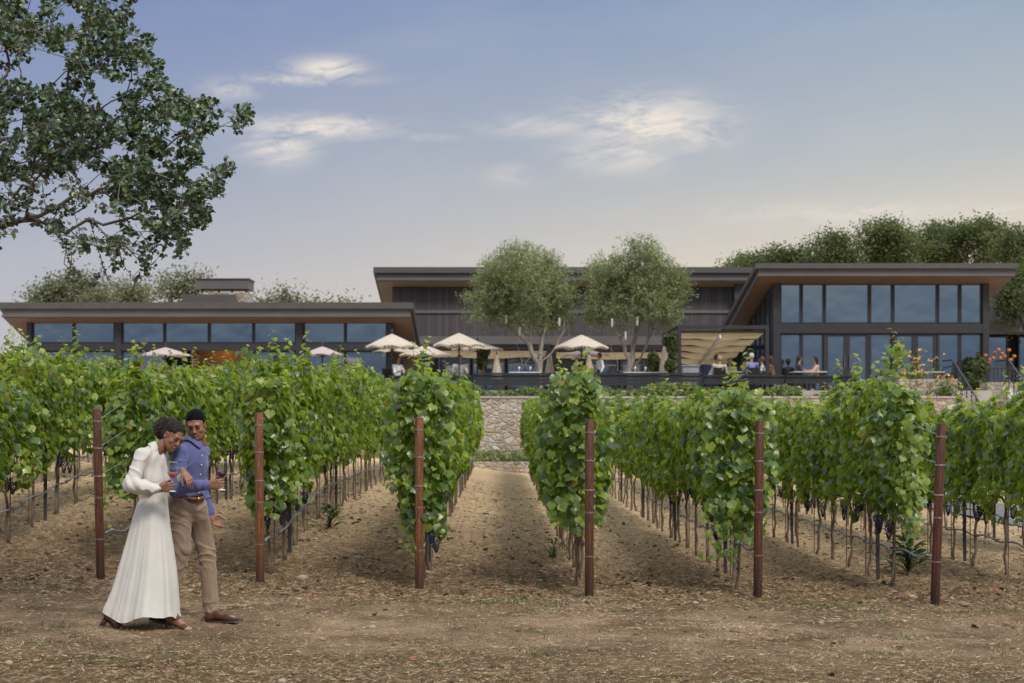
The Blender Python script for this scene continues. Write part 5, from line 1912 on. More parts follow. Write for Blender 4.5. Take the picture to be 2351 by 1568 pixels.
# ---------- vine-clad pergola posts and shrubs on the terrace
def bush(name, lobes, Y, label, nn=2600, size=.11, mat=None, cat='shrub', zb=None):
    g = np.random.default_rng(abs(hash(label)) % 9999 if False else len(label) * 7)
    pts = lobed_points(g, lobes, nn, Y, .5)
    base = (float(pts[:, 0].mean()), Y, TZ)
    e = empty(name, base, label, cat)
    V, Fc = leaf_batch(SIMPLE_T, SIMPLE_F, pts, g.normal(0, .7, (nn, 3)) + np.array([0, -.5, .5]), g.normal(0, .6, (nn, 3)) + np.array([0, 0, -.6]), size * g.uniform(.6, 1.3, nn))
    link('foliage', mk('foliage', V - np.array(base), [Fc]), mat or bg_leaf, e)
    b = MB()
    for k in range(4):
        p = pts[k * 11]
        b.tube([base, ((base[0] + p[0]) / 2, Y, (TZ + p[2]) / 2 + .2), tuple(p)], [.04, .03, .012], 6)
    b.build('stem', bg_bark, e, local=base)


bush('climbing_plant', [(1545, 800, 10, 40), (1538, 780, 16, 16), (1540, 840, 14, 18)], 52.7, 'dark green climber wrapped round the left post of the tan pergola', 1500)
bush('shrub', [(1506, 840, 16, 20), (1500, 822, 12, 16)], 54.5, 'dense dark shrub at the foot of the right olive tree', 1300)
bush('climbing_plant', [(1108, 825, 12, 26), (1112, 808, 14, 10)], 54.5, 'green climber in the shade left of the left olive tree', 1300)
bush('shrub', [(2240, 850, 26, 26), (2228, 872, 30, 18), (2250, 830, 14, 14)], 54.3, 'dark shrub in front of the last glass pane by the stairs', 1500)
# ================= people =================
class SDF:
    """a body sculpted as a smooth union of tapered capsules and ellipsoids, surfaced with surface nets"""

    def __init__(s, lo, hi, h):
        s.lo, s.h = np.array(lo, np.float32), h
        n = [int(math.ceil((b - a) / h)) + 1 for a, b in zip(lo, hi)]
        ax = [np.float32(lo[i]) + np.arange(n[i], dtype=np.float32) * h for i in range(3)]
        s.ax = ax
        s.f = np.full(n, 9.0, np.float32)

    def _win(s, lo, hi, m):
        sl = []
        for i in range(3):
            a = int(np.searchsorted(s.ax[i], lo[i] - m))
            b = int(np.searchsorted(s.ax[i], hi[i] + m))
            if b <= a:
                return None, None
            sl.append(slice(a, b))
        G = np.stack(np.meshgrid(s.ax[0][sl[0]], s.ax[1][sl[1]], s.ax[2][sl[2]], indexing='ij'), -1)
        return tuple(sl), G

    def _join(s, sl, d, k, sub=False):
        a = s.f[sl]
        if sub:
            d = -d
            h = np.clip(.5 - .5 * (d - a) / k, 0, 1)
            h = np.clip(.5 + .5 * (d - a) / k, 0, 1)
            s.f[sl] = a * (1 - h) + d * h + k * h * (1 - h)
        else:
            h = np.clip(.5 + .5 * (a - d) / k, 0, 1)
            s.f[sl] = a * (1 - h) + d * h - k * h * (1 - h)

    def cap(s, a, b, r0, r1=None, k=.02, ax=None, sq=1.0):
        a, b = np.array(a, np.float32), np.array(b, np.float32)
        r1 = r0 if r1 is None else r1
        R_ = max(r0, r1) + .06
        sl, G = s._win(np.minimum(a, b) - R_, np.maximum(a, b) + R_, k)
        if sl is None:
            return s
        pa, ba = G - a, b - a
        if ax is not None:
            ax = np.array(ax, np.float32)
            ax = ax / np.linalg.norm(ax)
            pa = pa + ax * ((pa @ ax) * (1 / sq - 1))[..., None]
            ba = ba + ax * (float(ba @ ax) * (1 / sq - 1))
        t = np.clip((pa @ ba) / max(float(ba @ ba), 1e-9), 0, 1)
        d = np.linalg.norm(pa - ba * t[..., None], axis=-1) - (r0 + (r1 - r0) * t)
        s._join(sl, d, k)
        return s

    def ell(s, c, r, k=.02, M=None, sub=False):
        c, r = np.array(c, np.float32), np.array(r, np.float32)
        R_ = float(max(r)) + .05
        sl, G = s._win(c - R_, c + R_, k)
        if sl is None:
            return s
        p = G - c
        if M is not None:
            p = p @ np.array(M, np.float32)
        k0 = np.linalg.norm(p / r, axis=-1)
        k1 = np.linalg.norm(p / (r * r), axis=-1)
        s._join(sl, k0 * (k0 - 1) / np.maximum(k1, 1e-6), k, sub)
        return s

    def cut(s, point, normal):
        """keep the side the normal points away from"""
        G = np.stack(np.meshgrid(*s.ax, indexing='ij'), -1)
        d = (G - np.array(point, np.float32)) @ np.array(normal, np.float32)
        s.f = np.maximum(s.f, d)
        return s

    def disp(s, fn):
        G = np.stack(np.meshgrid(*s.ax, indexing='ij'), -1)
        s.f = s.f + fn(G[..., 0], G[..., 1], G[..., 2]).astype(np.float32)
        return s

    def mesh(s):
        f = s.f
        ins = f < 0
        c = sum(ins[i:f.shape[0] - 1 + i, j:f.shape[1] - 1 + j, k:f.shape[2] - 1 + k].astype(np.int8) for i in (0, 1) for j in (0, 1) for k in (0, 1))
        mixd = (c > 0) & (c < 8)
        idx = np.full(mixd.shape, -1, np.int64)
        cells = np.argwhere(mixd)
        idx[mixd] = np.arange(len(cells))
        acc = np.zeros((len(cells), 3))
        cnt = np.zeros(len(cells))
        I = cells
        for axis in range(3):
            o = [a for a in range(3) if a != axis]
            for u in (0, 1):
                for v in (0, 1):
                    p0 = I.copy()
                    p0[:, o[0]] += u
                    p0[:, o[1]] += v
                    p1 = p0.copy()
                    p1[:, axis] += 1
                    f0, f1 = f[tuple(p0.T)], f[tuple(p1.T)]
                    cr = (f0 < 0) != (f1 < 0)
                    t = np.where(cr, f0 / np.where(cr, f0 - f1, 1), 0)
                    q = p0 + 0.0
                    q[:, axis] += t
                    acc[cr] += q[cr]
                    cnt[cr] += 1
        V = acc / cnt[:, None] * s.h + s.lo
        Fq = []
        def quads(s0, s1, a, b, c_, d):
            for flip, sel in ((False, s0 & ~s1), (True, ~s0 & s1)):
                q = np.stack([a[sel], b[sel], c_[sel], d[sel]], 1)
                Fq.append(q[:, ::-1] if flip else q)
        quads(ins[:-1, 1:-1, 1:-1], ins[1:, 1:-1, 1:-1], idx[:, :-1, :-1], idx[:, 1:, :-1], idx[:, 1:, 1:], idx[:, :-1, 1:])
        quads(ins[1:-1, :-1, 1:-1], ins[1:-1, 1:, 1:-1], idx[:-1, :, :-1], idx[:-1, :, 1:], idx[1:, :, 1:], idx[1:, :, :-1])
        quads(ins[1:-1, 1:-1, :-1], ins[1:-1, 1:-1, 1:], idx[:-1, :-1, :], idx[1:, :-1, :], idx[1:, 1:, :], idx[:-1, 1:, :])
        return V, np.concatenate(Fq)


def wrinkle(x, y, z, w=.07, seed=0.0):
    """soft cloth creases: warped ridges, 0..1"""
    k = 2 * math.pi / w
    a = 1.6 * np.sin(x * 13 + seed) + 1.3 * np.sin(y * 17 + z * 9 + seed * 2) + 1.1 * np.sin(z * 15 - x * 8 + seed)
    r1 = 1 - np.abs(np.sin(.5 * k * (x * .75 + z * .45 - y * .3) + a))
    r2 = 1 - np.abs(np.sin(.5 * k * (-x * .5 + z * .8 + y * .4) * .8 + 1.3 * a + 1.7))
    m = .5 + .5 * np.sin(x * 11 + z * 7 + seed * 3) * np.sin(z * 9 - y * 12 + seed)
    return (r1 ** 2.2 * m + r2 ** 2.2 * (1 - m))


def frame(fwd, up):
    f = Vector(fwd).normalized()
    r = f.cross(Vector(up)).normalized()      # person's right when y is forward
    u = r.cross(f)
    return np.array([[r.x, f.x, u.x], [r.y, f.y, u.y], [r.z, f.z, u.z]])


def xf(V, M, o):
    return np.asarray(V) @ np.asarray(M).T + np.asarray(o)


def merge(parts):
    Vs, Fs, b = [], [], 0
    for V, Fc in parts:
        Vs.append(V)
        Fs.append(Fc + b)
        b += len(V)
    return np.concatenate(Vs), [np.concatenate(Fs)]


def skin_mat(name, col):
    m, t = newmat(name)
    o = t.obj()
    c = t.ramp(t.noise(18, 4, o), [(.3, tuple(x * .84 for x in col)), (.7, tuple(x * 1.14 for x in col))])
    b = t.pbsdf(c, .46, Subsurface_Weight=.12, Subsurface_Scale=.01)
    b.inputs['Subsurface Radius'].default_value = (1, .35, .2)
    t.set(b.inputs['Normal'], t.bump(t.noise(220, 3, o), .06, .002))
    t.out(b)
    return m


def cloth_mat(name, col, var=.08, weave=900, bump=.15, rough=.85, fold=0.0, stretch=(1, 1, 1), sheen=.2):
    m, t = newmat(name)
    o = t.obj()
    c = t.ramp(t.noise(9, 4, o), [(.3, tuple(x * (1 - var) for x in col)), (.7, tuple(min(1, x * (1 + var)) for x in col))])
    b = t.pbsdf(c, rough)
    b.inputs['Sheen Weight'].default_value = sheen
    h = t.noise(weave, 2, o)
    if fold:
        h = t.m('ADD', t.m('MULTIPLY', h, .12), t.m('MULTIPLY', t.noise(fold, 4, t.map(o, stretch), .6, 1.0), 1.0))
    t.set(b.inputs['Normal'], t.bump(h, bump, .02))
    t.out(b)
    return m


def head_sdf(h=.0045, male=True):
    s = SDF((-.125, -.15, -.20), (.125, .15, .15), h)
    s.ell((0, -.018, .040), (.073, .092, .080), .02)
    s.ell((0, .020, -.02), (.063, .066, .090), .03)
    s.ell((0, .040, -.070), (.046 if male else .042, .044, .040), .03)
    s.ell((0, .072, -.098), (.024 if male else .019, .020, .019), .02)
    for x in (-1, 1):
        s.cap((x * .055, .0, -.055), (x * .030, .055, -.09), .018, .014, .03)       # jaw line
        s.ell((x * .040, .056, -.030), (.022, .022, .020), .02)                     # cheek
        s.ell((x * .031, .094, .004), (.0175, .0135, .0105), .016, sub=True)          # socket
        s.ell((x * .031, .073, .003), (.0165, .0145, .0125), .006)                  # closed-down lid
        s.ell((x * .011, .095, -.034), (.0085, .010, .0075), .008)                  # nostril wing
        s.ell((x * .075, -.008, -.010), (.010, .022, .034), .008)                   # ear
        s.ell((x * .082, -.002, -.006), (.006, .011, .018), .006, sub=True)
    s.cap((-.034, .078, .022), (.034, .078, .022), .0125, .0125, .018)              # brow
    s.cap((0, .084, .012), (0, .106, -.030), .0075, .0125, .012)                    # nose
    s.cap((-.023, .074, -.060), (.023, .074, -.060), .011, .011, .016)              # mouth mound
    s.ell((0, .092, -.0635), (.030, .010, .0026), .006, sub=True)
    s.cap((0, -.022, -.05), (0, -.045, -.19), .056 if male else .045, .060 if male else .047, .03)
    return s.mesh()


def hand_sdf(curl, spread=1.0, thumb=(.55, .35, .75), tcurl=.5, h=.0032, scale=1.0):
    """right hand: +x along the fingers, +y out of the palm, +z towards the thumb; wrist at the origin"""
    s = SDF((-.06, -.06, -.075), (.205, .12, .11), h)
    zs = [.031, .011, -.010, -.029]
    ln = [.073, .082, .076, .060]
    rr = [.0090, .0092, .0088, .0078]
    xk = [.090, .094, .089, .081]
    s.cap((-.06, 0, 0), (.0, 0, 0), .026, .025, .01, (0, 1, 0), .78)
    for i in range(4):
        s.cap((.004, 0, zs[i] * .55), (xk[i], -.004, zs[i]), .0165, .0125, .014, (0, 1, 0), .85)
    s.ell((.030, .010, .020), (.034, .013, .016), .012)
    s.ell((.035, .009, -.020), (.036, .011, .013), .012)
    for i in range(4):
        p = np.array([xk[i], -.003, zs[i]])
        a = 0.0
        dz = (zs[i] * 1.6) * spread * .5
        for j, q in enumerate((.46, .30, .24)):
            a += curl[i][j]
            d = np.array([math.cos(a), math.sin(a), dz * (1 if j == 0 else .4)])
            d /= np.linalg.norm(d)
            e = p + d * ln[i] * q
            s.cap(p, e, rr[i] * (1.0 - .09 * j), rr[i] * (.93 - .10 * j), .003 if j else .006)
            p = e
    d = np.array(thumb) / np.linalg.norm(thumb)
    p = np.array([.022, .006, .028])
    e = p + d * .044
    s.cap(p, e, .0145, .0115, .012)
    d2 = d + np.array([.45, tcurl, -.25])
    d2 /= np.linalg.norm(d2)
    e2 = e + d2 * .033
    s.cap(e, e2, .0112, .0100, .004)
    d3 = d2 + np.array([.3, tcurl, -.2])
    d3 /= np.linalg.norm(d3)
    s.cap(e2, e2 + d3 * .026, .0100, .0078, .004)
    V, Fc = s.mesh()
    return V * scale, Fc


def Q(cx, cy, Y):
    return np.array(P((350 + cx / 1.4929) / 1.7422, (1550 + cy / 1.4929) / 1.7422, Y))


CUR = [None]


def obj_np(name, V, Fs, mat, parent=None, org=None, smooth=True, **kw):
    V = np.asarray(V, float)
    if org is None:
        org = CUR[0]
    if org is not None:
        V = V - np.asarray(org, float)
    return link(name, mk(name, V, Fs if isinstance(Fs, list) else [Fs], smooth), mat, parent, **kw)


def facebits(e, M, o, org, hair_col, male):
    """eyes, brows, lips and teeth set on the sculpted head"""
    white = simple('eye_white', (.34, .31, .29), .35)
    dark = simple('eye_dark', (.012, .008, .006), .3)
    lipm = simple('lip', (.20, .075, .060) if male else (.30, .085, .075), .4)
    tooth = simple('tooth', (.66, .63, .58), .35)
    brow = simple('brow_hair', hair_col, .9)
    for sx in (-1, 1):
        b = MB()
        b.ico((sx * .031, .0765, -.0030), .0115, 2, (1.05, .95, .30))
        ob = obj_np('eye', xf(b.V, M, o), np.array(b.F), white, e, org)
        b = MB()
        b.ico((sx * .031 + .0, .0832, -.0042), .0052, 2, (1.0, .8, .70))
        obj_np('iris', xf(b.V, M, o), np.array(b.F), dark, ob)
        b = MB()                                   # lash line
        b.tube([(sx * .016, .0865, .0005), (sx * .024, .0905, .0045), (sx * .034, .0895, .0045), (sx * .046, .0805, .0)], [.0008, .0016, .0018, .0009], 6)
        obj_np('lash', xf(b.V, M, o), [np.array([f for f in b.F if len(f) == 4])], brow, ob)
        b = MB()
        b.tube([(sx * .012, .0935, .0195), (sx * .022, .0945, .0245), (sx * .036, .0905, .0260), (sx * .0475, .0835, .0215)], [.0018, .0030, .0028, .0010] if male else [.0016, .0024, .0022, .0010], 6)
        obj_np('eyebrow', xf(b.V, M, o), [np.array([f for f in b.F if len(f) == 4])], brow, e, org)
    b = MB()
    w = .030
    up = [(x, .0905 - 12 * x * x, -.0560 + 9.0 * x * x) for x in np.linspace(-w, w, 9)]
    lo = [(x, .0895 - 12 * x * x, -.0745 + 19 * x * x) for x in np.linspace(-w, w, 9)]
    rad = [.0012, .0028, .0037, .0040, .0036, .0040, .0037, .0028, .0012]
    b.tube(up, rad, 6)
    b.tube(lo, [r * 1.2 for r in rad], 6)
    lp = obj_np('lips', xf(b.V, M, o), [np.array([f for f in b.F if len(f) == 4])], lipm, e, org)
    b = MB()
    V, q = [], []
    xs = np.linspace(-w * .8, w * .8, 9)
    for x in xs:
        V += [(x, .0912 - 12 * x * x, -.0570 + 9 * x * x), (x, .0900 - 12 * x * x, -.0675 + 14 * x * x)]
    for i in range(8):
        q.append((2 * i, 2 * i + 1, 2 * i + 3, 2 * i + 2))
    obj_np('teeth', xf(V, M, o), [np.array(q)], tooth, lp)


def loft(rings, close=True):
    n = len(rings[0])
    V = np.concatenate([np.asarray(r, float) for r in rings])
    q = []
    for j in range(len(rings) - 1):
        for i in range(n if close else n - 1):
            q.append((j * n + i, j * n + (i + 1) % n, (j + 1) * n + (i + 1) % n, (j + 1) * n + i))
    return V, np.array(q)


glass_m, t = newmat('clear_glass')
gs = t.n('ShaderNodeBsdfGlossy', {'Color': (.9, .92, .95), 'Roughness': .04})
gt = t.n('ShaderNodeBsdfTransparent', {'Color': (.93, .95, .96)})
fr = t.n('ShaderNodeLayerWeight', {'Blend': .5}).outputs['Facing']
t.out(t.n('ShaderNodeMixShader', {0: t.m('MULTIPLY_ADD', t.m('POWER', fr, 3.0), .55, .06), 1: gt.outputs[0], 2: gs.outputs[0]}))


def wine_glass(base, tilt, wine_col, label, fill, bowl='round', hgt=.245):
    e = empty('wine_glass', tuple(base), label, 'wine glass', 'wine glasses of the couple')
    e.rotation_euler = tilt
    k = hgt / .245
    if bowl == 'round':
        prof = [(.0045, .105), (.020, .112), (.036, .132), (.0425, .158), (.0415, .185), (.037, .215), (.0325, .245)]
    else:
        prof = [(.0045, .105), (.016, .113), (.034, .134), (.0455, .152), (.043, .18), (.038, .215), (.0345, .245)]
    prof = [(r, z * k) for r, z in prof]
    b = MB()
    b.lathe(prof, 32)
    b.build('bowl', glass_m, e, True)
    b = MB()
    b.tube([(.0324 * math.cos(a), .0324 * math.sin(a), .245 * k) if bowl == 'round' else (.0345 * math.cos(a), .0345 * math.sin(a), .245 * k) for a in np.linspace(0, 2 * math.pi, 33)], .0009, 5)
    b.build('rim', simple('glass_edge', (.8, .82, .84), .1), e, True)
    b = MB()
    b.lathe([(.0, .004), (.030, .0025), (.037, .0), (.037, .002), (.030, .005), (.008, .010), (.0042, .022), (.0038, .06), (.0042, .1), (.0046, .107)], 28)
    b.build('stem_and_foot', simple('glass_stem', (.66, .68, .70), .08, Alpha=.75), e, True)
    wm, t2 = newmat('wine')
    wb = t2.pbsdf(wine_col, .06)
    wt = t2.n('ShaderNodeBsdfTransparent', {'Color': tuple(min(1, c * 2.2) for c in wine_col)})
    t2.out(t2.n('ShaderNodeMixShader', {0: .72, 1: wt.outputs[0], 2: wb.outputs[0]}))
    wp = [(0, .1075 * k)]
    for r, z in prof[1:]:
        if z < fill * k:
            wp.append((r - .002, z))
    (r0, z0) = wp[-1]
    nx = [p for p in prof if p[1] >= fill * k][0]
    tt = (fill * k - z0) / (nx[1] - z0)
    wp.append((r0 + (nx[0] - .002 - r0) * tt, fill * k))
    wp.append((0, fill * k))
    b = MB()
    b.lathe(wp, 28)
    b.build('wine', wm, e, True)
    return e


MAN_SKIN = skin_mat('warm_brown_skin', (.255, .122, .070))
WOM_SKIN = skin_mat('brown_skin', (.225, .105, .062))
GRIP = [(.55, .75, .45), (.65, .85, .5), (.75, .9, .5), (.85, .9, .5)]


def man():
    Y = 12.33
    org = np.array([PXx((350 + 600 / 1.4929) / 1.7422, Y), Y, gz1(-2.6, Y)])
    CUR[0] = org
    fd, rd = np.array([.87, -.5, 0]), np.array([-.5, -.87, 0])
    shR, shL = Q(552, 392, Y - .17), Q(690, 385, Y + .16)
    elR, wrR = Q(540, 606, Y - .25), Q(712, 585, Y - .27)
    elL, wrL = Q(676, 575, Y + .21), Q(731, 750, Y + .17)
    chest, waist, hip = Q(618, 440, Y), Q(600, 575, Y), Q(592, 690, Y)
    hipR, hipL = Q(548, 715, Y - .09), Q(640, 715, Y + .09)
    knR, knL = Q(560, 960, Y - .08), Q(712, 985, Y + .09)
    anR, anL = Q(468, 1330, Y - .04), Q(738, 1335, Y + .08)
    hc = Q(646, 222, Y - .02)
    nb = Q(622, 335, Y)
    Mh = frame((.06, -.93, -.34), (-.06, -.26, .96))
    # --- body, one skin
    lo, hi = np.array([-3.15, 11.9, -.1]), np.array([-1.95, 12.8, 1.65])
    s = SDF(lo, hi, .0095)
    s.cap(chest, waist, .145, .125, .04, fd, .66).cap(waist, hip, .125, .14, .04, fd, .72)
    s.cap(shR, shL, .05, .05, .04).cap(nb - np.array([0, 0, .06]), nb + np.array([.01, -.01, .05]), .058, .056, .03)
    for a, b_, c in ((shR, elR, wrR), (shL, elL, wrL)):
        s.cap(a, b_, .047, .036, .02).cap(b_, c, .036, .025, .02)
    for a, b_, c in ((hipR, knR, anR), (hipL, knL, anL)):
        s.cap(a, b_, .082, .052, .03).cap(b_, c, .050, .036, .02)
    s.cap(anL, Q(830, 1372, Y + .06), .032, .025, .02).cap(anR, Q(425, 1392, Y - .02), .03, .03, .02)
    body = s.mesh()
    hv, hf = head_sdf(.0042)
    head = (xf(hv * 1.04, Mh, hc), hf)
    # right hand closed round the glass: fingers to +x, palm away from the camera, thumb up
    g = np.array([.97, -.12, .12])
    g /= np.linalg.norm(g)
    n = np.array([.12, .98, .05])
    n -= g * (g @ n)
    n /= np.linalg.norm(n)
    Mr = np.stack([g, n, np.cross(g, n)], 1)
    hvr, hfr = hand_sdf(GRIP, .6, (.75, .55, .45), .55)
    handR = (xf(hvr, Mr, wrR + g * .015), hfr)
    # left hand hanging open, fingers to the ground, palm forward
    g = np.array([.50, -.05, -.86])
    g /= np.linalg.norm(g)
    n = np.array([.75, -.55, .35])
    n -= g * (g @ n)
    n /= np.linalg.norm(n)
    Ml = np.stack([g, n, np.cross(n, g)], 1)
    hvl, hfl = hand_sdf([(.25, .35, .25), (.35, .45, .3), (.42, .5, .3), (.4, .5, .3)], 1.0, (.6, .5, .6), .1)
    handL = (xf(hvl, Ml, wrL + g * .01), hfl[:, ::-1])
    V, Fs = merge([body, head, handR, handL])
    e = obj_np('person', V, Fs, MAN_SKIN, None, org, label='smiling man in blue shirt and tan trousers walking with a glass of red wine', cat='person', group=None, loc=tuple(org))
    # --- shirt
    s = SDF(lo, hi, .0070)
    s.cap(chest, waist, .168, .150, .05, fd, .70).cap(waist, Q(596, 635, Y), .150, .152, .04, fd, .74)
    s.cut(Q(596, 634, Y), -(np.array([0, 0, 1.0]) + .165 * fd))
    s.cap(Q(560, 385, Y - .12), Q(682, 380, Y + .12), .070, .066, .05)
    s.cap(chest, Q(622, 368, Y), .13, .075, .05, fd, .75)
    s.cap(shR, elR, .066, .056, .03).cap(elR, wrR - np.array([.012, 0, 0]), .056, .039, .028)
    s.cap(shL, elL, .062, .052, .03).cap(elL, wrL, .052, .038, .025)
    s.cap(wrR - np.array([.085, 0, -.006]), wrR - np.array([.010, 0, 0]), .043, .040, .008)
    el = np.array(elR)

    def folds(x, y, z):
        f = .0042 * np.sin(z * 62 + x * 38 + 3 * np.sin(x * 21 + y * 9)) * np.exp(-((x - el[0]) ** 2 + (z - el[2]) ** 2) / .018)
        f += .0042 * np.sin(z * 52 - x * 44 + 2.2 * np.sin(z * 17)) * np.exp(-((z - waist[2] + .02) ** 2) / .010)
        f += .0022 * np.sin(z * 26 + x * 55 + y * 18 + 2 * np.sin(z * 13 + y * 11))
        return f * .6 - .026 * wrinkle(x, y, z, .085, 1.0) * (.35 + .65 * np.clip(np.exp(-((z - waist[2] + .03) ** 2) / .02) + np.exp(-((x - el[0]) ** 2 + (z - el[2]) ** 2) / .03), 0, 1)) + .002
    s.disp(folds)
    V, Fc = s.mesh()
    shirt_m = cloth_mat('blue_oxford_cotton', (.080, .092, .225), .10, 700, .16, .85, 22, (1, 1, .6))
    sh = obj_np('shirt', V, Fc, shirt_m, e, org)
    # collar
    ring = []
    cN = Q(624, 312, Y - .015)
    for j, (r, dz, tl) in enumerate(((.066, -.020, 0), (.064, .012, 0), (.062, .034, 0), (.070, .030, 0), (.080, .002, .0))):
        rr = []
        for i in range(30):
            a = 2 * math.pi * i / 30
            d = rd * math.cos(a) + fd * math.sin(a)
            front = max(0, math.sin(a)) ** 3
            rr.append(cN + d * r * np.array([1, 1, 1]) + np.array([0, 0, dz - front * (.040 + (.030 if j == 4 else 0))]) + fd * front * (.015 if j == 4 else .004))
        ring.append(rr)
    V, q = loft(ring)
    obj_np('collar', V, q, shirt_m, sh)
    # placket and buttons down the front
    b = MB()
    fr = [Q(655, 352, Y) + fd * .085 - np.array([0, .0, 0]), chest + fd * .121 + np.array([0, 0, .05]), chest + fd * .124, waist + fd * .116, Q(598, 628, Y) + fd * .119]
    for p in fr[1:]:
        pass
    bt = simple('white_button', (.7, .7, .72), .3)
    for i in range(5):
        s_ = i / 4
        p = Vector(fr[1]).lerp(Vector(fr[4]), s_) + Vector(fd) * .006
        b.ico(tuple(p), .0065, 1)
    obj_np('buttons', b.V, np.array(b.F), bt, sh)
    # --- belt and trousers
    ring = []
    for dz, r in ((.018, 1.0), (.019, 1.05), (-.019, 1.06), (-.020, 1.0)):
        rr = []
        for i in range(40):
            a = 2 * math.pi * i / 40
            d = rd * math.cos(a) * .156 * r + fd * math.sin(a) * .122 * r
            rr.append(Q(595, 650, Y) + d + np.array([0, 0, dz - .165 * float(d @ fd)]))
        ring.append(rr)
    V, q = loft(ring)
    belt = obj_np('belt', V, q, simple('brown_leather', (.135, .040, .022), .42, .2, 20), e, org)
    b = MB()
    pb_ = Q(595, 650, Y) + fd * .130 + np.array([0, 0, -.021])
    b.box(*(v for i in range(3) for v in (pb_[i] - (.012, .02, .017)[i], pb_[i] + (.012, .02, .017)[i])))
    obj_np('buckle', b.V, np.array(b.F), simple('brass_buckle', (.4, .3, .15), .3, Metallic=1.0), belt, None, False)
    s = SDF(lo, hi, .0070)
    hw = Q(594, 665, Y)
    s.cap(hw, Q(592, 730, Y), .146, .148, .03, fd, .76)
    s.cap(hipR, knR, .108, .076, .035).cap(knR, anR, .076, .060, .02)
    s.cap(hipL, knL, .106, .076, .035).cap(knL, anL + np.array([0, 0, .01]), .074, .064, .02)
    s.cap(hipR - fd * .025, hipL - fd * .025, .104, .104, .04)

    def tf(x, y, z):
        zz = z - knL[2]
        f = .0048 * np.sin(z * 58 + x * 34 + 2 * np.sin(x * 25)) * (np.exp(-zz * zz / .012) + .6 * np.exp(-(z - .16) ** 2 / .008))
        f += .0045 * np.sin((z + .8 * x) * 55 + 2 * np.sin(z * 20)) * np.exp(-((z - hipL[2] + .03) ** 2) / .008)
        return f * .7 - .013 * wrinkle(x, y, z, .08, 2.3) * np.clip(.25 + np.exp(-zz * zz / .02) + np.exp(-(z - hipL[2] + .05) ** 2 / .01) + np.exp(-(z - .12) ** 2 / .01), 0, 1)
    s.disp(tf)
    s.cut(Q(594, 648, Y), np.array([0, 0, 1.0]) + .165 * fd)
    s.cut((0, 0, anL[2] - .015 + 0), np.array([0, 0, -1.0]))
    V, Fc = s.mesh()
    tr_m = cloth_mat('tan_chino', (.240, .165, .110), .07, 800, .14, .85, 20, (1, 1, .5))
    tro = obj_np('trousers', V, Fc, tr_m, e, org)
    b = MB()                                        # side seam of the leading leg
    for off in (0, .012):
        pts = [Vector(hipL) * (1 - q_) + Vector(knL) * q_ + Vector((.01 + off, -.103 + .028 * q_, 0)) for q_ in (.45, .7, 1)]
        pts += [Vector(knL).lerp(Vector(anL), q_) + Vector((.01 + off, -.0745 + .010 * q_, 0)) for q_ in (.3, .6, .95)]
        b.tube(pts, .0022, 5)
    obj_np('side_seam', b.V, [np.array([f for f in b.F if len(f) == 4])], simple('seam_thread', (.30, .20, .13), .8), tro)
    # --- shoes and sock
    leather = simple('tan_brown_leather', (.092, .038, .022), .36, .25, 16, .1, 70)
    sole_m = simple('dark_sole', (.018, .014, .013), .6)
    G = gz1(-2.5, Y)

    def shoe(heel, toe, name, rise=0.0):
        heel, toe = Vector(heel), Vector(toe)
        d = (toe - heel)
        L = d.length
        d.normalize()
        side = d.cross(Vector((0, 0, 1))).normalized()
        up = side.cross(d)
        M = np.array([[d.x, side.x, up.x], [d.y, side.y, up.y], [d.z, side.z, up.z]])
        k = L / .30
        s = SDF((-.06, -.08, -.02), (.36, .08, .16), .0055)
        s.cap((.035, 0, .040), (.04, 0, .088), .038, .034, .02)
        s.cap((.035, 0, .035), (.12, 0, .052), .036, .040, .03)
        s.cap((.12, 0, .045), (.20, 0, .030), .042, .041, .03)
        s.cap((.20, 0, .026), (.285, 0, .019), .038, .020, .03)
        s.cut((0, 0, .010), np.array([0, 0, -1.0]))
        s.cut((.03, 0, .098), np.array([.22, 0, 1.0]))
        V, Fc = s.mesh()
        sh_ = obj_np('shoe', xf(V * k, M, heel), Fc, leather, e, org)
        rings = []
        for z, g_ in ((-.004, 1.0), (.012, 1.02)):
            rr = []
            for i in range(36):
                a = 2 * math.pi * i / 36
                u = .5 - .5 * math.cos(a)
                x = -.006 + .312 * u
                w = .037 * (1 + .30 * math.sin(math.pi * min(1, u * 1.15)) - .1) * min(1, (1.03 - u) * 4.2) ** .55 * min(1, (u + .03) * 9) ** .5
                rr.append((x, math.copysign(w, math.sin(a)) * g_ * min(1, abs(math.sin(a)) * 3 + .0), z + (.012 * max(0, (u - .72) / .28) ** 2)))
            rings.append(rr)
        V, q = loft(rings)
        cap = np.array([list(range(36))])
        me_ = mk('sole', xf(V * k, M, heel) - org, [q, cap])
        link('sole', me_, sole_m, sh_)
        b = MB()
        for i in range(4):
            x = .10 + i * .022
            z = .098 - i * .0115
            b.tube([(x * k, -.026, z * k - .010), (x * k + .006, 0, z * k - .001), (x * k + .012, .026, z * k - .010)], .0022, 5)
        obj_np('lace', xf(b.V, M, heel), [np.array([f for f in b.F if len(f) == 4])], sole_m, sh_)
    zL = float(ground_z(PXx(545, Y), Y + .08)) + .012
    h0, t0 = Q(708, 1400, Y + .07), Q(922, 1394, Y - .02)
    shoe((h0[0], h0[1], zL), (t0[0], t0[1], zL + .008), 'front')
    h1, t1 = Q(370, 1380, Y - .02), Q(545, 1408, Y - .08)
    shoe((h1[0], h1[1], zL + .028), (t1[0], t1[1], zL), 'back')
    s = SDF(Q(738, 1400, Y + .08) - .12, Q(738, 1340, Y + .08) + .14, .007)
    s.cap(anL + np.array([0, 0, .02]), (anL[0] + .003, anL[1], zL + .06), .042, .041)
    V, Fc = s.mesh()
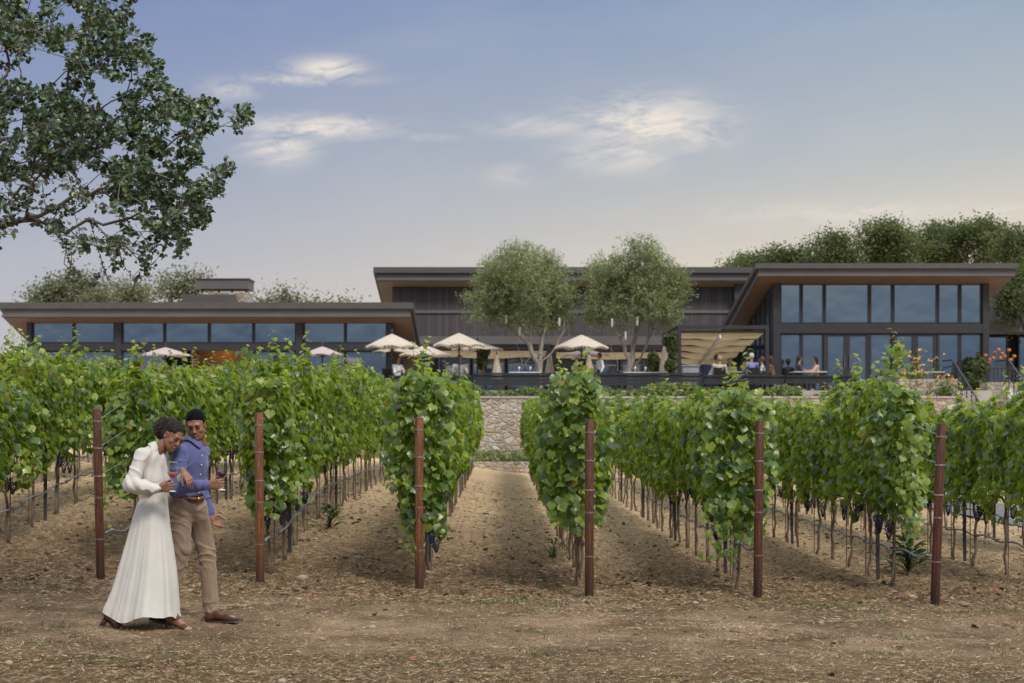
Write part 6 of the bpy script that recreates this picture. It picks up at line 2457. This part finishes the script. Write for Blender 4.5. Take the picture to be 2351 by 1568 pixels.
    obj_np('sock', V, Fc, simple('black_sock', (.012, .012, .016), .95), e, org)
    # --- hair, face
    s = SDF((-.12, -.15, -.10), (.12, .15, .16), .0045)
    s.ell((0, -.0195, .043), (.0755, .0945, .0840), .01)
    s.ell((0, -.040, -.01), (.0735, .072, .085), .02)
    s.ell((0, -.022, .0), (.0770, .074, .066), .01)
    s.ell((0, -.004, .024), (.0795, .054, .044), .008)
    s.ell((0, .098, .000), (.062, .058, .066), .010, sub=True)      # hairline over the forehead
    s.ell((0, .075, -.105), (.13, .10, .090), .008, sub=True)
    s.disp(lambda x, y, z: .0012 * np.sin(x * 700) * np.sin(y * 650) * np.sin(z * 720))
    for x in (-1, 1):
        s.ell((x * .079, -.003, -.022), (.02, .026, .034), .004, sub=True)
    V, Fc = s.mesh()
    hm = simple('short_black_hair', (.0042, .0036, .0036), .95, .4, 90, .8, 260)
    hm.node_tree.nodes['Principled BSDF'].inputs['Specular IOR Level'].default_value = .15
    obj_np('hair', xf(V * 1.04, Mh, hc), Fc, hm, e, org)
    facebits(e, Mh * 1.04, hc, org, (.012, .009, .008), True)
    # bracelet
    b = MB()
    for i in range(20):
        a = 2 * math.pi * i / 20
        b.ico(tuple(wrR + Mr[:, 0] * .012 + Mr[:, 1] * .028 * math.cos(a) + Mr[:, 2] * .033 * math.sin(a)), .0052, 1)
    obj_np('bracelet', b.V, np.array(b.F), simple('black_beads', (.015, .013, .012), .3), e, org)
    # his glass stands in the closed fingers
    gp = wrR + Mr[:, 0] * .118 + Mr[:, 1] * .034
    base = gp + np.array([0, 0, -.055])
    wine_glass(base, (R(2), R(2), 0), (.045, .004, .010), 'glass of dark red wine held by the man in the blue shirt', .155, 'round', .240)
    return elR, wrR


elR_, wrR_ = man()


def woman():
    Y = 11.98
    org = np.array([PXx((350 + 400 / 1.4929) / 1.7422, Y), Y, gz1(-3, Y)])
    CUR[0] = org
    fd, rd = np.array([.90, -.43, 0]), np.array([-.43, -.90, 0])
    shR, shL = Q(325, 405, Y - .13), Q(440, 400, Y + .13)
    elR, wrR = Q(262, 583, Y - .22), Q(418, 602, Y - .24)
    elL, wrL = Q(500, 565, Y + .20), Q(585, 535, Y + .035)
    chest, waist, hip = Q(392, 470, Y), Q(403, 612, Y), Q(388, 720, Y)
    hc = Q(512, 292, Y + .03)
    Mh = frame((.66, -.60, -.45), (.58, -.10, .80))
    lo, hi = np.array([-3.9, 11.5, -.1]), np.array([-2.55, 12.5, 1.75])
    s = SDF(lo, hi, .0095)
    s.cap(chest, waist, .095, .075, .03, fd, .70).cap(waist, hip, .070, .075, .03, fd, .8)
    s.cap(shR, shL, .042, .042, .04)
    s.cap(Q(402, 400, Y), Q(455, 335, Y + .02), .047, .044, .03)
    for a, b_, c in ((shR, elR, wrR), (shL, elL, wrL)):
        s.cap(a, b_, .038, .030, .02).cap(b_, c, .030, .0215, .02)
    kR, kL = Q(330, 1000, Y), Q(430, 1000, Y)
    aR, aL = Q(146, 1345, Y + .0), Q(500, 1376, Y - .01)
    for a, k_, c in ((Q(370, 730, Y), kR, aR), (Q(400, 730, Y), kL, aL)):
        s.cap(a, k_, .060, .045, .02).cap(k_, c, .042, .030, .02)
    body = s.mesh()
    hv, hf = head_sdf(.0042, False)
    head = (xf(hv * .97, Mh, hc), hf)
    g = np.array([.95, -.10, .10])
    g /= np.linalg.norm(g)
    n = np.array([.10, .98, .10])
    n -= g * (g @ n)
    n /= np.linalg.norm(n)
    Mr = np.stack([g, n, np.cross(g, n)], 1)
    hv1, hf1 = hand_sdf([(.45, .75, .4), (.5, .8, .45), (.6, .85, .45), (.75, .8, .45)], .8, (.8, .5, .4), .5, scale=.93)
    handR = (xf(hv1, Mr, wrR + g * .012), hf1)
    # left hand laid over his sleeve, fingers drooping
    g = np.array([.52, -.42, -.60])
    g /= np.linalg.norm(g)
    n = np.array([-.35, .62, -.70])
    n -= g * (g @ n)
    n /= np.linalg.norm(n)
    Ml = np.stack([g, n, np.cross(n, g)], 1)
    hv2, hf2 = hand_sdf([(.3, .5, .3), (.35, .55, .3), (.4, .6, .3), (.45, .6, .3)], 1.3, (.75, .35, .55), .3, scale=.90)
    handL = (xf(hv2, Ml, wrL + np.array([.0, -.035, .035])), hf2[:, ::-1])
    # feet on raised heels
    parts = [body, head, handR, handL]
    gr = lambda p: float(ground_z(p[0], p[1]))

    def foot(ankle, heel, ball, toe):
        s = SDF(np.minimum(np.minimum(ankle, ball), heel) - .09, np.maximum(np.maximum(ankle, ball), toe) + .09, .005)
        s.cap(ankle + np.array([0, 0, .03]), ankle, .028, .030, .02).cap(heel, ankle, .027, .03, .02)
        s.cap(ankle + np.array([.01, 0, -.015]), ball, .031, .026, .03).cap(heel, ball, .024, .022, .03)
        sd = np.array([0.05, 1, 0])
        for i, o in enumerate((-.026, -.011, .003, .015, .026)):
            q0 = ball + sd * o * .8 + np.array([0, 0, -.003])
            s.cap(q0, toe + sd * o + np.array([-.012 * i * .8, 0, 0]), .0115 - .0008 * i, .0092 - .0009 * i, .006)
        return s.mesh()
    feet = []
    for ank, heel, bal, to, hb in ((Q(150, 1345, Y), Q(114, 1354, Y), Q(190, 1424, Y - .01), Q(216, 1436, Y - .02), Q(88, 1420, Y)),
                                   (Q(512, 1358, Y - .02), Q(490, 1386, Y - .02), Q(583, 1431, Y - .05), Q(624, 1442, Y - .06), Q(486, 1443, Y - .03))):
        parts.append(foot(ank, heel, bal, to))
        feet.append((ank, bal, to, heel, hb))
    V, Fs = merge(parts)
    e = obj_np('person', V, Fs, WOM_SKIN, None, org, label='woman in a long white shirt dress leaning on the man, holding rose wine', cat='person', loc=tuple(org))
    # --- dress: blouse and skirt in one garment
    s = SDF(lo, hi, .0070)
    s.cap(Q(388, 440, Y), Q(398, 560, Y), .136, .138, .05, fd, .76)
    s.cap(Q(398, 560, Y), Q(404, 618, Y), .132, .102, .04, fd, .76)
    s.cut(Q(404, 622, Y), np.array([0, 0, -1.0]))
    s.cap(Q(345, 412, Y - .10), Q(425, 405, Y + .10), .062, .058, .05)
    s.cap(Q(392, 440, Y), Q(404, 405, Y), .10, .060, .04, fd, .85)
    s.cap(shR, elR, .060, .062, .035).cap(elR, Q(330, 594, Y - .24), .061, .058, .03).cap(Q(330, 594, Y - .24), Q(385, 602, Y - .24), .056, .043, .03)
    s.cap(Q(382, 602, Y - .24), wrR - np.array([.006, 0, 0]), .045, .043, .006)
    s.cap(shL, elL, .058, .056, .04).cap(elL, wrL - np.array([.02, -.03, 0]), .054, .036, .03)

    def df(x, y, z):
        f = .0050 * np.sin(z * 46 + x * 52 + 2.5 * np.sin(x * 18 + z * 9)) * np.exp(-((x - elR[0]) ** 2 + (z - elR[2]) ** 2) / .02)
        f += .0050 * np.sin(x * 62 + y * 30 + 2 * np.sin(z * 11)) * np.exp(-((z - waist[2] - .05) ** 2) / .008)
        f += .0030 * np.sin(x * 58 - z * 22 + y * 24 + 2 * np.sin(z * 15))
        return f * .6 - .014 * wrinkle(x, y, z, .075, 4.1) * (.45 + .55 * np.clip(np.exp(-((x - elR[0]) ** 2 + (z - elR[2]) ** 2) / .04) + np.exp(-((z - waist[2] - .05) ** 2) / .012), 0, 1)) + .003
    s.disp(df)
    # open neckline
    s.ell(Q(455, 372, Y - .03), (.045, .05, .07), .01, sub=True)
    bV, bF = s.mesh()
    keys = [(612, 334, 474), (625, 331, 476), (660, 318, 478), (700, 296, 481), (760, 276, 487), (830, 258, 495), (900, 238, 506), (1000, 210, 522), (1100, 182, 536), (1200, 152, 546), (1290, 122, 553), (1340, 104, 557), (1366, 98, 560)]
    rings = []
    N = 150
    cys = np.linspace(612, 1366, 60)
    kl = np.interp(cys, [k[0] for k in keys], [k[1] for k in keys])
    kr = np.interp(cys, [k[0] for k in keys], [k[2] for k in keys])
    def foldn(a, t_):
        ca, sa = math.cos(a), math.sin(a)
        n1 = float(vnoise(ca * 2.6 + 7, sa * 2.6 + .35 * t_ + 9, 33)) - .5
        n2 = abs(float(vnoise(ca * 5.4 + 17, sa * 5.4 + .5 * t_ + 3, 34)) - .5) * 2 - .5
        n3 = float(vnoise(ca * 11 + 31, sa * 11 + .9 * t_ + 5, 35)) - .5
        return 2.3 * n1 + .7 * n2 + .25 * n3
    for cy, l, r_ in zip(cys, kl, kr):
        t_ = (cy - 612) / 754
        A, B = Q(l, cy, Y), Q(r_, cy, Y)
        c = (A + B) / 2
        rx = (B[0] - A[0]) / 2
        ry = rx * (.78 - .16 * t_)
        rr = []
        for i in range(N):
            a = 2 * math.pi * i / N
            amp = .04 + .44 * t_ ** 1.0
            fo = foldn(a, t_)
            side = abs(math.sin(a))
            k = 1 + amp * fo * (.35 + .65 * side)
            x, y = rx * math.cos(a) * (1 + amp * .30 * fo * (1 - .6 * abs(math.cos(a)))), -ry * math.sin(a) * k
            dz = 0
            if t_ > .8:
                q_ = (t_ - .8) / .2
                u = math.cos(a)
                dz = q_ * (.058 * max(0, -u - .45) ** 1.0 * 1.3 + -.028 * math.exp(-((u + .42) / .28) ** 2) + .014 * math.exp(-((u - .25) / .25) ** 2) + .022 * fo)
            rr.append(c + np.array([x, y, dz]))
        rings.append(rr)
    sV, sF = loft(rings)
    V, Fs = merge([(bV, bF), (sV, sF[:, ::-1])])
    dm, t = newmat('ivory_cotton_crepe')
    o = t.obj()
    col = t.ramp(t.noise(5, 4, o), [(.3, (.60, .575, .525)), (.7, (.66, .635, .585))])
    pb = t.pbsdf(col, .62)
    pb.inputs['Sheen Weight'].default_value = .15
    h = t.m('ADD', t.m('MULTIPLY', t.noise(600, 2, o), .08), t.noise(26, 4, t.map(o, (1.0, 1.0, .10)), .6, .8))
    t.set(pb.inputs['Normal'], t.bump(h, .20, .02))
    trn = t.n('ShaderNodeBsdfTranslucent', {'Color': (.72, .67, .58)})
    t.out(t.n('ShaderNodeMixShader', {0: .10, 1: pb.outputs[0], 2: trn.outputs[0]}))
    dr = obj_np('dress', V, Fs, dm, e, org)
    # hem, waist seam, cuff edge and collar
    b = MB()
    b.tube([tuple(p) for p in rings[-1]] + [tuple(rings[-1][0])], .0028, 5)
    obj_np('hem', b.V, [np.array([f for f in b.F if len(f) == 4])], dm, dr)
    w0 = [np.array(p) for p in rings[0]]
    c0 = sum(w0) / N
    rw = []
    for dz, k in ((.016, 1.04), (.012, 1.07), (-.014, 1.07), (-.018, 1.035)):
        rw.append([c0 + (p - c0) * k + np.array([0, 0, dz]) for p in w0])
    V, q = loft(rw)
    obj_np('waistband', V, q, dm, dr)
    cN = Q(424, 364, Y + .005)
    ax = Q(455, 335, Y + .02) - Q(402, 400, Y)
    ax /= np.linalg.norm(ax)
    u1 = fd - ax * (fd @ ax)
    u1 /= np.linalg.norm(u1)
    u2 = np.cross(ax, u1)
    rings_c = []
    for j, (r, up) in enumerate(((.060, -.015), (.060, .022), (.064, .030), (.076, .012), (.094, -.026))):
        rr = []
        for i in range(31):
            a = math.radians(58 + 254 * i / 30)
            fr = max(0, math.cos(a)) ** 1.5
            rr.append(cN + ax * (up - .05 * fr * (1 if j < 3 else 1.4)) + (u1 * math.cos(a) + u2 * math.sin(a)) * r)
        rings_c.append(rr)
    V, q = loft(rings_c, False)
    obj_np('collar', V, q, dm, dr)
    b = MB()                                        # chest pocket flap and front placket edge
    pk = [Q(400, 470, Y - .14), Q(446, 470, Y - .13), Q(446, 482, Y - .13), Q(400, 482, Y - .14)]
    pl = [Q(452, 420, Y - .09), Q(466, 470, Y - .085), Q(474, 530, Y - .08), Q(476, 600, Y - .07)]
    b.tube([tuple(p) for p in pl], .004, 6)
    obj_np('placket', b.V, [np.array([f for f in b.F if len(f) == 4])], dm, dr)
    # --- sandals
    sm = simple('brown_suede', (.075, .032, .022), .7, .25, 22)
    hm_ = simple('stacked_heel', (.115, .062, .042), .55, .3, 50, 0, 60, (1, 1, 6))
    for ank, bal, to, heel, hb in feet:
        sd = np.array([.05, 1, 0])
        z0 = min(gr(bal), bal[2] - .03)
        # sole: a curved strip under the foot
        pts = [heel + np.array([-.018, 0, -.026]), (heel + bal) / 2 + np.array([0, 0, -.036]), bal + np.array([0, 0, -.031]), to + np.array([.014, 0, -.013])]
        ws = [.027, .024, .036, .026]
        rows = []
        for p, w in zip(pts, ws):
            rows.append([p - sd * w + np.array([0, 0, 0]), p + sd * w, p + sd * w - np.array([0, 0, .011]), p - sd * w - np.array([0, 0, .011])])
        V, q = loft(rows)
        so = obj_np('sandal', V, [q, np.array([[0, 1, 2, 3], [15, 14, 13, 12]])], sm, e, org, False)
        b = MB()
        ht = heel + np.array([-.006, 0, -.036])
        c4 = lambda c, w, d: [tuple(c + np.array([-w, -d, 0])), tuple(c + np.array([w, -d, 0])), tuple(c + np.array([w, d, 0])), tuple(c + np.array([-w, d, 0]))]
        b.hexa(c4(hb, .021, .022), c4(ht, .026, .025))
        obj_np('block_heel', b.V, np.array(b.F), hm_, so, None, False)
        # broad ankle strap and vamp strap: sleeves just outside the skin
        s = SDF(np.minimum(heel, bal) - .1, np.maximum(ank, to) + .1, .0055)
        s.cap(ank + np.array([-.004, 0, .006]), ank + np.array([-.002, 0, -.020]), .0345, .036, .01)
        s.cap(heel + np.array([.008, 0, .014]), ank, .030, .034, .01).cap(ank + np.array([0, 0, -.01]), ank + (bal - ank) * .34, .034, .033, .01)
        V, Fc = s.mesh()
        obj_np('ankle_strap', V, Fc, sm, so)
        s = SDF(bal - .08, bal + .08, .005)
        dv = (to - bal) / np.linalg.norm(to - bal)
        s.cap(bal - sd * .022 - dv * .006, bal + sd * .020 - dv * .006, .031, .029, .01)
        s.cut(bal + dv * .022, dv).cut(bal - dv * .022, -dv)
        V, Fc = s.mesh()
        obj_np('toe_strap', V, Fc, sm, so)
    # --- hair: a curly cap drawn back into a full puff
    g_ = np.random.default_rng(5)
    s = SDF((-.13, -.30, -.14), (.13, .15, .20), .005)
    s.ell((0, -.024, .047), (.080, .095, .084), .01)
    s.ell((0, -.06, .0), (.074, .062, .085), .02)
    s.ell((0, .086, -.006), (.066, .064, .070), .008, sub=True)
    s.ell((0, .065, -.085), (.11, .10, .085), .01, sub=True)
    for x in (-1, 1):
        s.ell((x * .080, .000, -.024), (.02, .028, .034), .004, sub=True)
    puff = np.array([-.005, -.150, .005])
    s.ell(puff, (.076, .078, .088), .02)
    s.ell(puff + np.array([.0, .05, .085]), (.055, .06, .045), .02)
    for i in range(520):
        d = g_.normal(0, 1, 3)
        d /= np.linalg.norm(d)
        if i < 330:
            p = puff + d * np.array([.078, .080, .090]) * (.96 + .12 * g_.random())
            s.ell(p, np.full(3, .010 + .008 * g_.random()), .003)
        else:
            d[2] = abs(d[2])
            p = np.array([0, -.024, .047]) + d * np.array([.081, .096, .085])
            if p[1] < .055:
                s.ell(p, np.full(3, .007 + .005 * g_.random()), .003)
    V, Fc = s.mesh()
    m, t = newmat('curly_dark_hair')
    o = t.obj()
    geo = t.n('ShaderNodeAttribute', attribute_name='puff', attribute_type='GEOMETRY').outputs['Fac']
    nz = t.noise(70, 4, o, .7)
    c1 = t.ramp(nz, [(.3, (.004, .0035, .004)), (.7, (.026, .018, .015))])
    c2 = t.ramp(nz, [(.3, (.008, .005, .004)), (.55, (.040, .019, .012)), (.75, (.10, .045, .025))])
    pb = t.pbsdf(t.mix(geo, c1, c2), .75)
    t.set(pb.inputs['Normal'], t.bump(t.noise(150, 5, o, .75), 1.0, .01))
    t.out(pb)
    ho = obj_np('hair', xf(V * .97, Mh, hc), Fc, m, e, org)
    at = ho.data.attributes.new('puff', 'FLOAT', 'POINT')
    at.data.foreach_set('value', np.clip((-V[:, 1] - .10) / .06, 0, 1).astype(np.float32))
    b = MB()                                        # loose curls breaking the outline
    for i in range(420):
        d = g_.normal(0, 1, 3)
        d /= np.linalg.norm(d)
        if i < 300:
            p = puff + d * np.array([.076, .078, .088])
        else:
            d[2] = abs(d[2])
            p = np.array([0, -.024, .047]) + d * np.array([.080, .095, .084])
            if p[1] > .05:
                continue
        r, a0 = .004 + .005 * g_.random(), g_.random() * 6
        u = np.cross(d, [.3, .5, .8])
        u /= np.linalg.norm(u)
        v = np.cross(d, u)
        pts = [tuple(p + d * (.003 + .0045 * k) * (1 if i < 300 else .5) + (u * math.cos(a0 + k * 1.1) + v * math.sin(a0 + k * 1.1)) * r) for k in range(7)]
        b.tube(pts, .0011, 3, False)
    obj_np('curls', xf(np.array(b.V) * .97, Mh, hc), np.array(b.F), simple('brown_curl', (.035, .018, .012), .7), ho)
    facebits(e, Mh * .97, hc, org, (.012, .008, .007), False)
    b = MB()
    p = handL[0][np.argmax(handL[0] @ g)]
    gp = wrR + Mr[:, 0] * .108 + Mr[:, 1] * .032
    base = gp + np.array([0, 0, -.040])
    wine_glass(base, (R(2), R(4), 0), (.62, .19, .16), 'glass of pale rose wine held by the woman in white', .158, 'angled', .243)


woman()

# ---------- guests on the terrace, small and far
_mats = {}


def flat(name, col, rough=.85):
    if name not in _mats:
        _mats[name] = simple(name, col, rough, .12, 6)
    return _mats[name]


def guest(px, Y, face, pose, skin, top, topname, haircol, hairstyle, label, arm='table', sc_=1.0, legs=(.03, .03, .04), headturn=0.0, lean=.0):
    f = np.array([math.cos(face), math.sin(face), 0.0])
    r = np.array([f[1], -f[0], 0.0])
    o = np.array([PXx(px, Y), Y, TZ])
    up = np.array([0, 0, 1.0])
    L = lambda a, b_, c: (f * a + r * b_ + up * c) * sc_
    hz = .47 if pose == 'sit' else .92
    pel, ch = L(0, 0, hz), L(.03 + lean, 0, hz + .36)
    sh = [L(.02 + lean, .19 * q, hz + .46) for q in (-1, 1)]
    hd = L(.06 + lean * 1.35, 0, hz + .73)
    if pose == 'sit':
        kn = [L(.43, .11 * q, hz) for q in (-1, 1)]
        an = [L(.40, .12 * q, .07) for q in (-1, 1)]
    else:
        kn = [L(.03, .09 * q, .49) for q in (-1, 1)]
        an = [L(-.02 + .1 * q, .10 * q, .06) for q in (-1, 1)]
    if arm == 'table':
        el = [L(.12 + lean, .25 * q, hz + .22) for q in (-1, 1)]
        wr = [L(.36 + lean, .14 * q, hz + .28) for q in (-1, 1)]
    elif arm == 'reach':
        el = [L(.22, .24 * q, hz + .26) for q in (-1, 1)]
        wr = [L(.50, .12 * q, hz + .34) for q in (-1, 1)]
    else:
        el = [L(-.02, .25 * q, hz + .20) for q in (-1, 1)]
        wr = [L(.08, .25 * q, hz - .04) for q in (-1, 1)]
    lo, hi = np.full(3, -.75) * sc_, np.full(3, .75) * sc_
    lo[2], hi[2] = -.02, 1.85
    s = SDF(lo, hi, .022)
    s.cap(pel, ch, .10, .11, .04, f, .75).cap(sh[0], sh[1], .045, .045, .04).cap(ch, hd, .05, .05, .03)
    s.ell(hd, (.080, .080, .115), .02).ell(hd + f * .07 - up * .02, (.03, .03, .035), .02)
    for i in (0, 1):
        s.cap(sh[i], el[i], .043, .036, .02).cap(el[i], wr[i], .036, .028, .02)
        s.cap(wr[i], wr[i] + (wr[i] - el[i]) / np.linalg.norm(wr[i] - el[i]) * .13, .032, .022, .02)
        s.cap(pel + (kn[i] - pel) * .1, kn[i], .075, .055, .03).cap(kn[i], an[i], .052, .038, .02).cap(an[i], an[i] + f * .16 - up * .02, .036, .03, .02)
    V, Fc = s.mesh()
    e = link('person', mk('person', V, [Fc], True), flat('guest_skin_%d' % int(skin[0] * 100), skin, .5), label=label, cat='person', group='guests on the terrace', loc=tuple(o))
    s = SDF(lo, hi, .022)
    s.cap(pel + up * .05, ch, .135, .145, .05, f, .78).cap(sh[0], sh[1], .066, .066, .05)
    for i in (0, 1):
        s.cap(sh[i], el[i], .066, .056, .03).cap(el[i], el[i] + (wr[i] - el[i]) * (.75 if topname != 'tee' else .05), .055, .045, .02)
    V, Fc = s.mesh()
    link('top', mk('top', V, [Fc], True), flat(label[:30] + '_top', top), e)
    s = SDF(lo, hi, .022)
    s.cap(pel, pel + up * .04, .135, .13, .04)
    for i in (0, 1):
        s.cap(pel + (kn[i] - pel) * .1, kn[i], .09, .07, .03).cap(kn[i], an[i], .068, .055, .02)
    V, Fc = s.mesh()
    link('trousers', mk('trousers', V, [Fc], True), flat('guest_trousers_%d' % int(legs[0] * 100), legs), e)
    ht = np.array([math.cos(face + headturn), math.sin(face + headturn), 0.0])
    s = SDF(hd - .35, hd + .3, .016)
    s.ell(hd - ht * .022 + up * .025, (.098, .098, .118), .02)
    if hairstyle == 'long':
        s.cap(hd - ht * .05, hd - ht * .07 - up * .24, .085, .055, .03)
    if hairstyle == 'bun':
        s.ell(hd - ht * .12 + up * .03, (.05, .05, .05), .02)
    s.ell(hd + ht * .10 - up * .045, (.085, .085, .115), .01, sub=True)
    V, Fc = s.mesh()
    link('hair', mk('hair', V, [Fc], True), flat('guest_hair_%d' % int(sum(haircol) * 300), haircol), e)
    return e


def chair(px, Y, face, label, col=None):
    e = empty('chair', (PXx(px, Y), Y, TZ), label, 'chair', 'dark chairs on the terrace', face - math.pi / 2)
    m = flat('dark_chair', (.02, .019, .02), .6)
    b = MB()
    b.box(-.23, .23, -.22, .24, .42, .46)
    b.build('seat', m, e)
    b = MB()
    b.hexa([(-.23, -.25, .50), (.23, -.25, .50), (.23, -.221, .50), (-.23, -.221, .50)], [(-.22, -.32, .86), (.22, -.32, .86), (.22, -.29, .86), (-.22, -.29, .86)])
    b.build('backrest', m, e)
    for x in (-.21, .18):
        for y in (-.22, .20):
            b = MB()
            b.box(x, x + .03, y, y + .03, 0, .419)
            b.build('leg', m, e)
    return e


def table(px, Y, w, d, label, col=(.42, .36, .30), items=True):
    e = empty('table', (PXx(px, Y), Y, TZ), label, 'table', 'dining tables on the terrace')
    b = MB()
    b.box(-w / 2, w / 2, -d / 2, d / 2, .71, .75)
    b.build('tabletop', flat('pale_tabletop_%d' % int(col[0] * 100), col, .6), e)
    for x in (-w / 2 + .05, w / 2 - .11):
        for y in (-d / 2 + .05, d / 2 - .11):
            b = MB()
            b.box(x, x + .06, y, y + .06, 0, .709)
            b.build('leg', flat('dark_chair', (.02, .019, .02)), e)
    return e


S1, S2, S3 = (.42, .24, .16), (.30, .16, .10), (.50, .30, .21)
guest(912, 52.9, R(-40), 'sit', S2, (.62, .64, .68), 'tee', (.05, .03, .02), 'short', 'seated man in a white tee shirt at the left end of the terrace', 'table')
chair(900, 53.0, R(-40), 'dark chair under the man in the white tee shirt')
guest(1055, 54.6, R(-80), 'sit', S1, (.50, .49, .48), 'shirt', (.04, .03, .025), 'short', 'person in a pale grey shirt sitting under the umbrella before the left olive', sc_=1.08)
guest(1378, 53.2, R(200), 'stand', S1, (.60, .66, .74), 'shirt', (.09, .05, .03), 'short', 'man in a pale blue white shirt turned left between the olive trees', 'down', .80)
guest(1318, 55.2, R(-20), 'sit', S1, (.10, .12, .17), 'shirt', (.06, .035, .02), 'short', 'person in a navy top sitting left of the pole of the large cream umbrella', sc_=1.03)
guest(1330, 56.5, R(190), 'sit', S2, (.25, .22, .22), 'shirt', (.04, .025, .02), 'long', 'dark haired person sitting in shade behind the pole of the large cream umbrella', sc_=1.05)
table(1322, 54.3, 1.2, .7, 'table under the large cream umbrella between the olive trees')
guest(1630, 53.6, R(-15), 'sit', S1, (.62, .63, .68), 'shirt', (.06, .04, .03), 'short', 'man in a white patterned shirt leaning over the table under the tan pergola', 'reach', 1.05, lean=.14)
guest(1652, 52.9, R(75), 'sit', S3, (.46, .42, .36), 'shirt', (.34, .25, .17), 'short', 'person in a beige top with fair hair, seen from behind at the pergola table', 'table')
guest(1676, 54.4, R(-100), 'sit', S3, (.55, .50, .46), 'shirt', (.28, .15, .08), 'long', 'red haired woman facing the camera at the pergola table', 'table', .98)
guest(1706, 54.6, R(-95), 'sit', S1, (.05, .05, .06), 'shirt', (.04, .03, .03), 'short', 'person in black half hidden at the far side of the pergola table', 'table', .9)
guest(1726, 52.9, R(95), 'sit', S1, (.20, .20, .46), 'shirt', (.50, .49, .48), 'short', 'grey haired man in a periwinkle blue shirt seen from behind', 'table', 1.08)
guest(1752, 53.7, R(170), 'sit', S1, (.66, .66, .70), 'shirt', (.12, .06, .04), 'short', 'person in white between the man in blue and the woman in brown', 'table', 1.0)
guest(1775, 53.2, R(165), 'sit', S2, (.13, .075, .045), 'shirt', (.05, .03, .025), 'long', 'woman in a brown coat with long dark hair at the right of the pergola table', 'table', 1.0, lean=.05)
table(1700, 53.7, 2.0, .9, 'dining table of the busy party under the tan pergola')
for px, Yy, fa, lab in ((1654, 52.6, R(75), 'dark chair behind the person in beige'), (1727, 52.6, R(95), 'dark chair behind the man in periwinkle blue')):
    chair(px, Yy, fa, lab)
guest(1832, 53.4, R(5), 'sit', S1, (.045, .05, .065), 'tee', (.03, .022, .02), 'short', 'dark haired man in a charcoal tee shirt dining before the glass front', 'table', 1.03)
guest(1875, 53.4, R(180), 'sit', S1, (.50, .32, .25), 'tee', (.025, .018, .016), 'long', 'dark haired woman in a pale pink top facing the man in charcoal', 'reach', 1.0)
guest(1809, 54.0, R(60), 'sit', (.05, .035, .03), (.012, .012, .014), 'shirt', (.012, .01, .01), 'short', 'person all in black sitting in shadow left of the dining couple', 'table', .95)
table(1855, 53.4, 1.25, .8, 'pale dining table of the couple before the glass front', (.50, .44, .37))
table(2110, 53.6, 1.7, .8, 'pale topped table standing empty before the glass doors near the stairs', (.46, .40, .33))
table(1205, 54.0, 1.2, .8, 'white set table in front of the left olive trunks', (.62, .60, .57))
table(1470, 54.2, 1.3, .8, 'white table in front of the right olive trunks', (.62, .60, .57))
table(935, 53.6, 1.0, .8, 'dark table beside the seated man in white', (.03, .03, .03))
b = MB()
b.box(-.3, .3, -.25, .25, .0, .95)
b.box(-.34, .34, -.29, .29, .951, 1.0)
b.build('service_cabinet', flat('grey_cabinet', (.30, .30, .34), .5), loc=(PXx(1584, 53.6), 53.6, TZ), label='pale grey service cabinet at the left end of the tan pergola', cat='cabinet')
# settings on the two white tables
for px, Y_ in ((1192, 53.9), (1218, 53.9), (1458, 54.1), (1482, 54.1)):
    b = MB()
    b.lathe([(0, 0), (.035, 0), (.005, .01), (.005, .09), (.04, .13), (.04, .20), (.0, .20)], 10)
    b.build('drinking_glass', flat('pale_glassware', (.6, .62, .65), .1), smooth=True, loc=(PXx(px, Y_), Y_, TZ + .7505), label='clear stemmed glass on a white table by the olive trunks', cat='glass', group='glasses on the white terrace tables')
